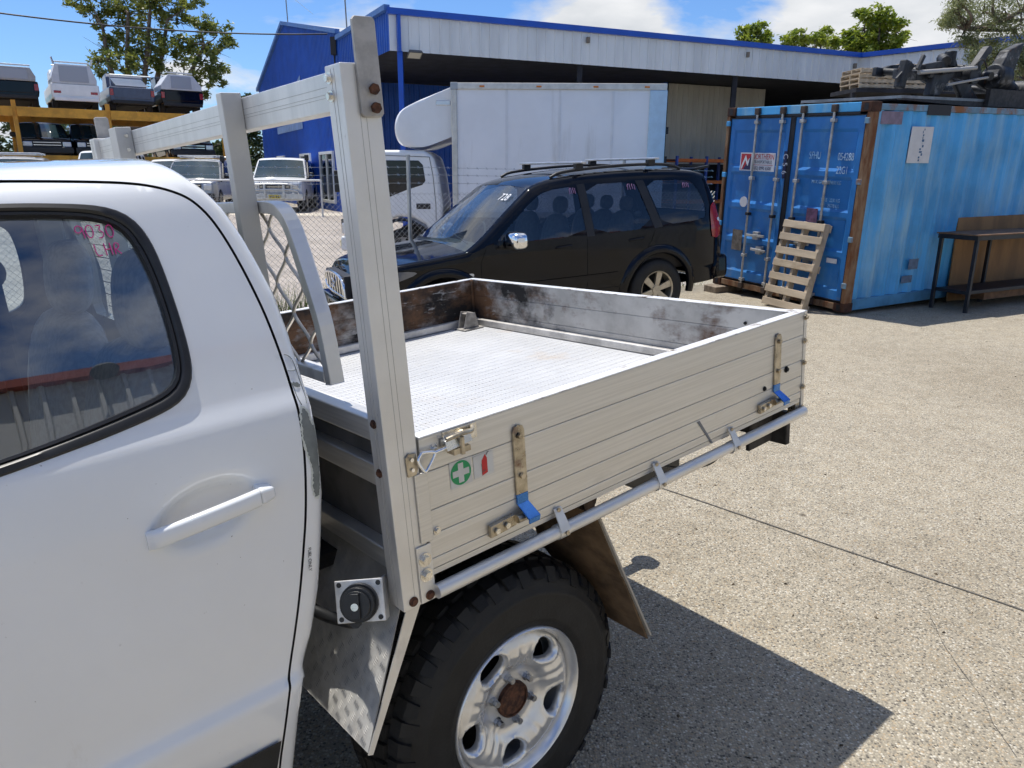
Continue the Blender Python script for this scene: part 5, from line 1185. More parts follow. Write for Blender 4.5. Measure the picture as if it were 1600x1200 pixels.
# cab
cp = [(-3.10, .42), (-3.16, .75), (-3.13, 1.05), (-3.02, 1.30), (-2.80, 1.98), (-2.68, 2.10), (-2.45, 2.16), (-1.62, 2.16), (-1.45, 2.06), (-1.36, 1.75), (-1.29, 1.20), (-1.29, .62), (-1.48, .62), (-1.62, .84), (-1.85, .96), (-2.10, .98), (-2.36, .90), (-2.52, .74), (-2.58, .50), (-2.60, .42)]
b = MB(); b.prism(cp, 1, .12, 1.98); cabo = b.build('truck_cab', wt, bt, bevel=.07, seg=4)
def sidepoly(name, poly, m, y=.105, th=.03, par=bt, bev=.012): b = MB(); b.prism(poly, 1, y, y + th); return b.build(name, m, par, bevel=bev)
sidepoly('cab_window', [(-2.86, 1.50), (-2.66, 1.94), (-2.55, 1.98), (-1.72, 1.98), (-1.64, 1.90), (-1.60, 1.62), (-1.66, 1.55), (-1.95, 1.46), (-2.30, 1.32), (-2.80, 1.22), (-2.95, 1.28)], carglass, .110)
for L in ([(-1.52, 2.04), (-1.46, 1.7), (-1.42, 1.2), (-1.42, .64)], [(-2.72, 2.02), (-2.5, 2.07), (-1.52, 2.04)], [(-2.95, 1.22), (-2.92, .80), (-2.62, .80)]):
    b = MB(); b.tube([(x, .117, z) for x, z in L], .006, 4); b.build('door_gap', pil, bt)
sidepoly('door_handle', [(-1.78, 1.12), (-1.78, 1.22), (-1.52, 1.22), (-1.52, 1.12)], pil, .108, .03)
sidepoly('roof_vent', [(-2.55, 2.08), (-2.55, 2.13), (-2.35, 2.13), (-2.30, 2.08)], pil, .112, .05)
b = MB(); b.lathe([(.50, -.02), (.46, -.05), (.44, -.02), (.44, .2)], (-2.06, .16, .46), (0, 1, 0), 36); b.build('wheel_arch', pil, bt, 50)
for xx in (-2.06, 1.6):
    for yy, o_ in ((.20, -1), (1.90, 1)): simple_wheel(bt, xx, yy, .38, .22, o_, .22, mat('dull_steel_wheel', (.30, .30, .29), .5, .4), 5, 'truck_wheel', 28)
b = MB(); b.box(-3.22, -3.02, .14, 1.96, .34, .62); bm_ = b.build('front_bumper', wt, bt, bevel=.05, seg=3)
b = MB(); b.box(-3.235, -3.20, .35, 1.75, .66, .92); b.build('front_grille', pil, bt, bevel=.01)
for k in range(3): b = MB(); b.box(-3.25, -3.22, .4, 1.7, .69 + k * .07, .715 + k * .07); b.build('grille_bar', chrome, bt)
for yy in (.20, 1.62): b = MB(); b.box(-3.20, -3.06, yy, yy + .28, .66, .86); b.build('head_light', clearlens, bt, bevel=.03)
b = MB(); b.box(-3.25, -3.23, .28, .60, .40, .54); b.build('number_plate', yplate, bt)
for yy in (.32, .45, .52): b = MB(); b.box(-3.256, -3.25, yy, yy + .05, .43, .51); b.build('plate_character', pil, bt)
b = MB(); b.tube([(-3.0, .12, 1.95), (-3.15, -.08, 1.9), (-3.15, -.10, 1.5)], .015, 6); q = b.build('mirror_bracket', pil, bt, 60); b = MB(); b.box(-3.20, -3.10, -.2, -.02, 1.42, 1.80); b.build('door_mirror', pil, bt, bevel=.02)
b = MB(); b.box(-1.4, 2.6, .62, .74, .70, .95); b.box(-1.4, 2.6, 1.36, 1.48, .70, .95); b.box(-1.25, 2.7, .1, 2.0, .94, 1.05); b.build('chassis', grime, bt)
skin('windscreen', [(.2, 0), (1.9, 0), (1.82, 1), (.28, 1)], [], .4, lambda P: np.stack([-3.035 + .235 * P[:, 1], P[:, 0], 1.30 + .66 * P[:, 1]], 1) + np.array([(-.012, 0, 0)]), carglass, bt)

# ---- parked cars in the far lot
def wagon(name, label, cat, loc, head, paint, H=1.85, W=1.85, hood=1.08, bull=False, rack=False, snork=False, group='cars parked in the far lot', zoff=0., plate=None, lod=.10, body_only=False):
    t = thing(name, label, cat, loc, head, group); k = H / 1.85
    SPc = [('b', [(.04, .42), (.0, .55), (.0, .80), (.03, hood - .10), (.10, hood - .02), (.5, hood + .02), (1.25, hood + .05)]), ('g', [(1.25, hood + .05), (1.55, hood + .30), (1.95, H - .09)]), ('b', [(1.95, H - .09), (2.15, H - .02), (3.0, H), (4.2, H - .03), (4.42, H - .10)]), ('r', [(4.42, H - .10), (4.55, 1.2)]), ('b', [(4.55, 1.2), (4.62, .9), (4.62, .5), (4.58, .42)])]
    c = Car(t, SPc, W, .42, [(.90, .37), (3.60, .37)], xo=2.3, paint=paint, step=lod, tum=(1.10, H, .14), pf=(.5, .08), pr=(.4, .05), rr=.06)
    c.panel('side_glass', [(1.62, hood + .10), (2.05, H - .16), (2.72, H - .13), (2.74, hood + .10)], carglass, step=.2); c.panel('side_glass', [(2.84, hood + .10), (2.82, H - .13), (3.55, H - .13), (3.60, hood + .10)], carglass, step=.2); c.panel('side_glass', [(3.70, hood + .12), (3.66, H - .14), (4.25, H - .15), (4.36, hood + .16)], carglass, step=.2)
    for sg in (-1, 1):
        for x in (.90, 3.60): simple_wheel(t, x - 2.3, sg * (W / 2 - .01), .37, .24, sg, .21, alloy, 6, 'wheel', 20)
    b = MB(); b.box(-.045 - 2.3, .03 - 2.3, -W * .27, W * .27, hood - .30, hood - .10); b.build('grille', pil, t, bevel=.01)
    for z_ in (hood - .25, hood - .16): b = MB(); b.box(-.06 - 2.3, -.04 - 2.3, -W * .26, W * .26, z_, z_ + .022); b.build('grille_bar', chrome, t)
    for sg in (-1, 1):
        b = MB(); b.box(-.04 - 2.3, .10 - 2.3, sg * W * .37 - .15, sg * W * .37 + .13, hood - .30, hood - .12); b.build('head_light', clearlens, t, bevel=.03)
        b = MB(); b.box(-.09 - 2.3, -.05 - 2.3, sg * W * .36 - .12, sg * W * .36 + .12, .56, .64); b.build('indicator', amber, t, bevel=.01)
        cushion('door_mirror', (1.62 - 2.3, sg * (W / 2 + .12), hood + .16), .06, .11, .09, 0, pil, t, 3.)
    b = MB(); b.prism([(-W / 2 + .03, .44), (W / 2 - .03, .44), (W / 2, .54), (W / 2 - .02, .68), (-W / 2 + .02, .68), (-W / 2, .54)], 0, -.13 - 2.3, .1 - 2.3); b.build('front_bumper', sil if bull else pil, t, bevel=.04)
    if bull:
        for z_ in (.98, .80): b = MB(); b.tube(chaikin([(-.20 - 2.3, -W * .43, z_ - .16), (-.22 - 2.3, -W * .40, z_), (-.24 - 2.3, W * .40, z_), (-.20 - 2.3, W * .43, z_ - .16)], 2), .032, 8); b.build('bull_bar', sil, t, 60)
        for yy in (-.32, .32): b = MB(); b.box(-.25 - 2.3, -.20 - 2.3, yy - .04, yy + .04, .50, 1.0); b.build('bull_bar_upright', sil, t, bevel=.01)
    if rack:
        for yy in (-.55, .55): b = MB(); b.tube([(2.1 - 2.3, yy, H + .08), (4.2 - 2.3, yy, H + .08)], .03, 6); b.build('rack_rail', sil, t, 60)
        for xx in (2.2, 2.8, 3.5, 4.1): b = MB(); b.tube([(xx - 2.3, -.66, H + .11), (xx - 2.3, .66, H + .11)], .028, 6); b.build('rack_bar', sil, t, 60)
    if snork:
        b = MB(); b.tube([(.95 - 2.3, -W / 2 - .04, hood), (1.32 - 2.3, -W / 2 - .05, hood + .06), (1.98 - 2.3, -W / 2 + .04, H - .04)], .045, 8); b.build('snorkel', pil, t, 60); b = MB(); b.box(1.88 - 2.3, 2.04 - 2.3, -W / 2 - .03, -W / 2 + .12, H - .08, H + .12); b.build('snorkel_head', pil, t, bevel=.03)
    if plate:
        b = MB(); b.box(-.27 - 2.3, -.255 - 2.3, -.19, .19, .50, .62); p = b.build('number_plate', plate, t)
        for k_ in range(5): b = MB(); yy = -.15 + k_ * .06 + (.03 if k_ > 1 else 0); b.box(-.275 - 2.3, -.27 - 2.3, yy, yy + .035, .525, .595); b.build('plate_character', pil, p)
    return t
def facing(x, y, deg=0.): return math.atan2(y, x) + R(deg)      # nose towards the camera
wagon('white_four_wheel_drive', 'white four-wheel drive with silver bull bar, black snorkel and yellow plate by the blue wall', 'car', (-8.60, 29.0, .40), facing(-8.6, 29, -8), white_p, 1.88, 1.92, 1.12, True, False, True, plate=yplate, lod=.07)
wagon('silver_wagon', 'silver wagon with roof bars and dark snorkel, between the headboard uprights', 'car', (-11.25, 27.8, .40), facing(-11.2, 27.8, -12), silver_p, 1.80, 1.85, 1.08, False, True, True)
wagon('white_wagon', 'white wagon partly hidden behind the silver wagon with roof bars', 'car', (-12.9, 29.6, .40), facing(-12.9, 29.6, -4), white_p, 1.82, 1.82, 1.10)
wagon('white_van', 'tall white wagon roof just above the white cab, under the yellow rack', 'car', (-13.3, 25.6, .40), facing(-13.3, 25.6, -10), white_p, 2.02, 1.82, 1.14)
wagon('silver_ute', 'silver vehicle with roof bars behind the cab roof, below the black cars', 'car', (-15.7, 24.6, .35), facing(-15.7, 24.6, -6), silver_p, 1.84, 1.80, 1.08, False, True)
wagon('red_wagon', 'dark red car roof at the left edge behind the cab', 'car', (-17.8, 24.3, .35), facing(-17.8, 24.3, 0), red_p, 1.78, 1.78, 1.05)

# ---- yellow storage rack stacked with cars
RD = Vector((.825, .565, 0)); RNn = Vector((.565, -.825, 0))
rk0 = Vector((-18.55, 27.15, .4))
rack = thing('storage_rack', 'yellow steel storage rack holding two levels of cars on the left', 'rack')
yel = mat('yellow_rack_paint', (.62, .30, .03), .55, vary=.15, vscale=3); overlay(yel, (.20, .10, .04), 4., .66, .9, rough=.8)
def rp(s, d, z): return rk0 + RD * s - RNn * d + Vector((0, 0, z - .4))
ZU, ZL = 3.95, 2.32
for s_ in (-1.7, 1.2, 4.15, 8.25):
    for d in (0., 4.0):
        b = MB(); b.beam(rp(s_, d, .4), rp(s_, d, ZU + .22), .14, .14, RD); b.build('rack_upright', yel, rack)
for z_ in (ZU, ZL):
    for d in (-.1, 4.1):
        for s0, s1 in ((-1.7, 1.2), (1.2, 4.15), (4.15, 8.25)):
            b = MB(); b.beam(rp(s0 + .07, d, z_ - .16), rp(s1 - .07, d, z_ - .16), .10, .32); b.build('rack_beam', yel, rack)
    for s_ in (-1.0, 0.5, 1.9, 3.4, 4.8, 6.2, 7.6): b = MB(); b.beam(rp(s_, -.05, z_ - .06), rp(s_, 4.05, z_ - .06), .12, .1); b.build('rack_cross_member', yel, rack)
b = MB(); b.beam(rp(8.25, -.1, .9), rp(6.9, -.1, ZL - .3), .07, .07); b.build('rack_brace', yel, rack)
hb = math.atan2(RNn.y, RNn.x)                      # direction pointing at the camera
def rack_ute(s_, label, body, canopy, kind):
    """tail towards the camera: local -x is the tail"""
    o = rp(s_, .55, ZU); t = thing('rack_ute', label, 'ute', o, hb + math.pi, 'utes on the upper rack level'); t.scale = (.92, .90, .92)
    b = MB(); b.prism([(-.84, .42), (.84, .42), (.88, .62), (.87, 1.0), (-.87, 1.0), (-.88, .62)], 0, 0, 3.9); b.build('tub_body', body, t, bevel=.05, seg=3)
    b = MB(); b.prism([(1.55, .98), (3.2, .98), (2.9, 1.28), (2.55, 1.62), (1.75, 1.66), (1.58, 1.5)], 1, -.74, .74); b.build('ute_cab', body, t, bevel=.05, seg=3)
    b = MB(); b.box(-.025, .0, -.70, .70, .56, .97); b.build('tailgate', body, t, bevel=.015)
    b = MB(); b.box(-.10, .05, -.80, .80, .34, .48); b.build('rear_bumper', pil if kind != 'white' else white_p, t, bevel=.02)
    b = MB(); b.box(.1, 3.6, -.6, .6, .28, .44); b.build('underbody', grime, t)
    for sg in (-1, 1):
        b = MB(); b.box(-.03, .06, sg * .79 - .07, sg * .79 + .07, .66, .90) if kind != 'white' else b.box(-.03, .05, sg * .66 - .13, sg * .66 + .13, .62, .72); b.build('tail_light', redlens, t, bevel=.01)
        for x in (.9, 3.0): simple_wheel(t, x, sg * .83, .33, .22, sg, .19, mat('dull_steel_wheel'), 5, 'wheel', 18)
    if kind == 'frame':
        for k in range(6): b = MB(); b.beam((-.02 + k * .25, -.62, 1.06 + k * .07), (-.02 + k * .25, .62, 1.07 + k * .07), .07, .05); b.build('load_slat', white_p, t)
        b = MB(); b.tube([(.0, -.80, 1.0), (.05, -.80, 1.45), (.05, .78, 1.45), (.0, .80, 1.0)], .03, 6); b.build('load_frame', sil, t, 40)
    else:
        tw_ = {'white': (.80, .62, 1.72), 'silver': (.82, .50, 1.62), 'grey': (.80, .66, 1.50)}[kind]
        prof_ = [(-tw_[0], 1.0), (tw_[0], 1.0), (tw_[0] + .02, 1.18), (tw_[1], tw_[2]), (-tw_[1], tw_[2]), (-tw_[0] - .02, 1.18)]
        b = MB(); b.prism(prof_, 0, -.01, 1.6); cn = b.build('canopy', canopy, t, bevel=.02)
        b = MB(); b.prism([(-tw_[1] * .85, 1.06), (tw_[1] * .85, 1.06), (tw_[1] * .82, tw_[2] - .07), (-tw_[1] * .82, tw_[2] - .07)], 0, -.03, -.008); b.build('canopy_door', mat('canopy_door', (.36, .38, .42), .5, .2), cn, bevel=.01)
        for xx in (.1, 1.4): b = MB(); b.tube([(xx, -tw_[1] - .02, tw_[2] + .08), (xx, tw_[1] + .02, tw_[2] + .08)], .03, 6); b.build('roof_bar', sil, cn, 60)
        if kind == 'white':
            for sg in (-1, 1): b = MB(); b.beam((0, sg * .66, 1.70), (-.05, sg * .72, 1.95), .05, .05); b.build('rack_horn', sil, cn)
    return t
can_g = mat('grey_canopy', (.36, .36, .36), .5, .2, vary=.06); can_w = mat('white_canopy', (.58, .60, .63), .5, 0, vary=.04)
rack_ute(1.30, 'dark ute with grey canopy, leftmost on the upper rack level', black_paint, can_g, 'grey')
rack_ute(3.25, 'white ute with white canopy and ladder bars, second on the upper rack level', white_p, can_w, 'white')
rack_ute(5.15, 'slate blue ute carrying white slats, third on the upper rack level', navy_p, can_w, 'frame')
rack_ute(6.95, 'black ute with silver eight-sided canopy, rightmost on the upper rack level', black_paint, can_w, 'silver')
for s_, lb in ((2.05, 'black wagon facing out, left of the pair under the upper rack level'), (3.75, 'black wagon facing out, right of the pair under the upper rack level')):
    o = rp(s_, 2.4, ZL - .38); wagon('rack_wagon', lb, 'car', o, hb + math.pi, black_paint, 1.62, 1.66, .98, group='cars on the lower rack level', plate=white_p if s_ > 3 else None)
o = rp(7.05, 2.4, ZL - .38); wagon('rack_wagon', 'dark wagon on the lower rack level seen under the headboard bar', 'car', o, hb + math.pi, black_paint, 1.6, 1.66, .98, group='cars on the lower rack level')
# ================================================================== YARD OBJECTS
CM = Matrix(((.883, -.4697, 0, 4.297), (.4693, .8822, -.0398, 9.598), (.0187, .0352, .9992, .027), (0, 0, 0, 1)))
cont = thing('shipping_container', 'faded blue shipping container with rusty corner posts standing on the right', 'container'); cont.matrix_world = CM
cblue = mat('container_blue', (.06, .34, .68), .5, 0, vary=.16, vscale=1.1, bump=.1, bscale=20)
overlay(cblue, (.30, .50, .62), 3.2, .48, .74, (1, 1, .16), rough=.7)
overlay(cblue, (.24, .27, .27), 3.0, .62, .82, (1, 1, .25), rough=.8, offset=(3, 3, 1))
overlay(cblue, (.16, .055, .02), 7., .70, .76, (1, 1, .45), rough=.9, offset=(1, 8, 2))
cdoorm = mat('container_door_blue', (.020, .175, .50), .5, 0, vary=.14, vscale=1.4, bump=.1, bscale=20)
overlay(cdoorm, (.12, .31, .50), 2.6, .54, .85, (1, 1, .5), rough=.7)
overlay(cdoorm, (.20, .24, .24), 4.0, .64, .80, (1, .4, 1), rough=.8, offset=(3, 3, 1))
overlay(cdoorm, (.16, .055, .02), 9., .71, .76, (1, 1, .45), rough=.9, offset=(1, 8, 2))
crust = mat('container_rust', (.15, .058, .022), .9, 0, col2=(.26, .17, .10), vscale=7, bump=.3, bscale=40, stretch=(1, 1, .3))
overlay(crust, (.035, .018, .012), 4., .55, .68, (1, 1, .25), rough=.95)
crust2 = mat('container_edge', (.14, .27, .38), .7, 0, vary=.2, vscale=3); overlay(crust2, (.24, .10, .04), 3.2, .46, .58, (1, 1, .6), rough=.9)
gask = mat('door_gasket', (.006, .007, .012), .6)
galv = mat('galvanised_rod', (.42, .42, .41), .45, .55, vary=.2, vscale=8)
CL, CW, CH = 6.06, 2.44, 2.59
# corrugated long side (y = 0), far side, back, roof
def corr(L, p=.278, d=.036):
    o = []; s = 0
    while s < L:
        for a, h in ((0, 0), (.072, 0), (.072 + .068, d), (.072 + .068 + .070, d)):
            if s + a < L: o.append((s + a, h))
        s += p
    o.append((L, 0)); return o
ln = corr(CL - .30)
b = MB(); b.grid([[(.16 + s_, .012 + h, z_) for s_, h in ln] for z_ in (.165, 2.49)]); b.build('side_panel', cblue, cont)
b = MB(); b.grid([[(.16 + s_, 2.428 - h, z_) for s_, h in ln] for z_ in (2.49, .165)]); b.build('far_side_panel', cblue, cont)
b = MB(); b.grid([[(.1 + s_, .08, 2.53 - .02 * (h > 0)), (.1 + s_, 2.36, 2.53 - .02 * (h > 0))] for s_, h in ln]); b.build('roof_panel', crust2, cont)
b = MB(); b.box(CL - .06, CL - .04, .1, 2.34, .16, 2.49); b.build('end_panel', cblue, cont)
b = MB(); b.box(.17, CL - .17, .002, .062, 2.492, 2.565); b.box(.17, CL - .17, 2.378, 2.438, 2.492, 2.565); b.build('top_rail', crust2, cont, bevel=.006)
b = MB(); b.box(.17, CL - .17, .004, .05, .02, .163); b.build('bottom_rail', mat('container_rail_blue', (.07, .24, .42), .6, vary=.2, vscale=3), cont, bevel=.004)
b = MB(); b.box(.17, CL - .17, 2.39, 2.436, .02, .163); b.build('bottom_rail', mat('container_rail_blue'), cont, bevel=.004)
b = MB(); b.box(.1, CL - .1, .06, 2.38, .10, .15); b.build('container_floor', grime, cont)
for x0, x1 in ((.0, .155), (CL - .155, CL)):
    for y0, y1 in ((.0, .062), (2.378, 2.44)):
        b = MB(); b.box(x0 + .003, x1 - .003, y0 + .003, y1 - .003, .119, 2.471); b.build('corner_post', crust, cont, bevel=.006)
        ya, yb = (y0, y0 + .162) if y0 < 1 else (y1 - .162, y1)
        for z0, z1 in ((.0, .118), (2.472, 2.59)):
            b = MB(); b.box(x0 if x0 < 1 else x1 - .178, x0 + .178 if x0 < 1 else x1, ya, yb, z0, z1); q = b.build('corner_casting', mat('dark_rust', (.055, .022, .012), .9, vary=.4, vscale=9, bump=.3), cont, bevel=.008)
            if x0 < 1:
                b = MB(); b.prism([(-.03 + (ya + yb) / 2, (z0 + z1) / 2 - .04), (.03 + (ya + yb) / 2, (z0 + z1) / 2 - .04), (.03 + (ya + yb) / 2, (z0 + z1) / 2 + .04), (-.03 + (ya + yb) / 2, (z0 + z1) / 2 + .04)], 0, -.002, .0); b.build('casting_hole', gask, q)
b = MB(); b.box(.02, .10, .165, 2.275, 2.475, 2.585); b.build('door_header', cblue, cont, bevel=.006)
b = MB(); b.box(.015, .11, .165, 2.275, .02, .105); b.build('door_sill', crust, cont, bevel=.006)
# doors
def cdoor(y0, y1, nm):
    b = MB()
    zs = [.135, .26, .30, .66, .70, .76, .80, 1.16, 1.20, 1.26, 1.30, 1.66, 1.70, 1.76, 1.80, 2.24, 2.28, 2.44]; hs = [0, 0, 1, 1, 0, 0, 1, 1, 0, 0, 1, 1, 0, 0, 1, 1, 0, 0]
    A = []
    for yq, inn in ((y0, 0), (y0 + .09, 0), (y0 + .12, 1), (y1 - .12, 1), (y1 - .09, 0), (y1, 0)): A.append([(.030 + (.022 * h if inn else 0), yq, z) for z, h in zip(zs, hs)])
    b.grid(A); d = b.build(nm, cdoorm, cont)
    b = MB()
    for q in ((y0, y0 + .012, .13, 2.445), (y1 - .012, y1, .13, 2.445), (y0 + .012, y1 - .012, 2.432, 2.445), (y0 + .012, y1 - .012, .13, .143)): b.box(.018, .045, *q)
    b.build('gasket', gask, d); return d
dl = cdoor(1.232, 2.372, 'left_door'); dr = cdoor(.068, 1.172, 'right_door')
b = MB(); b.box(.020, .05, 1.176, 1.228, .135, 2.44); b.build('centre_seal', gask, cont)
b = MB(); b.box(.012, .05, .166, 2.274, 2.447, 2.473); b.build('header_seal', gask, cont)
for yy, d in ((1.83, dl), (1.37, dl), (1.02, dr), (.53, dr)):
    b = MB(); b.cyl((-.008, yy, .06), (-.008, yy, 2.535), .0165, 12); r_ = b.build('lock_rod', galv, d, 40)
    for z_ in (.16, .52, 1.12, 1.62, 2.38): b = MB(); b.box(-.028, .03, yy - .036, yy + .036, z_ - .022, z_ + .022); b.build('rod_bracket', galv if z_ not in (1.12,) else gask, r_, bevel=.006)
    for z_ in (.07, 2.525): b = MB(); b.box(-.035, .02, yy - .04, yy + .04, z_ - .045, z_ + .045); b.build('rod_cam', mat('dark_cam', (.08, .06, .05), .7, .4), r_, bevel=.01)
for y0, y1, z_, d in ((1.80, 1.45, .82, dl), (1.40, 1.68, .62, dl), (1.00, .65, .80, dr), (.55, .80, .62, dr)):
    b = MB(); b.beam((-.03, y0, z_), (-.035, y1, z_ + .01), .02, .035); b.box(-.03, .03, (y0 + y1) / 2 - .05, (y0 + y1) / 2 + .05, z_ - .05, z_ + .06); b.build('lock_handle', galv, d, bevel=.004)
for z_ in (.35, .94, 1.65, 2.37):
    for yy in (.04, 2.40): b = MB(); b.box(-.010, .04, yy - .035, yy + .035, z_ - .035, z_ + .035); b.build('door_hinge', cblue if yy > 1 else crust2, cont, bevel=.006)
# markings
wsign = mat('white_vinyl', (.62, .63, .66), .5); red_t = mat('red_vinyl', (.42, .02, .03), .5); navy_t = mat('navy_vinyl', (.012, .014, .07), .5); grey_t = mat('grey_lettering', (.12, .13, .16), .6)
fade_t = mat('worn_lettering', (.26, .45, .64), .7, vary=.35, vscale=14)
FXd = lambda y, z, x=.0: frame((x, y, z), (0, -1, 0), (0, 0, 1))
b = MB(); b.box(.022, .029, 1.45, 2.11, 1.72, 1.97); sg_ = b.build('company_sign', wsign, dl)
b = MB(); b.add([(.0212, 2.095, 1.735), (.0212, 1.90, 1.735), (.0212, 1.90, 1.955), (.0212, 2.095, 1.955)], [(0, 1, 2, 3)]); b.build('sign_red_field', red_t, sg_)
b = MB(); b.add([(.0204, 2.045, 1.735), (.0204, 1.90, 1.735), (.0204, 1.90, 1.93)], [(0, 1, 2)]); b.build('sign_navy_field', navy_t, sg_)
b = MB(); b.add([(.0196, 2.085, 1.745), (.0196, 2.065, 1.745), (.0196, 2.010, 1.87), (.0196, 1.965, 1.79), (.0196, 1.95, 1.79), (.0196, 1.925, 1.90), (.0196, 1.945, 1.88), (.0196, 1.96, 1.845), (.0196, 2.005, 1.94), (.0196, 2.03, 1.89), (.0196, 2.075, 1.80)], [(0, 1, 2, 10), (2, 9, 10), (2, 8, 9), (2, 3, 7, 8), (3, 4, 5, 6, 7)]); b.build('sign_logo', wsign, sg_)
text('sign_name', 'NORTHERN', .105, red_t, sg_, FXd(1.672, 1.915, .0205), sx=.72); text('sign_name', 'TRANSPORTABLES', .062, grey_t, sg_, FXd(1.672, 1.845, .0205), sx=.66); text('sign_phone', '(02) 8995 6500', .066, navy_t, sg_, FXd(1.672, 1.76, .0205), sx=.78)
b = MB(); b.box(.0205, .022, 1.48, 1.86, 1.803, 1.808); b.build('sign_rule', red_t, sg_)
b = MB(); b.box(.018, .0285, 1.235, 1.295, 1.64, 2.0); cs = b.build('number_strip', navy_t, dl)
for k, ch in enumerate('C56'): text('strip_character', ch, .115, wsign, cs, frame((.0172, 1.265, 1.93 - k * .105), (0, -.15, -1), (0, -1, 0)), sx=.9)
text('container_number', '054288', .13, mat('pale_lettering', (.46, .62, .76), .7, vary=.3, vscale=20), dr, FXd(.30, 1.94, .0275), sx=.62); text('container_code', '22G1', .13, mat('pale_lettering'), dr, FXd(.33, 1.775, .0275), sx=.62); text('owner_code', 'SFHU', .13, fade_t, dr, FXd(.78, 1.95, .0275), sx=.62)
for k, (t_, z_) in enumerate((('MAX. GROSS   24000 KG', 1.62), ('TARE   2230 KG', 1.40), ('NET   21770 KG', 1.33))): text('weight_marking', t_, .062, fade_t, dr, FXd(.55 if k == 0 else .45, z_, .0275), sx=.7)
b = MB(); b.cyl((.028, 1.97, 1.28), (.0235, 1.97, 1.28), .075, 20); b.build('round_sticker', wsign, dl)
b = MB(); b.box(.024, .029, 1.93, 2.13, .57, .87); b.build('data_plate', mat('brown_plate', (.16, .14, .12), .6, .3, vary=.3, vscale=14), dl)
b = MB(); b.box(.0235, .0285, .22, .38, .61, .67); b.build('small_label', wsign, dr)
b = MB(); b.box(.0235, .0285, .62, .80, 1.10, 1.28); b.build('faded_label', mat('faded_red', (.12, .06, .12), .7, vary=.3, vscale=20), dr)
b = MB(); b.hexa([(.80, .002, 1.87), (1.245, .002, 1.865), (1.245, .010, 1.865), (.80, .010, 1.87)], [(.81, .002, 2.31), (1.24, .002, 2.31), (1.24, .010, 2.31), (.81, .010, 2.31)]); ws = b.build('white_notice', mat('notice_vinyl', (.60, .60, .61), .5, vary=.04, vscale=8), cont)
b = MB(); rr_ = random.Random(4)
for k in range(12): b.box(-.0, .0018, 0, 0, 0, 0) if False else b.box(1.03 + rr_.uniform(-.03, .03), 1.055 + rr_.uniform(-.02, .04), .0, .0015, 1.89 + k * .034, 1.91 + k * .034 + rr_.uniform(0, .012))
b.build('torn_print', mat('torn_blue', (.06, .14, .26), .7), ws, kind='stuff')
b = MB(); b.box(1.05, 1.52, -.003, .001, 2.45, 2.575); b.build('dark_tape', gask, cont)
for x0, z0, w_, h_ in ((.20, 2.33, .40, .15), (1.10, .30, .22, .10), (1.2, .48, .2, .14)): b = MB(); b.box(x0, x0 + w_, .0085, .0105, z0, z0 + h_); b.build('touch_up_patch', mat('touch_up_%d' % (z0 > 2), ((.11, .16, .25), (.20, .16, .22))[z0 > 2], .7, vary=.15, vscale=9), cont)
for x, y in ((.06, 2.30),): b = MB(); b.box(x - .25, x + .30, y - .15, y + .12, -.115, -.004); tb = b.build('support_block', mat('grey_timber', (.20, .16, .12), .9, vary=.25, vscale=12), None, bevel=.01); tb.matrix_world = CM; tag(tb, 'weathered timber block propping the far corner of the blue container', 'block')

# ---- pallet leaning on the doors
wood = mat('pale_pallet_wood', (.44, .36, .26), .8, vary=.18, vscale=5, stretch=(1, .2, 1), bump=.15, bscale=30); overlay(wood, (.20, .12, .06), 9., .62, .80, (.3, .1, 1.), rough=.9)
def pallet(label, M4, n=7, w_=.70, L=1.17, group=None, detail=True):
    t = thing('pallet', label, 'pallet', group=group); t.matrix_world = M4
    for k in range(3): b = MB(); yy = -w_ / 2 + .03 + k * (w_ - .06) / 2; b.box(0, L, yy - .022, yy + .022, -.10, 0.); b.build('stringer', wood, t, bevel=.004)
    for k in range(n): x0 = .0 + k * (L - .10) / (n - 1); b = MB(); j = random.uniform(-.006, .006); b.box(x0 + j, x0 + .095 + j, -w_ / 2 + random.uniform(-.01, .01), w_ / 2 + random.uniform(-.01, .01), .001, .020); b.build('slat', wood, t, bevel=.004)
    for k in range(3): x0 = k * (L - .10) / 2; b = MB(); b.box(x0, x0 + .095, -w_ / 2, w_ / 2, -.122, -.1015); b.build('slat', wood, t, bevel=.004)
    return t
bo = Vector((-.33, .72, -.03)); tpz = Vector((-.085, .71, 1.10)); xd = (tpz - bo).normalized(); yd = Vector((0, -1, .05)); zd = xd.cross(yd).normalized(); yd = zd.cross(xd)
PM = Matrix.Identity(4)
for i in range(3): PM[i][0] = xd[i]; PM[i][1] = yd[i]; PM[i][2] = zd[i]; PM[i][3] = bo[i]
if (CM @ PM).to_3x3() @ Vector((0, 0, 1)) @ Vector((.9, .45, 0)) > 0:
    for i in range(3): PM[i][1] *= -1; PM[i][2] *= -1
pallet('pale timber pallet leaning against the blue container doors', CM @ PM)

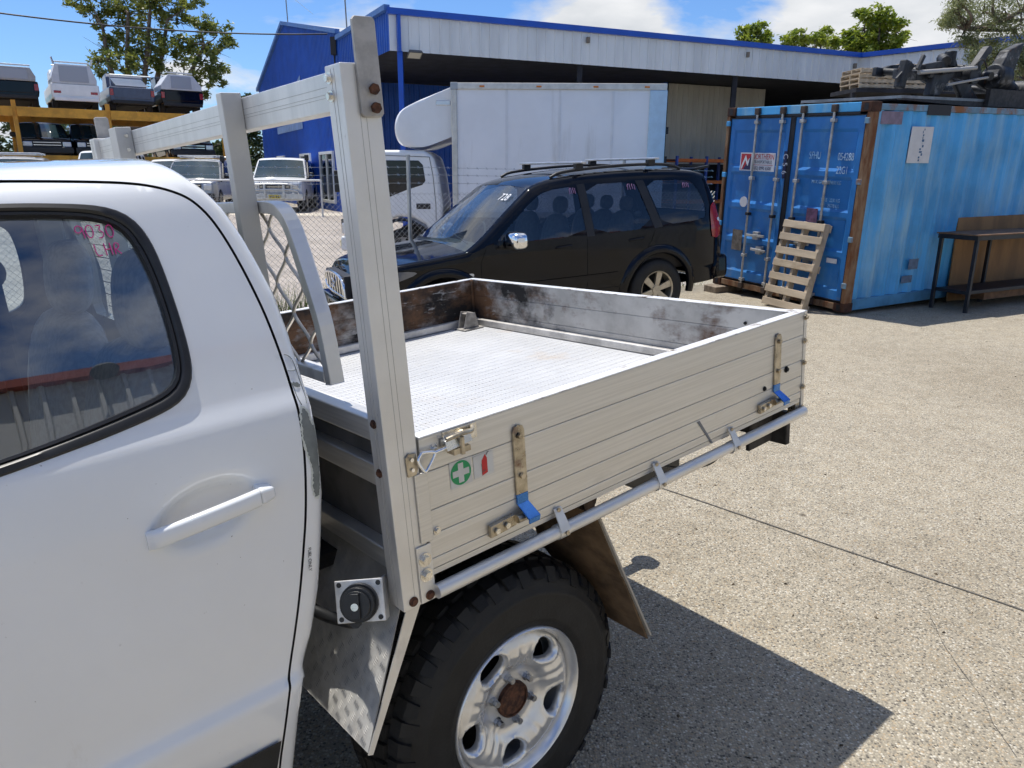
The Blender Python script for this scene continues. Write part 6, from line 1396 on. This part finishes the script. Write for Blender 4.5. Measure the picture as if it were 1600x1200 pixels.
# ---- work bench and plywood beside the container
bench = thing('work_bench', 'black steel work bench standing along the blue container side', 'bench'); bench.matrix_world = Matrix(((.883, -.4697, 0, 4.297), (.4693, .8822, 0, 9.598), (0, 0, 1, 0), (0, 0, 0, 1)))
bsm = mat('black_bench_steel', (.012, .014, .02), .5, .2, vary=.3, vscale=12)
for x in (1.60, 2.72, 3.3, 4.35):
    for y in (-.14, -.62):
        if x == 3.3 and y == -.14: continue
        if x == 2.72 and y == -.62: continue
        b = MB(); b.box(x, x + .045, y - .022, y + .022, 0, .95); b.build('leg', bsm, bench, bevel=.003)
b = MB(); b.box(1.58, 4.42, -.65, -.11, .951, 1.01); b.build('bench_frame', bsm, bench, bevel=.004)
b = MB(); b.box(1.56, 4.45, -.67, -.10, 1.0105, 1.026); b.build('bench_top', mat('worn_board', (.16, .09, .05), .8, vary=.3, vscale=6), bench)
b = MB(); b.box(1.62, 4.4, -.60, -.16, .24, .285); b.build('lower_shelf', bsm, bench, bevel=.003)
b = MB(); b.box(2.2, 4.3, -.5, -.2, .12, .235); b.build('shelf_board', mat('worn_board'), bench)
ply = MB(); ply.hexa([(2.05, -.085, .05), (4.2, -.085, .02), (4.2, -.067, .02), (2.05, -.067, .05)], [(2.10, -.035, 1.20), (4.25, -.035, 1.22), (4.25, -.017, 1.22), (2.10, -.017, 1.20)])
po = ply.build('plywood_sheet', mat('brown_plywood', (.24, .125, .045), .7, vary=.2, vscale=3, stretch=(1, 1, .3)), None); po.matrix_world = bench.matrix_world.copy(); tag(po, 'brown plywood sheet propped between the bench and the blue container', 'plywood')

# ---- scrap chassis on the container roof
scm = mat('scrap_chassis_metal', (.030, .032, .036), .55, .35, vary=.5, vscale=7); overlay(scm, (.34, .34, .34), 5., .56, .74, rough=.7); overlay(scm, (.14, .07, .04), 6., .62, .74, rough=.9, metal=0, offset=(2, 1, 4))
fd = thing('flat_deck', 'dark flat tray deck lying on top of the blue container', 'deck'); fd.matrix_world = CM
b = MB(); b.box(1.0, 5.2, .35, 2.0, 2.665, 2.70); b.build('deck_sheet', mat('grey_deck', (.22, .23, .24), .5, .5, vary=.2, vscale=4), fd)
for y in (.35, 1.1, 1.95): b = MB(); b.hexa([(1.0, y, 2.645), (2.7, y, 2.592), (2.7, y + .06, 2.592), (1.0, y + .06, 2.645)], [(1.0, y, 2.664), (2.7, y, 2.664), (2.7, y + .06, 2.664), (1.0, y + .06, 2.664)]); b.box(2.7, 5.2, y, y + .06, 2.592, 2.664); b.build('deck_beam', mat('dark_bracket'), fd)
b = MB(); b.box(2.75, 5.25, .28, .345, 2.60, 2.83); b.build('deck_side', mat('dark_bracket'), fd, bevel=.004)
ch = thing('scrap_chassis', 'stripped vehicle chassis with axle parts piled on the blue container', 'chassis'); ch.matrix_world = CM
for y, dz in ((.62, 0), (1.5, .12)):
    b = MB(); pts = [(1.15 + dz * 6, y, 2.98 + dz), (1.55 + dz * 4, y, 2.97 + dz), (2.2, y, 3.02 + dz), (2.7, y, 3.06 + dz), (3.1, y, 2.92 + dz), (3.5, y, 2.83 + dz), (4.6, y, 2.82 + dz)]
    for a, c_ in zip(pts[:-1], pts[1:]): b.beam(a, c_, .07, .12)
    b.build('chassis_rail', scm, ch, bevel=.01)
for x, z in ((2.05, 2.99), (2.5, 3.03), (3.0, 2.98), (4.2, 2.83)): b = MB(); b.tube([(x, .62, z), (x, 1.5, z + .12)], .05, 8); b.build('cross_member', scm, ch, 50)
b = MB(); b.beam((1.18, .55, 2.80), (1.24, .55, 3.14), .10, .12); b.beam((1.12, .55, 2.88), (1.3, .5, 3.10), .05, .10); b.build('bumper_horn', scm, ch, bevel=.015)
b = MB(); b.hexa([(1.75, .50, 2.72), (1.98, .50, 2.72), (1.98, .60, 2.72), (1.75, .60, 2.72)], [(1.80, .50, 3.0), (2.25, .50, 3.04), (2.25, .60, 3.04), (1.80, .60, 3.0)]); b.build('suspension_mount', scm, ch, bevel=.02)
b = MB(); b.cyl((2.0, .5, 3.16), (2.12, .66, 3.22), .07, 10); b.beam((1.6, .56, 3.06), (2.1, .56, 3.14), .09, .10); b.cyl((2.14, .55, 3.10), (2.14, .55, 3.30), .075, 10); b.build('engine_mount', scm, ch, 40, bevel=.01)
b = MB(); b.tube([(1.35, .42, 2.99), (2.35, .42, 3.08), (2.55, .42, 3.10)], .028, 8); b.build('steering_rod', mat('light_rod', (.40, .38, .35), .5, .4), ch, 50)
b = MB(); b.hexa([(2.18, .48, 2.96), (2.52, .48, 2.94), (2.52, .56, 2.94), (2.18, .56, 2.96)], [(2.50, .48, 2.66), (2.85, .48, 2.70), (2.85, .56, 2.70), (2.50, .56, 2.66)]); b.build('control_arm', scm, ch, bevel=.02)
b = MB(); b.tube([(1.95, .40, 2.86), (2.9, .40, 3.0), (3.05, .42, 3.02)], .018, 6); b.build('brake_line', mat('light_rod'), ch, 50)
b = MB(); b.cyl((2.62, .45, 3.02), (2.62, .75, 3.02), .13, 16); b.beam((2.60, .5, 3.08), (2.82, .5, 3.34), .10, .10); b.cyl((2.84, .45, 3.34), (2.84, .55, 3.34), .06, 10); b.build('hub_knuckle', scm, ch, 40, bevel=.01)
b = MB(); b.hexa([(3.02, .40, 2.98), (3.38, .40, 2.94), (3.38, .60, 2.94), (3.02, .60, 2.98)], [(3.22, .40, 3.36), (3.55, .40, 3.48), (3.55, .55, 3.48), (3.22, .55, 3.36)]); b.cyl((3.08, .5, 3.02), (3.34, .5, 3.0), .17, 16); b.build('spring_tower', scm, ch, 40, bevel=.02)
b = MB(); b.cyl((3.3, .5, 2.98), (4.1, .7, 2.80), .10, 14); b.cyl((4.0, .3, 2.85), (4.0, .9, 2.85), .15, 16); b.build('axle_tube', scm, ch, 40)

rr_ = random.Random(12)
for k in range(26):      # hoses, brackets and small castings hanging on the rails
    x = 1.3 + 3.1 * rr_.random(); y = rr_.uniform(.42, .72); z = float(np.interp(x, [1.15, 2.2, 2.7, 3.1, 3.5, 4.6], [2.98, 3.02, 3.06, 2.92, 2.83, 2.82])) + rr_.uniform(-.05, .10)
    b = MB(); kd = k % 4
    if kd == 0: b.tube(chaikin([(x, y, z), (x + rr_.uniform(-.1, .1), y - .06, z + rr_.uniform(.02, .14)), (x + rr_.uniform(.1, .35), y - .04, z + rr_.uniform(-.08, .1))], 2), .011, 6); nm = 'hose'
    elif kd == 1: b.beam((x, y, z), (x + rr_.uniform(-.09, .09), y, z + rr_.uniform(.08, .17)), .035, .05); nm = 'bracket'
    elif kd == 2: b.cyl((x, y - .05, z), (x + rr_.uniform(-.03, .03), y + .07, z + .02), rr_.uniform(.03, .06), 10); nm = 'bush'
    else: b.beam((x, y - .02, z), (x + rr_.uniform(.12, .3), y - .02, z + rr_.uniform(-.05, .05)), .012, .03); nm = 'bracket'
    b.build(nm, scm if kd else mat('cable_black'), ch, 40)

# ---- wire fence
fen = thing('chain_link_fence', 'chain-link fence with barbed wire behind the black four-wheel drive', 'fence')
fgal = mat('galvanised_wire', (.46, .47, .47), .4, .7, vary=.1, vscale=5)
def fp(s, z, o=0.): q = FP + FD * s + FN * o; return (float(q[0]), float(q[1]), z)
posts = [(-1.37 - .77) / .90 + k * 3.36 for k in range(-4, 3)]
for s_ in posts:
    if s_ > 3.2: continue
    b = MB(); b.cyl(fp(s_, -.05), fp(s_, 1.97), .026, 12); q = b.build('fence_post', fgal, fen, 40); b = MB(); b.cyl(fp(s_, 1.97), fp(s_, 1.985), .03, 12); b.build('post_cap', fgal, q)
S0, S1 = posts[0], 2.75
for z_ in (1.83, 1.735, 1.63, 1.49):
    b = MB(); pts = [fp(s_, z_ - .015 * math.sin((s_ - posts[0]) / 3.36 * math.pi) ** 2) for s_ in np.arange(S0, S1, .25)]; b.tube(pts, .003, 4)
    if z_ > 1.6:
        for s_ in np.arange(S0, S1, .14):
            zc = z_ - .015 * math.sin((s_ - posts[0]) / 3.36 * math.pi) ** 2
            b.add([fp(s_ - .012, zc + .014, .01), fp(s_ + .012, zc - .014, -.01), fp(s_ + .015, zc - .010, -.01), fp(s_ - .009, zc + .017, .01)], [(0, 1, 2, 3)]); b.add([fp(s_ - .012, zc - .014, -.01), fp(s_ + .012, zc + .014, .01), fp(s_ + .009, zc + .017, .01), fp(s_ - .015, zc - .010, -.01)], [(0, 1, 2, 3)])
    b.build('barbed_wire' if z_ > 1.6 else 'top_wire', fgal, fen, kind='stuff')
b = MB(); HZ = 1.50
def seg2(s0, z0, s1, z1): b.tube([fp(s0, z0), fp(s1, z1)], .0019, 3, False)
pitch = .072; s_ = S0 - HZ
while s_ < S1:
    a0, a1 = max(s_, S0), min(s_ + HZ, S1)
    if a1 > a0: seg2(a0, a0 - s_ + .01, a1, a1 - s_ + .01)
    a0, a1 = max(s_, S0), min(s_ + HZ, S1)
    if a1 > a0: seg2(a0, HZ - (a0 - s_) + .01, a1, HZ - (a1 - s_) + .01)
    s_ += pitch
b.build('wire_mesh', fgal, fen, kind='stuff')
# grass tufts along the fence
gr = MB(); rr_ = random.Random(3)
for k in range(2600):
    s_ = rr_.uniform(-6, 2.6); clump = .5 + .5 * math.sin(s_ * 2.1) * math.sin(s_ * .7 + 1); 
    if rr_.random() > clump * (1.6 if -4.2 < s_ < -3.4 else .8): continue
    h = rr_.uniform(.08, .34) * (1.4 if -4.2 < s_ < -3.4 else .7); o_ = rr_.gauss(0, .08); a = rr_.uniform(0, 6.28); p = Vector(fp(s_, .0, o_)); d = Vector((math.cos(a), math.sin(a), 0)); tip = p + d * h * .5 + Vector((0, 0, h))
    gr.add([p - d.cross(Vector((0, 0, 1))) * .006, p + d.cross(Vector((0, 0, 1))) * .006, tip], [(0, 1, 2)])
go = gr.build('fence_grass', mat('dry_green_grass', (.10, .14, .035), .8, vary=.4, vscale=3), None); go['kind'] = 'stuff'; go['label'] = 'patchy grass growing along the foot of the fence'
# far gate in front of the white four-wheel drive
gt = thing('mesh_gate', 'white pipe gate with wire infill in front of the white four-wheel drive', 'gate'); gp_ = mat('white_pipe', (.66, .66, .64), .5)
ga, gb_ = Vector((-11.2, 24.3, .30)), Vector((-6.2, 24.9, .30))
for z_ in (.03, 1.22): b = MB(); b.tube([ga + Vector((0, 0, z_)), gb_ + Vector((0, 0, z_))], .03, 8); b.build('gate_rail', gp_, gt, 50)
for k in range(3): b = MB(); p = ga + (gb_ - ga) * (k / 2); b.tube([p, p + Vector((0, 0, 1.25))], .03, 8); b.build('gate_stile', gp_, gt, 50)
b = MB()
for k in range(1, 34): p = ga + (gb_ - ga) * (k / 34); b.tube([p + Vector((0, 0, .03)), p + Vector((0, 0, 1.22))], .004, 3, False)
b.build('gate_wire', fgal, gt, kind='stuff')

# ---- inside and beside the warehouse
stand = thing('pallet_stand', 'dark storage platform behind the blue container carrying stacked pallets', 'platform')
pb = Vector((10.35, 25.4, .34)); rd = .12
stand.location = pb; stand.rotation_euler = (0, 0, rd)
b = MB(); b.box(-.1, 3.9, -1.2, .3, 3.86, 3.98); b.build('platform_deck', dark_in, stand)
for x in (-.1, 1.9, 3.78): b = MB(); b.box(x, x + .12, -1.0, -.88, 0, 3.86); b.build('platform_post', dark_in, stand)
shade_wood = wood
pm = []
proto = None
for i, (x, n) in enumerate(((.03, 4), (1.29, 5), (2.55, 5))):
    for k in range(n):
        M4 = Matrix.Translation(pb) @ Matrix.Rotation(rd, 4, 'Z') @ Matrix.Translation((x, -.55 + random.uniform(-.04, .04), 3.982 + .123 + k * .145))
        lab = '%s timber pallet from the top of the %s stack behind the blue container roof' % (('top', 'second', 'third', 'fourth', 'fifth')[n - 1 - k], ('leftmost', 'middle', 'rightmost')[i])
        if n - 1 == k: lab = 'top timber pallet of the %s stack behind the blue container roof' % ('leftmost', 'middle', 'rightmost')[i]
        if proto is None: proto = pallet(lab, M4, 7, 1.1, 1.15, 'pallets stacked behind the blue container')
        else:
            t = proto.copy(); COL.objects.link(t); t.matrix_world = M4; t['label'] = lab
            for c_ in list(proto.children): q = c_.copy(); COL.objects.link(q); q.parent = t; q.matrix_parent_inverse = c_.matrix_parent_inverse.copy()
sh = thing('stock_shelving', 'orange and blue stock shelving under the awning between the wagon and container', 'shelving', (*at2(at2(F0, FDIR, 10.6), FNRM, -1.2), .25), math.atan2(FDIR[1], FDIR[0]))
om = mat('orange_beam', (.45, .11, .02), .5, vary=.15, vscale=5); bm2 = mat('blue_upright', (.02, .06, .28), .5, vary=.15, vscale=5)
for x in (0, 1.3, 2.6, 3.9): 
    for y in (0, .9): b = MB(); b.box(x, x + .08, y, y + .08, 0, 2.15); b.build('shelf_upright', bm2, sh)
for z in (.5, 1.2, 1.95):
    for y in (.0, .9): b = MB(); b.box(.081, 3.899, y + .01, y + .06, z, z + .11); b.build('shelf_beam', om, sh)
    b = MB(); b.box(.09, 3.89, .07, .89, z + .05, z + .08); b.build('shelf_deck', dark_in, sh)
bar = MB(); bar.box(-.9, .9, -.02, .02, .88, 1.02); bo_ = thing('white_barrier', 'white barrier board with red stripe behind the wire mesh beside the container', 'barrier', (3.35, 13.5, 0), .42)
bar.build('barrier_board', gp_, bo_); b = MB(); b.box(-.2, .5, -.024, -.0205, .93, .97); b.build('red_stripe', red_t, bo_)
for x in (-.7, .7): b = MB(); b.box(x - .03, x + .03, .021, .06, 0, 1.0); b.build('barrier_leg', gp_, bo_)
# ================================================================== TREES
bark = mat('gum_bark', (.14, .11, .085), .9, vary=.4, vscale=3, bump=.3, bscale=20)
def leafmat(name, a, c):
    if name in MATS: return MATS[name]
    m = bpy.data.materials.new(name); m.use_nodes = True; MATS[name] = m; t = m.node_tree
    for n in list(t.nodes): t.nodes.remove(n)
    o = t.nodes.new('ShaderNodeOutputMaterial'); d = t.nodes.new('ShaderNodeBsdfDiffuse'); tr = t.nodes.new('ShaderNodeBsdfTranslucent'); gl = t.nodes.new('ShaderNodeBsdfGlossy'); gl.inputs['Roughness'].default_value = .45
    co = t.nodes.new('ShaderNodeTexCoord'); n = t.nodes.new('ShaderNodeTexNoise'); n.inputs['Scale'].default_value = 1.3; n.inputs['Detail'].default_value = 8; t.links.new(co.outputs['Object'], n.inputs['Vector'])
    r = t.nodes.new('ShaderNodeValToRGB'); t.links.new(n.outputs['Fac'], r.inputs[0]); r.color_ramp.elements[0].position = .35; r.color_ramp.elements[1].position = .65; r.color_ramp.elements[0].color = (*a, 1); r.color_ramp.elements[1].color = (*c, 1)
    t.links.new(r.outputs[0], d.inputs[0]); t.links.new(r.outputs[0], tr.inputs[0])
    m1 = t.nodes.new('ShaderNodeMixShader'); m1.inputs[0].default_value = .5; t.links.new(d.outputs[0], m1.inputs[1]); t.links.new(tr.outputs[0], m1.inputs[2])
    m2 = t.nodes.new('ShaderNodeMixShader'); m2.inputs[0].default_value = .05; t.links.new(m1.outputs[0], m2.inputs[1]); t.links.new(gl.outputs[0], m2.inputs[2]); t.links.new(m2.outputs[0], o.inputs['Surface'])
    return m
def tree(name, label, base, trunk, clumps, lm, leaf=(.26, .09), dens=260, seed=1, droop=.0, group=None, branches=True):
    """trunk: list of (points, r0, r1); clumps: (centre, radius xyz)"""
    t = thing(name, label, 'tree', base, 0, group); rg = np.random.default_rng(seed)
    b = MB()
    for pts, r0, r1 in trunk:
        pts = chaikin(pts, 2); n = len(pts); b.tube(pts, [r0 + (r1 - r0) * i / (n - 1) for i in range(n)], 8)
    tops = [Vector(p) for pts, _, _ in trunk for p in pts[len(pts) // 2:]]
    if branches:
        for c, r in clumps:
            c = Vector(c); q = min(tops, key=lambda p: (p - c).length + (3 if p.z > c.z else 0)); mid = (q + c) / 2 + Vector((rg.normal(0, .15), rg.normal(0, .15), -.1 * (c - q).length * .5))
            br_ = chaikin([tuple(q), tuple(mid), tuple(c)], 2); b.tube(br_, list(np.linspace(.05, .01, len(br_))), 5)
            for _ in range(4):
                e = c + Vector(rg.normal(0, .5, 3)) * Vector(r).x; b.tube([tuple(mid * .3 + c * .7), tuple(e)], [.018, .006], 4)
    b.build('trunk', bark, t, 60)
    allP = []
    for c, r in clumps:
        vol = r[0] * r[1] * r[2]; n = int(dens * max(.25, vol) ** .75)
        nsub = max(4, int(n / 34)); sc_ = rg.normal(0, 1, (nsub, 3)); sc_ /= np.linalg.norm(sc_, axis=1)[:, None]; sc_ *= (rg.random((nsub, 1)) ** .45); sc_ = sc_ * np.array(r) + np.array(c)
        ii = rg.integers(0, nsub, n); sp = .20 * (sum(r) / 3) + .10; P = sc_[ii] + rg.normal(0, sp * .55, (n, 3)) * np.array((1, 1, .75)); allP.append(P)
    P = np.concatenate(allP); n = len(P)
    d = rg.normal(0, 1, (n, 3)); d[:, 2] = d[:, 2] * .6 - droop; d /= np.linalg.norm(d, axis=1)[:, None]
    s = np.cross(d, rg.normal(0, 1, (n, 3))); s /= np.linalg.norm(s, axis=1)[:, None] + 1e-9
    L = leaf[0] * rg.uniform(.6, 1.3, (n, 1)); Wd = leaf[1] * rg.uniform(.6, 1.3, (n, 1))
    V = np.stack([P - d * L / 2, P + s * Wd / 2, P + d * L / 2, P - s * Wd / 2], 1).reshape(-1, 3)
    me = bpy.data.meshes.new('crown'); me.vertices.add(4 * n); me.vertices.foreach_set('co', V.ravel()); me.loops.add(4 * n); me.loops.foreach_set('vertex_index', np.arange(4 * n)); me.polygons.add(n); me.polygons.foreach_set('loop_start', np.arange(n) * 4); me.update(calc_edges=True)
    finish(me, 'crown', lm, t)
    return t
gum = leafmat('gum_leaves', (.09, .125, .025), (.27, .30, .06)); lime = leafmat('lime_leaves', (.13, .20, .018), (.34, .40, .04)); dark = leafmat('dark_leaves', (.025, .050, .014), (.08, .11, .025)); wisp = leafmat('wispy_leaves', (.15, .18, .08), (.32, .34, .14))
# large gum behind the rack
TB = (-22.0, 46.0, .4)
def rel(u, v, Y):   # helper only for laying out crowns: direction of a picture point at depth Y, relative to a tree base
    x_ = (u - 800) / 1165.; y_ = (v - 600) / 1165.; d = Vector((rt.x * x_ - up.x * y_ + fw.x, rt.y * x_ - up.y * y_ + fw.y, rt.z * x_ - up.z * y_ + fw.z)); k = Y / d.y; return Vector((d.x * k, d.y * k, 1.75 + d.z * k))
B0 = Vector(TB)
def cl(L, Y, base, r, jit=1.2, seed=5):
    rg = random.Random(seed); o = []
    for u, v, s_ in L: p = rel(u, v, Y + rg.uniform(-jit, jit)) - base; o.append((tuple(p), (r * s_, r * s_, r * s_ * .75)))
    return o
gl_ = [(125, 5, .8), (150, 25, .9), (180, 5, 1.1), (200, 40, 1.1), (165, 70, 1.0), (150, 95, .8), (185, 95, .9), (215, 80, 1.0), (235, 20, 1.2), (262, 5, 1.1), (285, 30, .8), (275, 60, .8), (300, 5, .6), (240, 60, 1.0), (255, 100, .9), (222, 120, .8), (165, 120, .5), (318, 35, .8), (340, 45, .8), (305, 62, .7), (330, 75, .8), (350, 70, .6), (290, 85, .9), (318, 100, 1.0), (345, 110, .7), (300, 130, .8), (335, 130, .6), (270, 130, .7), (310, 150, .5), (215, -20, 1.2), (170, -20, 1.0), (260, -25, 1.1), (130, -15, .8), (185, 150, .5), (240, 150, .5), (350, 190, .5), (365, 215, .5)]
bp_ = rel(215, 215, 46) - B0; bp_.z = 0
tops_ = [rel(u, v, 46) - B0 for u, v in ((160, 40), (200, 20), (235, 10), (262, 30), (320, 70))]
f0 = rel(213, 205, 46) - B0
trk = [([(f0.x, f0.y, 0), (f0.x + .1, f0.y, f0.z * .5), tuple(f0)], .48, .36)]
for k, tpp in enumerate(tops_): m1_ = f0 + (tpp - f0) * .45 + Vector(((-.5, -.3, .2, .5, .9)[k], 0, .2)); trk.append(([tuple(f0 - Vector((0, 0, .3))), tuple(m1_), tuple(tpp)], .26 - .02 * k, .07))
tree('gum_tree', 'tall spreading gum tree behind the yellow rack', TB, trk, cl(gl_, 46, B0, 1.0), gum, (.32, .11), 640, 3)
# lower trees between rack and blue gable
B1 = Vector((-18.5, 50, .4)); tree('dark_shrub_tree', 'dark bushy tree between the yellow rack and the blue gable', tuple(B1), [([(0, 0, 0), (.2, 0, 2), (.1, 0, 4)], .2, .08)], cl([(385, 200, 1.), (395, 230, 1.1), (365, 235, 1.1), (345, 245, 1.0), (380, 260, 1.1), (400, 255, .8), (330, 225, .7), (400, 180, .5), (385, 155, .35)], 50, B1, 1.1, 1, 6), dark, (.3, .13), 800, 8)
B2 = Vector((-27, 52, .4)); tree('background_tree', 'dark green tree seen through the lower rack level', tuple(B2), [([(0, 0, 0), (.2, 0, 3), (.1, 0, 5)], .25, .1)], cl([(60, 195, 1), (20, 190, 1), (160, 200, 1), (190, 205, 1.1), (215, 215, 1), (240, 200, .8), (270, 200, .9), (110, 205, .9), (150, 230, 1.), (60, 235, 1.), (0, 230, 1.), (250, 230, 1.)], 52, B2, 1.35, 1, 7), dark, (.34, .15), 620, 9)
# trees behind the warehouse roof
B3 = Vector((27.5, 56, .4)); l3 = [(1345, 60, .9), (1360, 40, .8), (1372, 25, .9), (1385, 45, .8), (1400, 35, .7), (1350, 20, .6), (1365, 65, 1.), (1395, 70, .8), (1412, 60, .6), (1330, 55, .6), (1320, 72, .7), (1380, 85, 1.), (1345, 85, 1.)]
f3 = rel(1368, 150, 56) - B3
tree('roofline_gum', 'bright green gum rising highest above the warehouse roof line', tuple(B3), [([(f3.x, f3.y, 0), (f3.x, f3.y, 3), tuple(f3)], .3, .22)] + [([tuple(f3), tuple(rel(u, v, 56) - B3)], .16, .05) for u, v in ((1350, 45), (1375, 30), (1400, 50))], cl(l3, 56, B3, 1.12, .8, 8), lime, (.30, .14), 1000, 11)
B4 = Vector((22.5, 56, .4)); f4 = rel(1270, 150, 56) - B4
tree('roofline_tree', 'smaller green tree left of the tallest gum above the roof', tuple(B4), [([(f4.x, f4.y, 0), (f4.x, f4.y, 3), tuple(f4)], .22, .16)] + [([tuple(f4), tuple(rel(u, v, 56) - B4)], .12, .04) for u, v in ((1240, 60), (1285, 58))], cl([(1235, 62, .8), (1250, 55, .7), (1272, 60, .7), (1288, 58, .9), (1300, 66, .8), (1228, 72, .6), (1260, 72, .8)], 56, B4, .95, .8, 9), lime, (.28, .13), 1000, 12)
B5 = Vector((17.5, 56, .4)); f5 = rel(1180, 150, 56) - B5
tree('roofline_tree', 'rounded green tree top furthest left above the roof line', tuple(B5), [([(f5.x, f5.y, 0), (f5.x, f5.y, 3), tuple(f5)], .2, .1)], cl([(1168, 55, .9), (1182, 48, .8), (1192, 58, .8), (1178, 62, 1.), (1162, 64, .7)], 56, B5, .95, .8, 10), lime, (.28, .13), 1000, 13)
# feathery tree at the right edge
B6 = Vector((14.5, 17.5, 0)); l6 = [(1490, 20, .7), (1510, 40, .7), (1530, 15, .8), (1550, 40, .8), (1570, 20, .9), (1590, 45, .8), (1600, 15, 1.), (1515, 65, .45), (1545, 70, .5), (1560, 85, .45), (1585, 75, .6), (1480, 35, .4), (1500, 5, .7), (1620, 60, .9), (1640, 20, 1.), (1600, 100, .5), (1590, 125, .5), (1575, 150, .35), (1610, 140, .6), (1540, 100, .5), (1525, 85, .5), (1565, 110, .5), (1590, 90, .7), (1570, 130, .5), (1620, -20, 1.), (1560, -20, 1.), (1510, -20, .9), (1660, 90, 1.)]
hp = rel(1600, 15, 17.5) - B6
tree('feathery_tree', 'feathery drooping tree overhanging the top right corner', tuple(B6), [([(2.4, .4, 0), (2.2, .3, 3), (1.5, .1, 5.2), tuple(hp)], .22, .07), ([tuple(hp), tuple(rel(1560, 35, 17.5) - B6), tuple(rel(1510, 45, 17.5) - B6)], .05, .012), ([(1.9, .2, 4.4), tuple(rel(1610, 130, 17.5) - B6)], .06, .02)], cl(l6, 17.5, B6, .44, .6, 11), wisp, (.10, .020), 1900, 14, droop=.7)
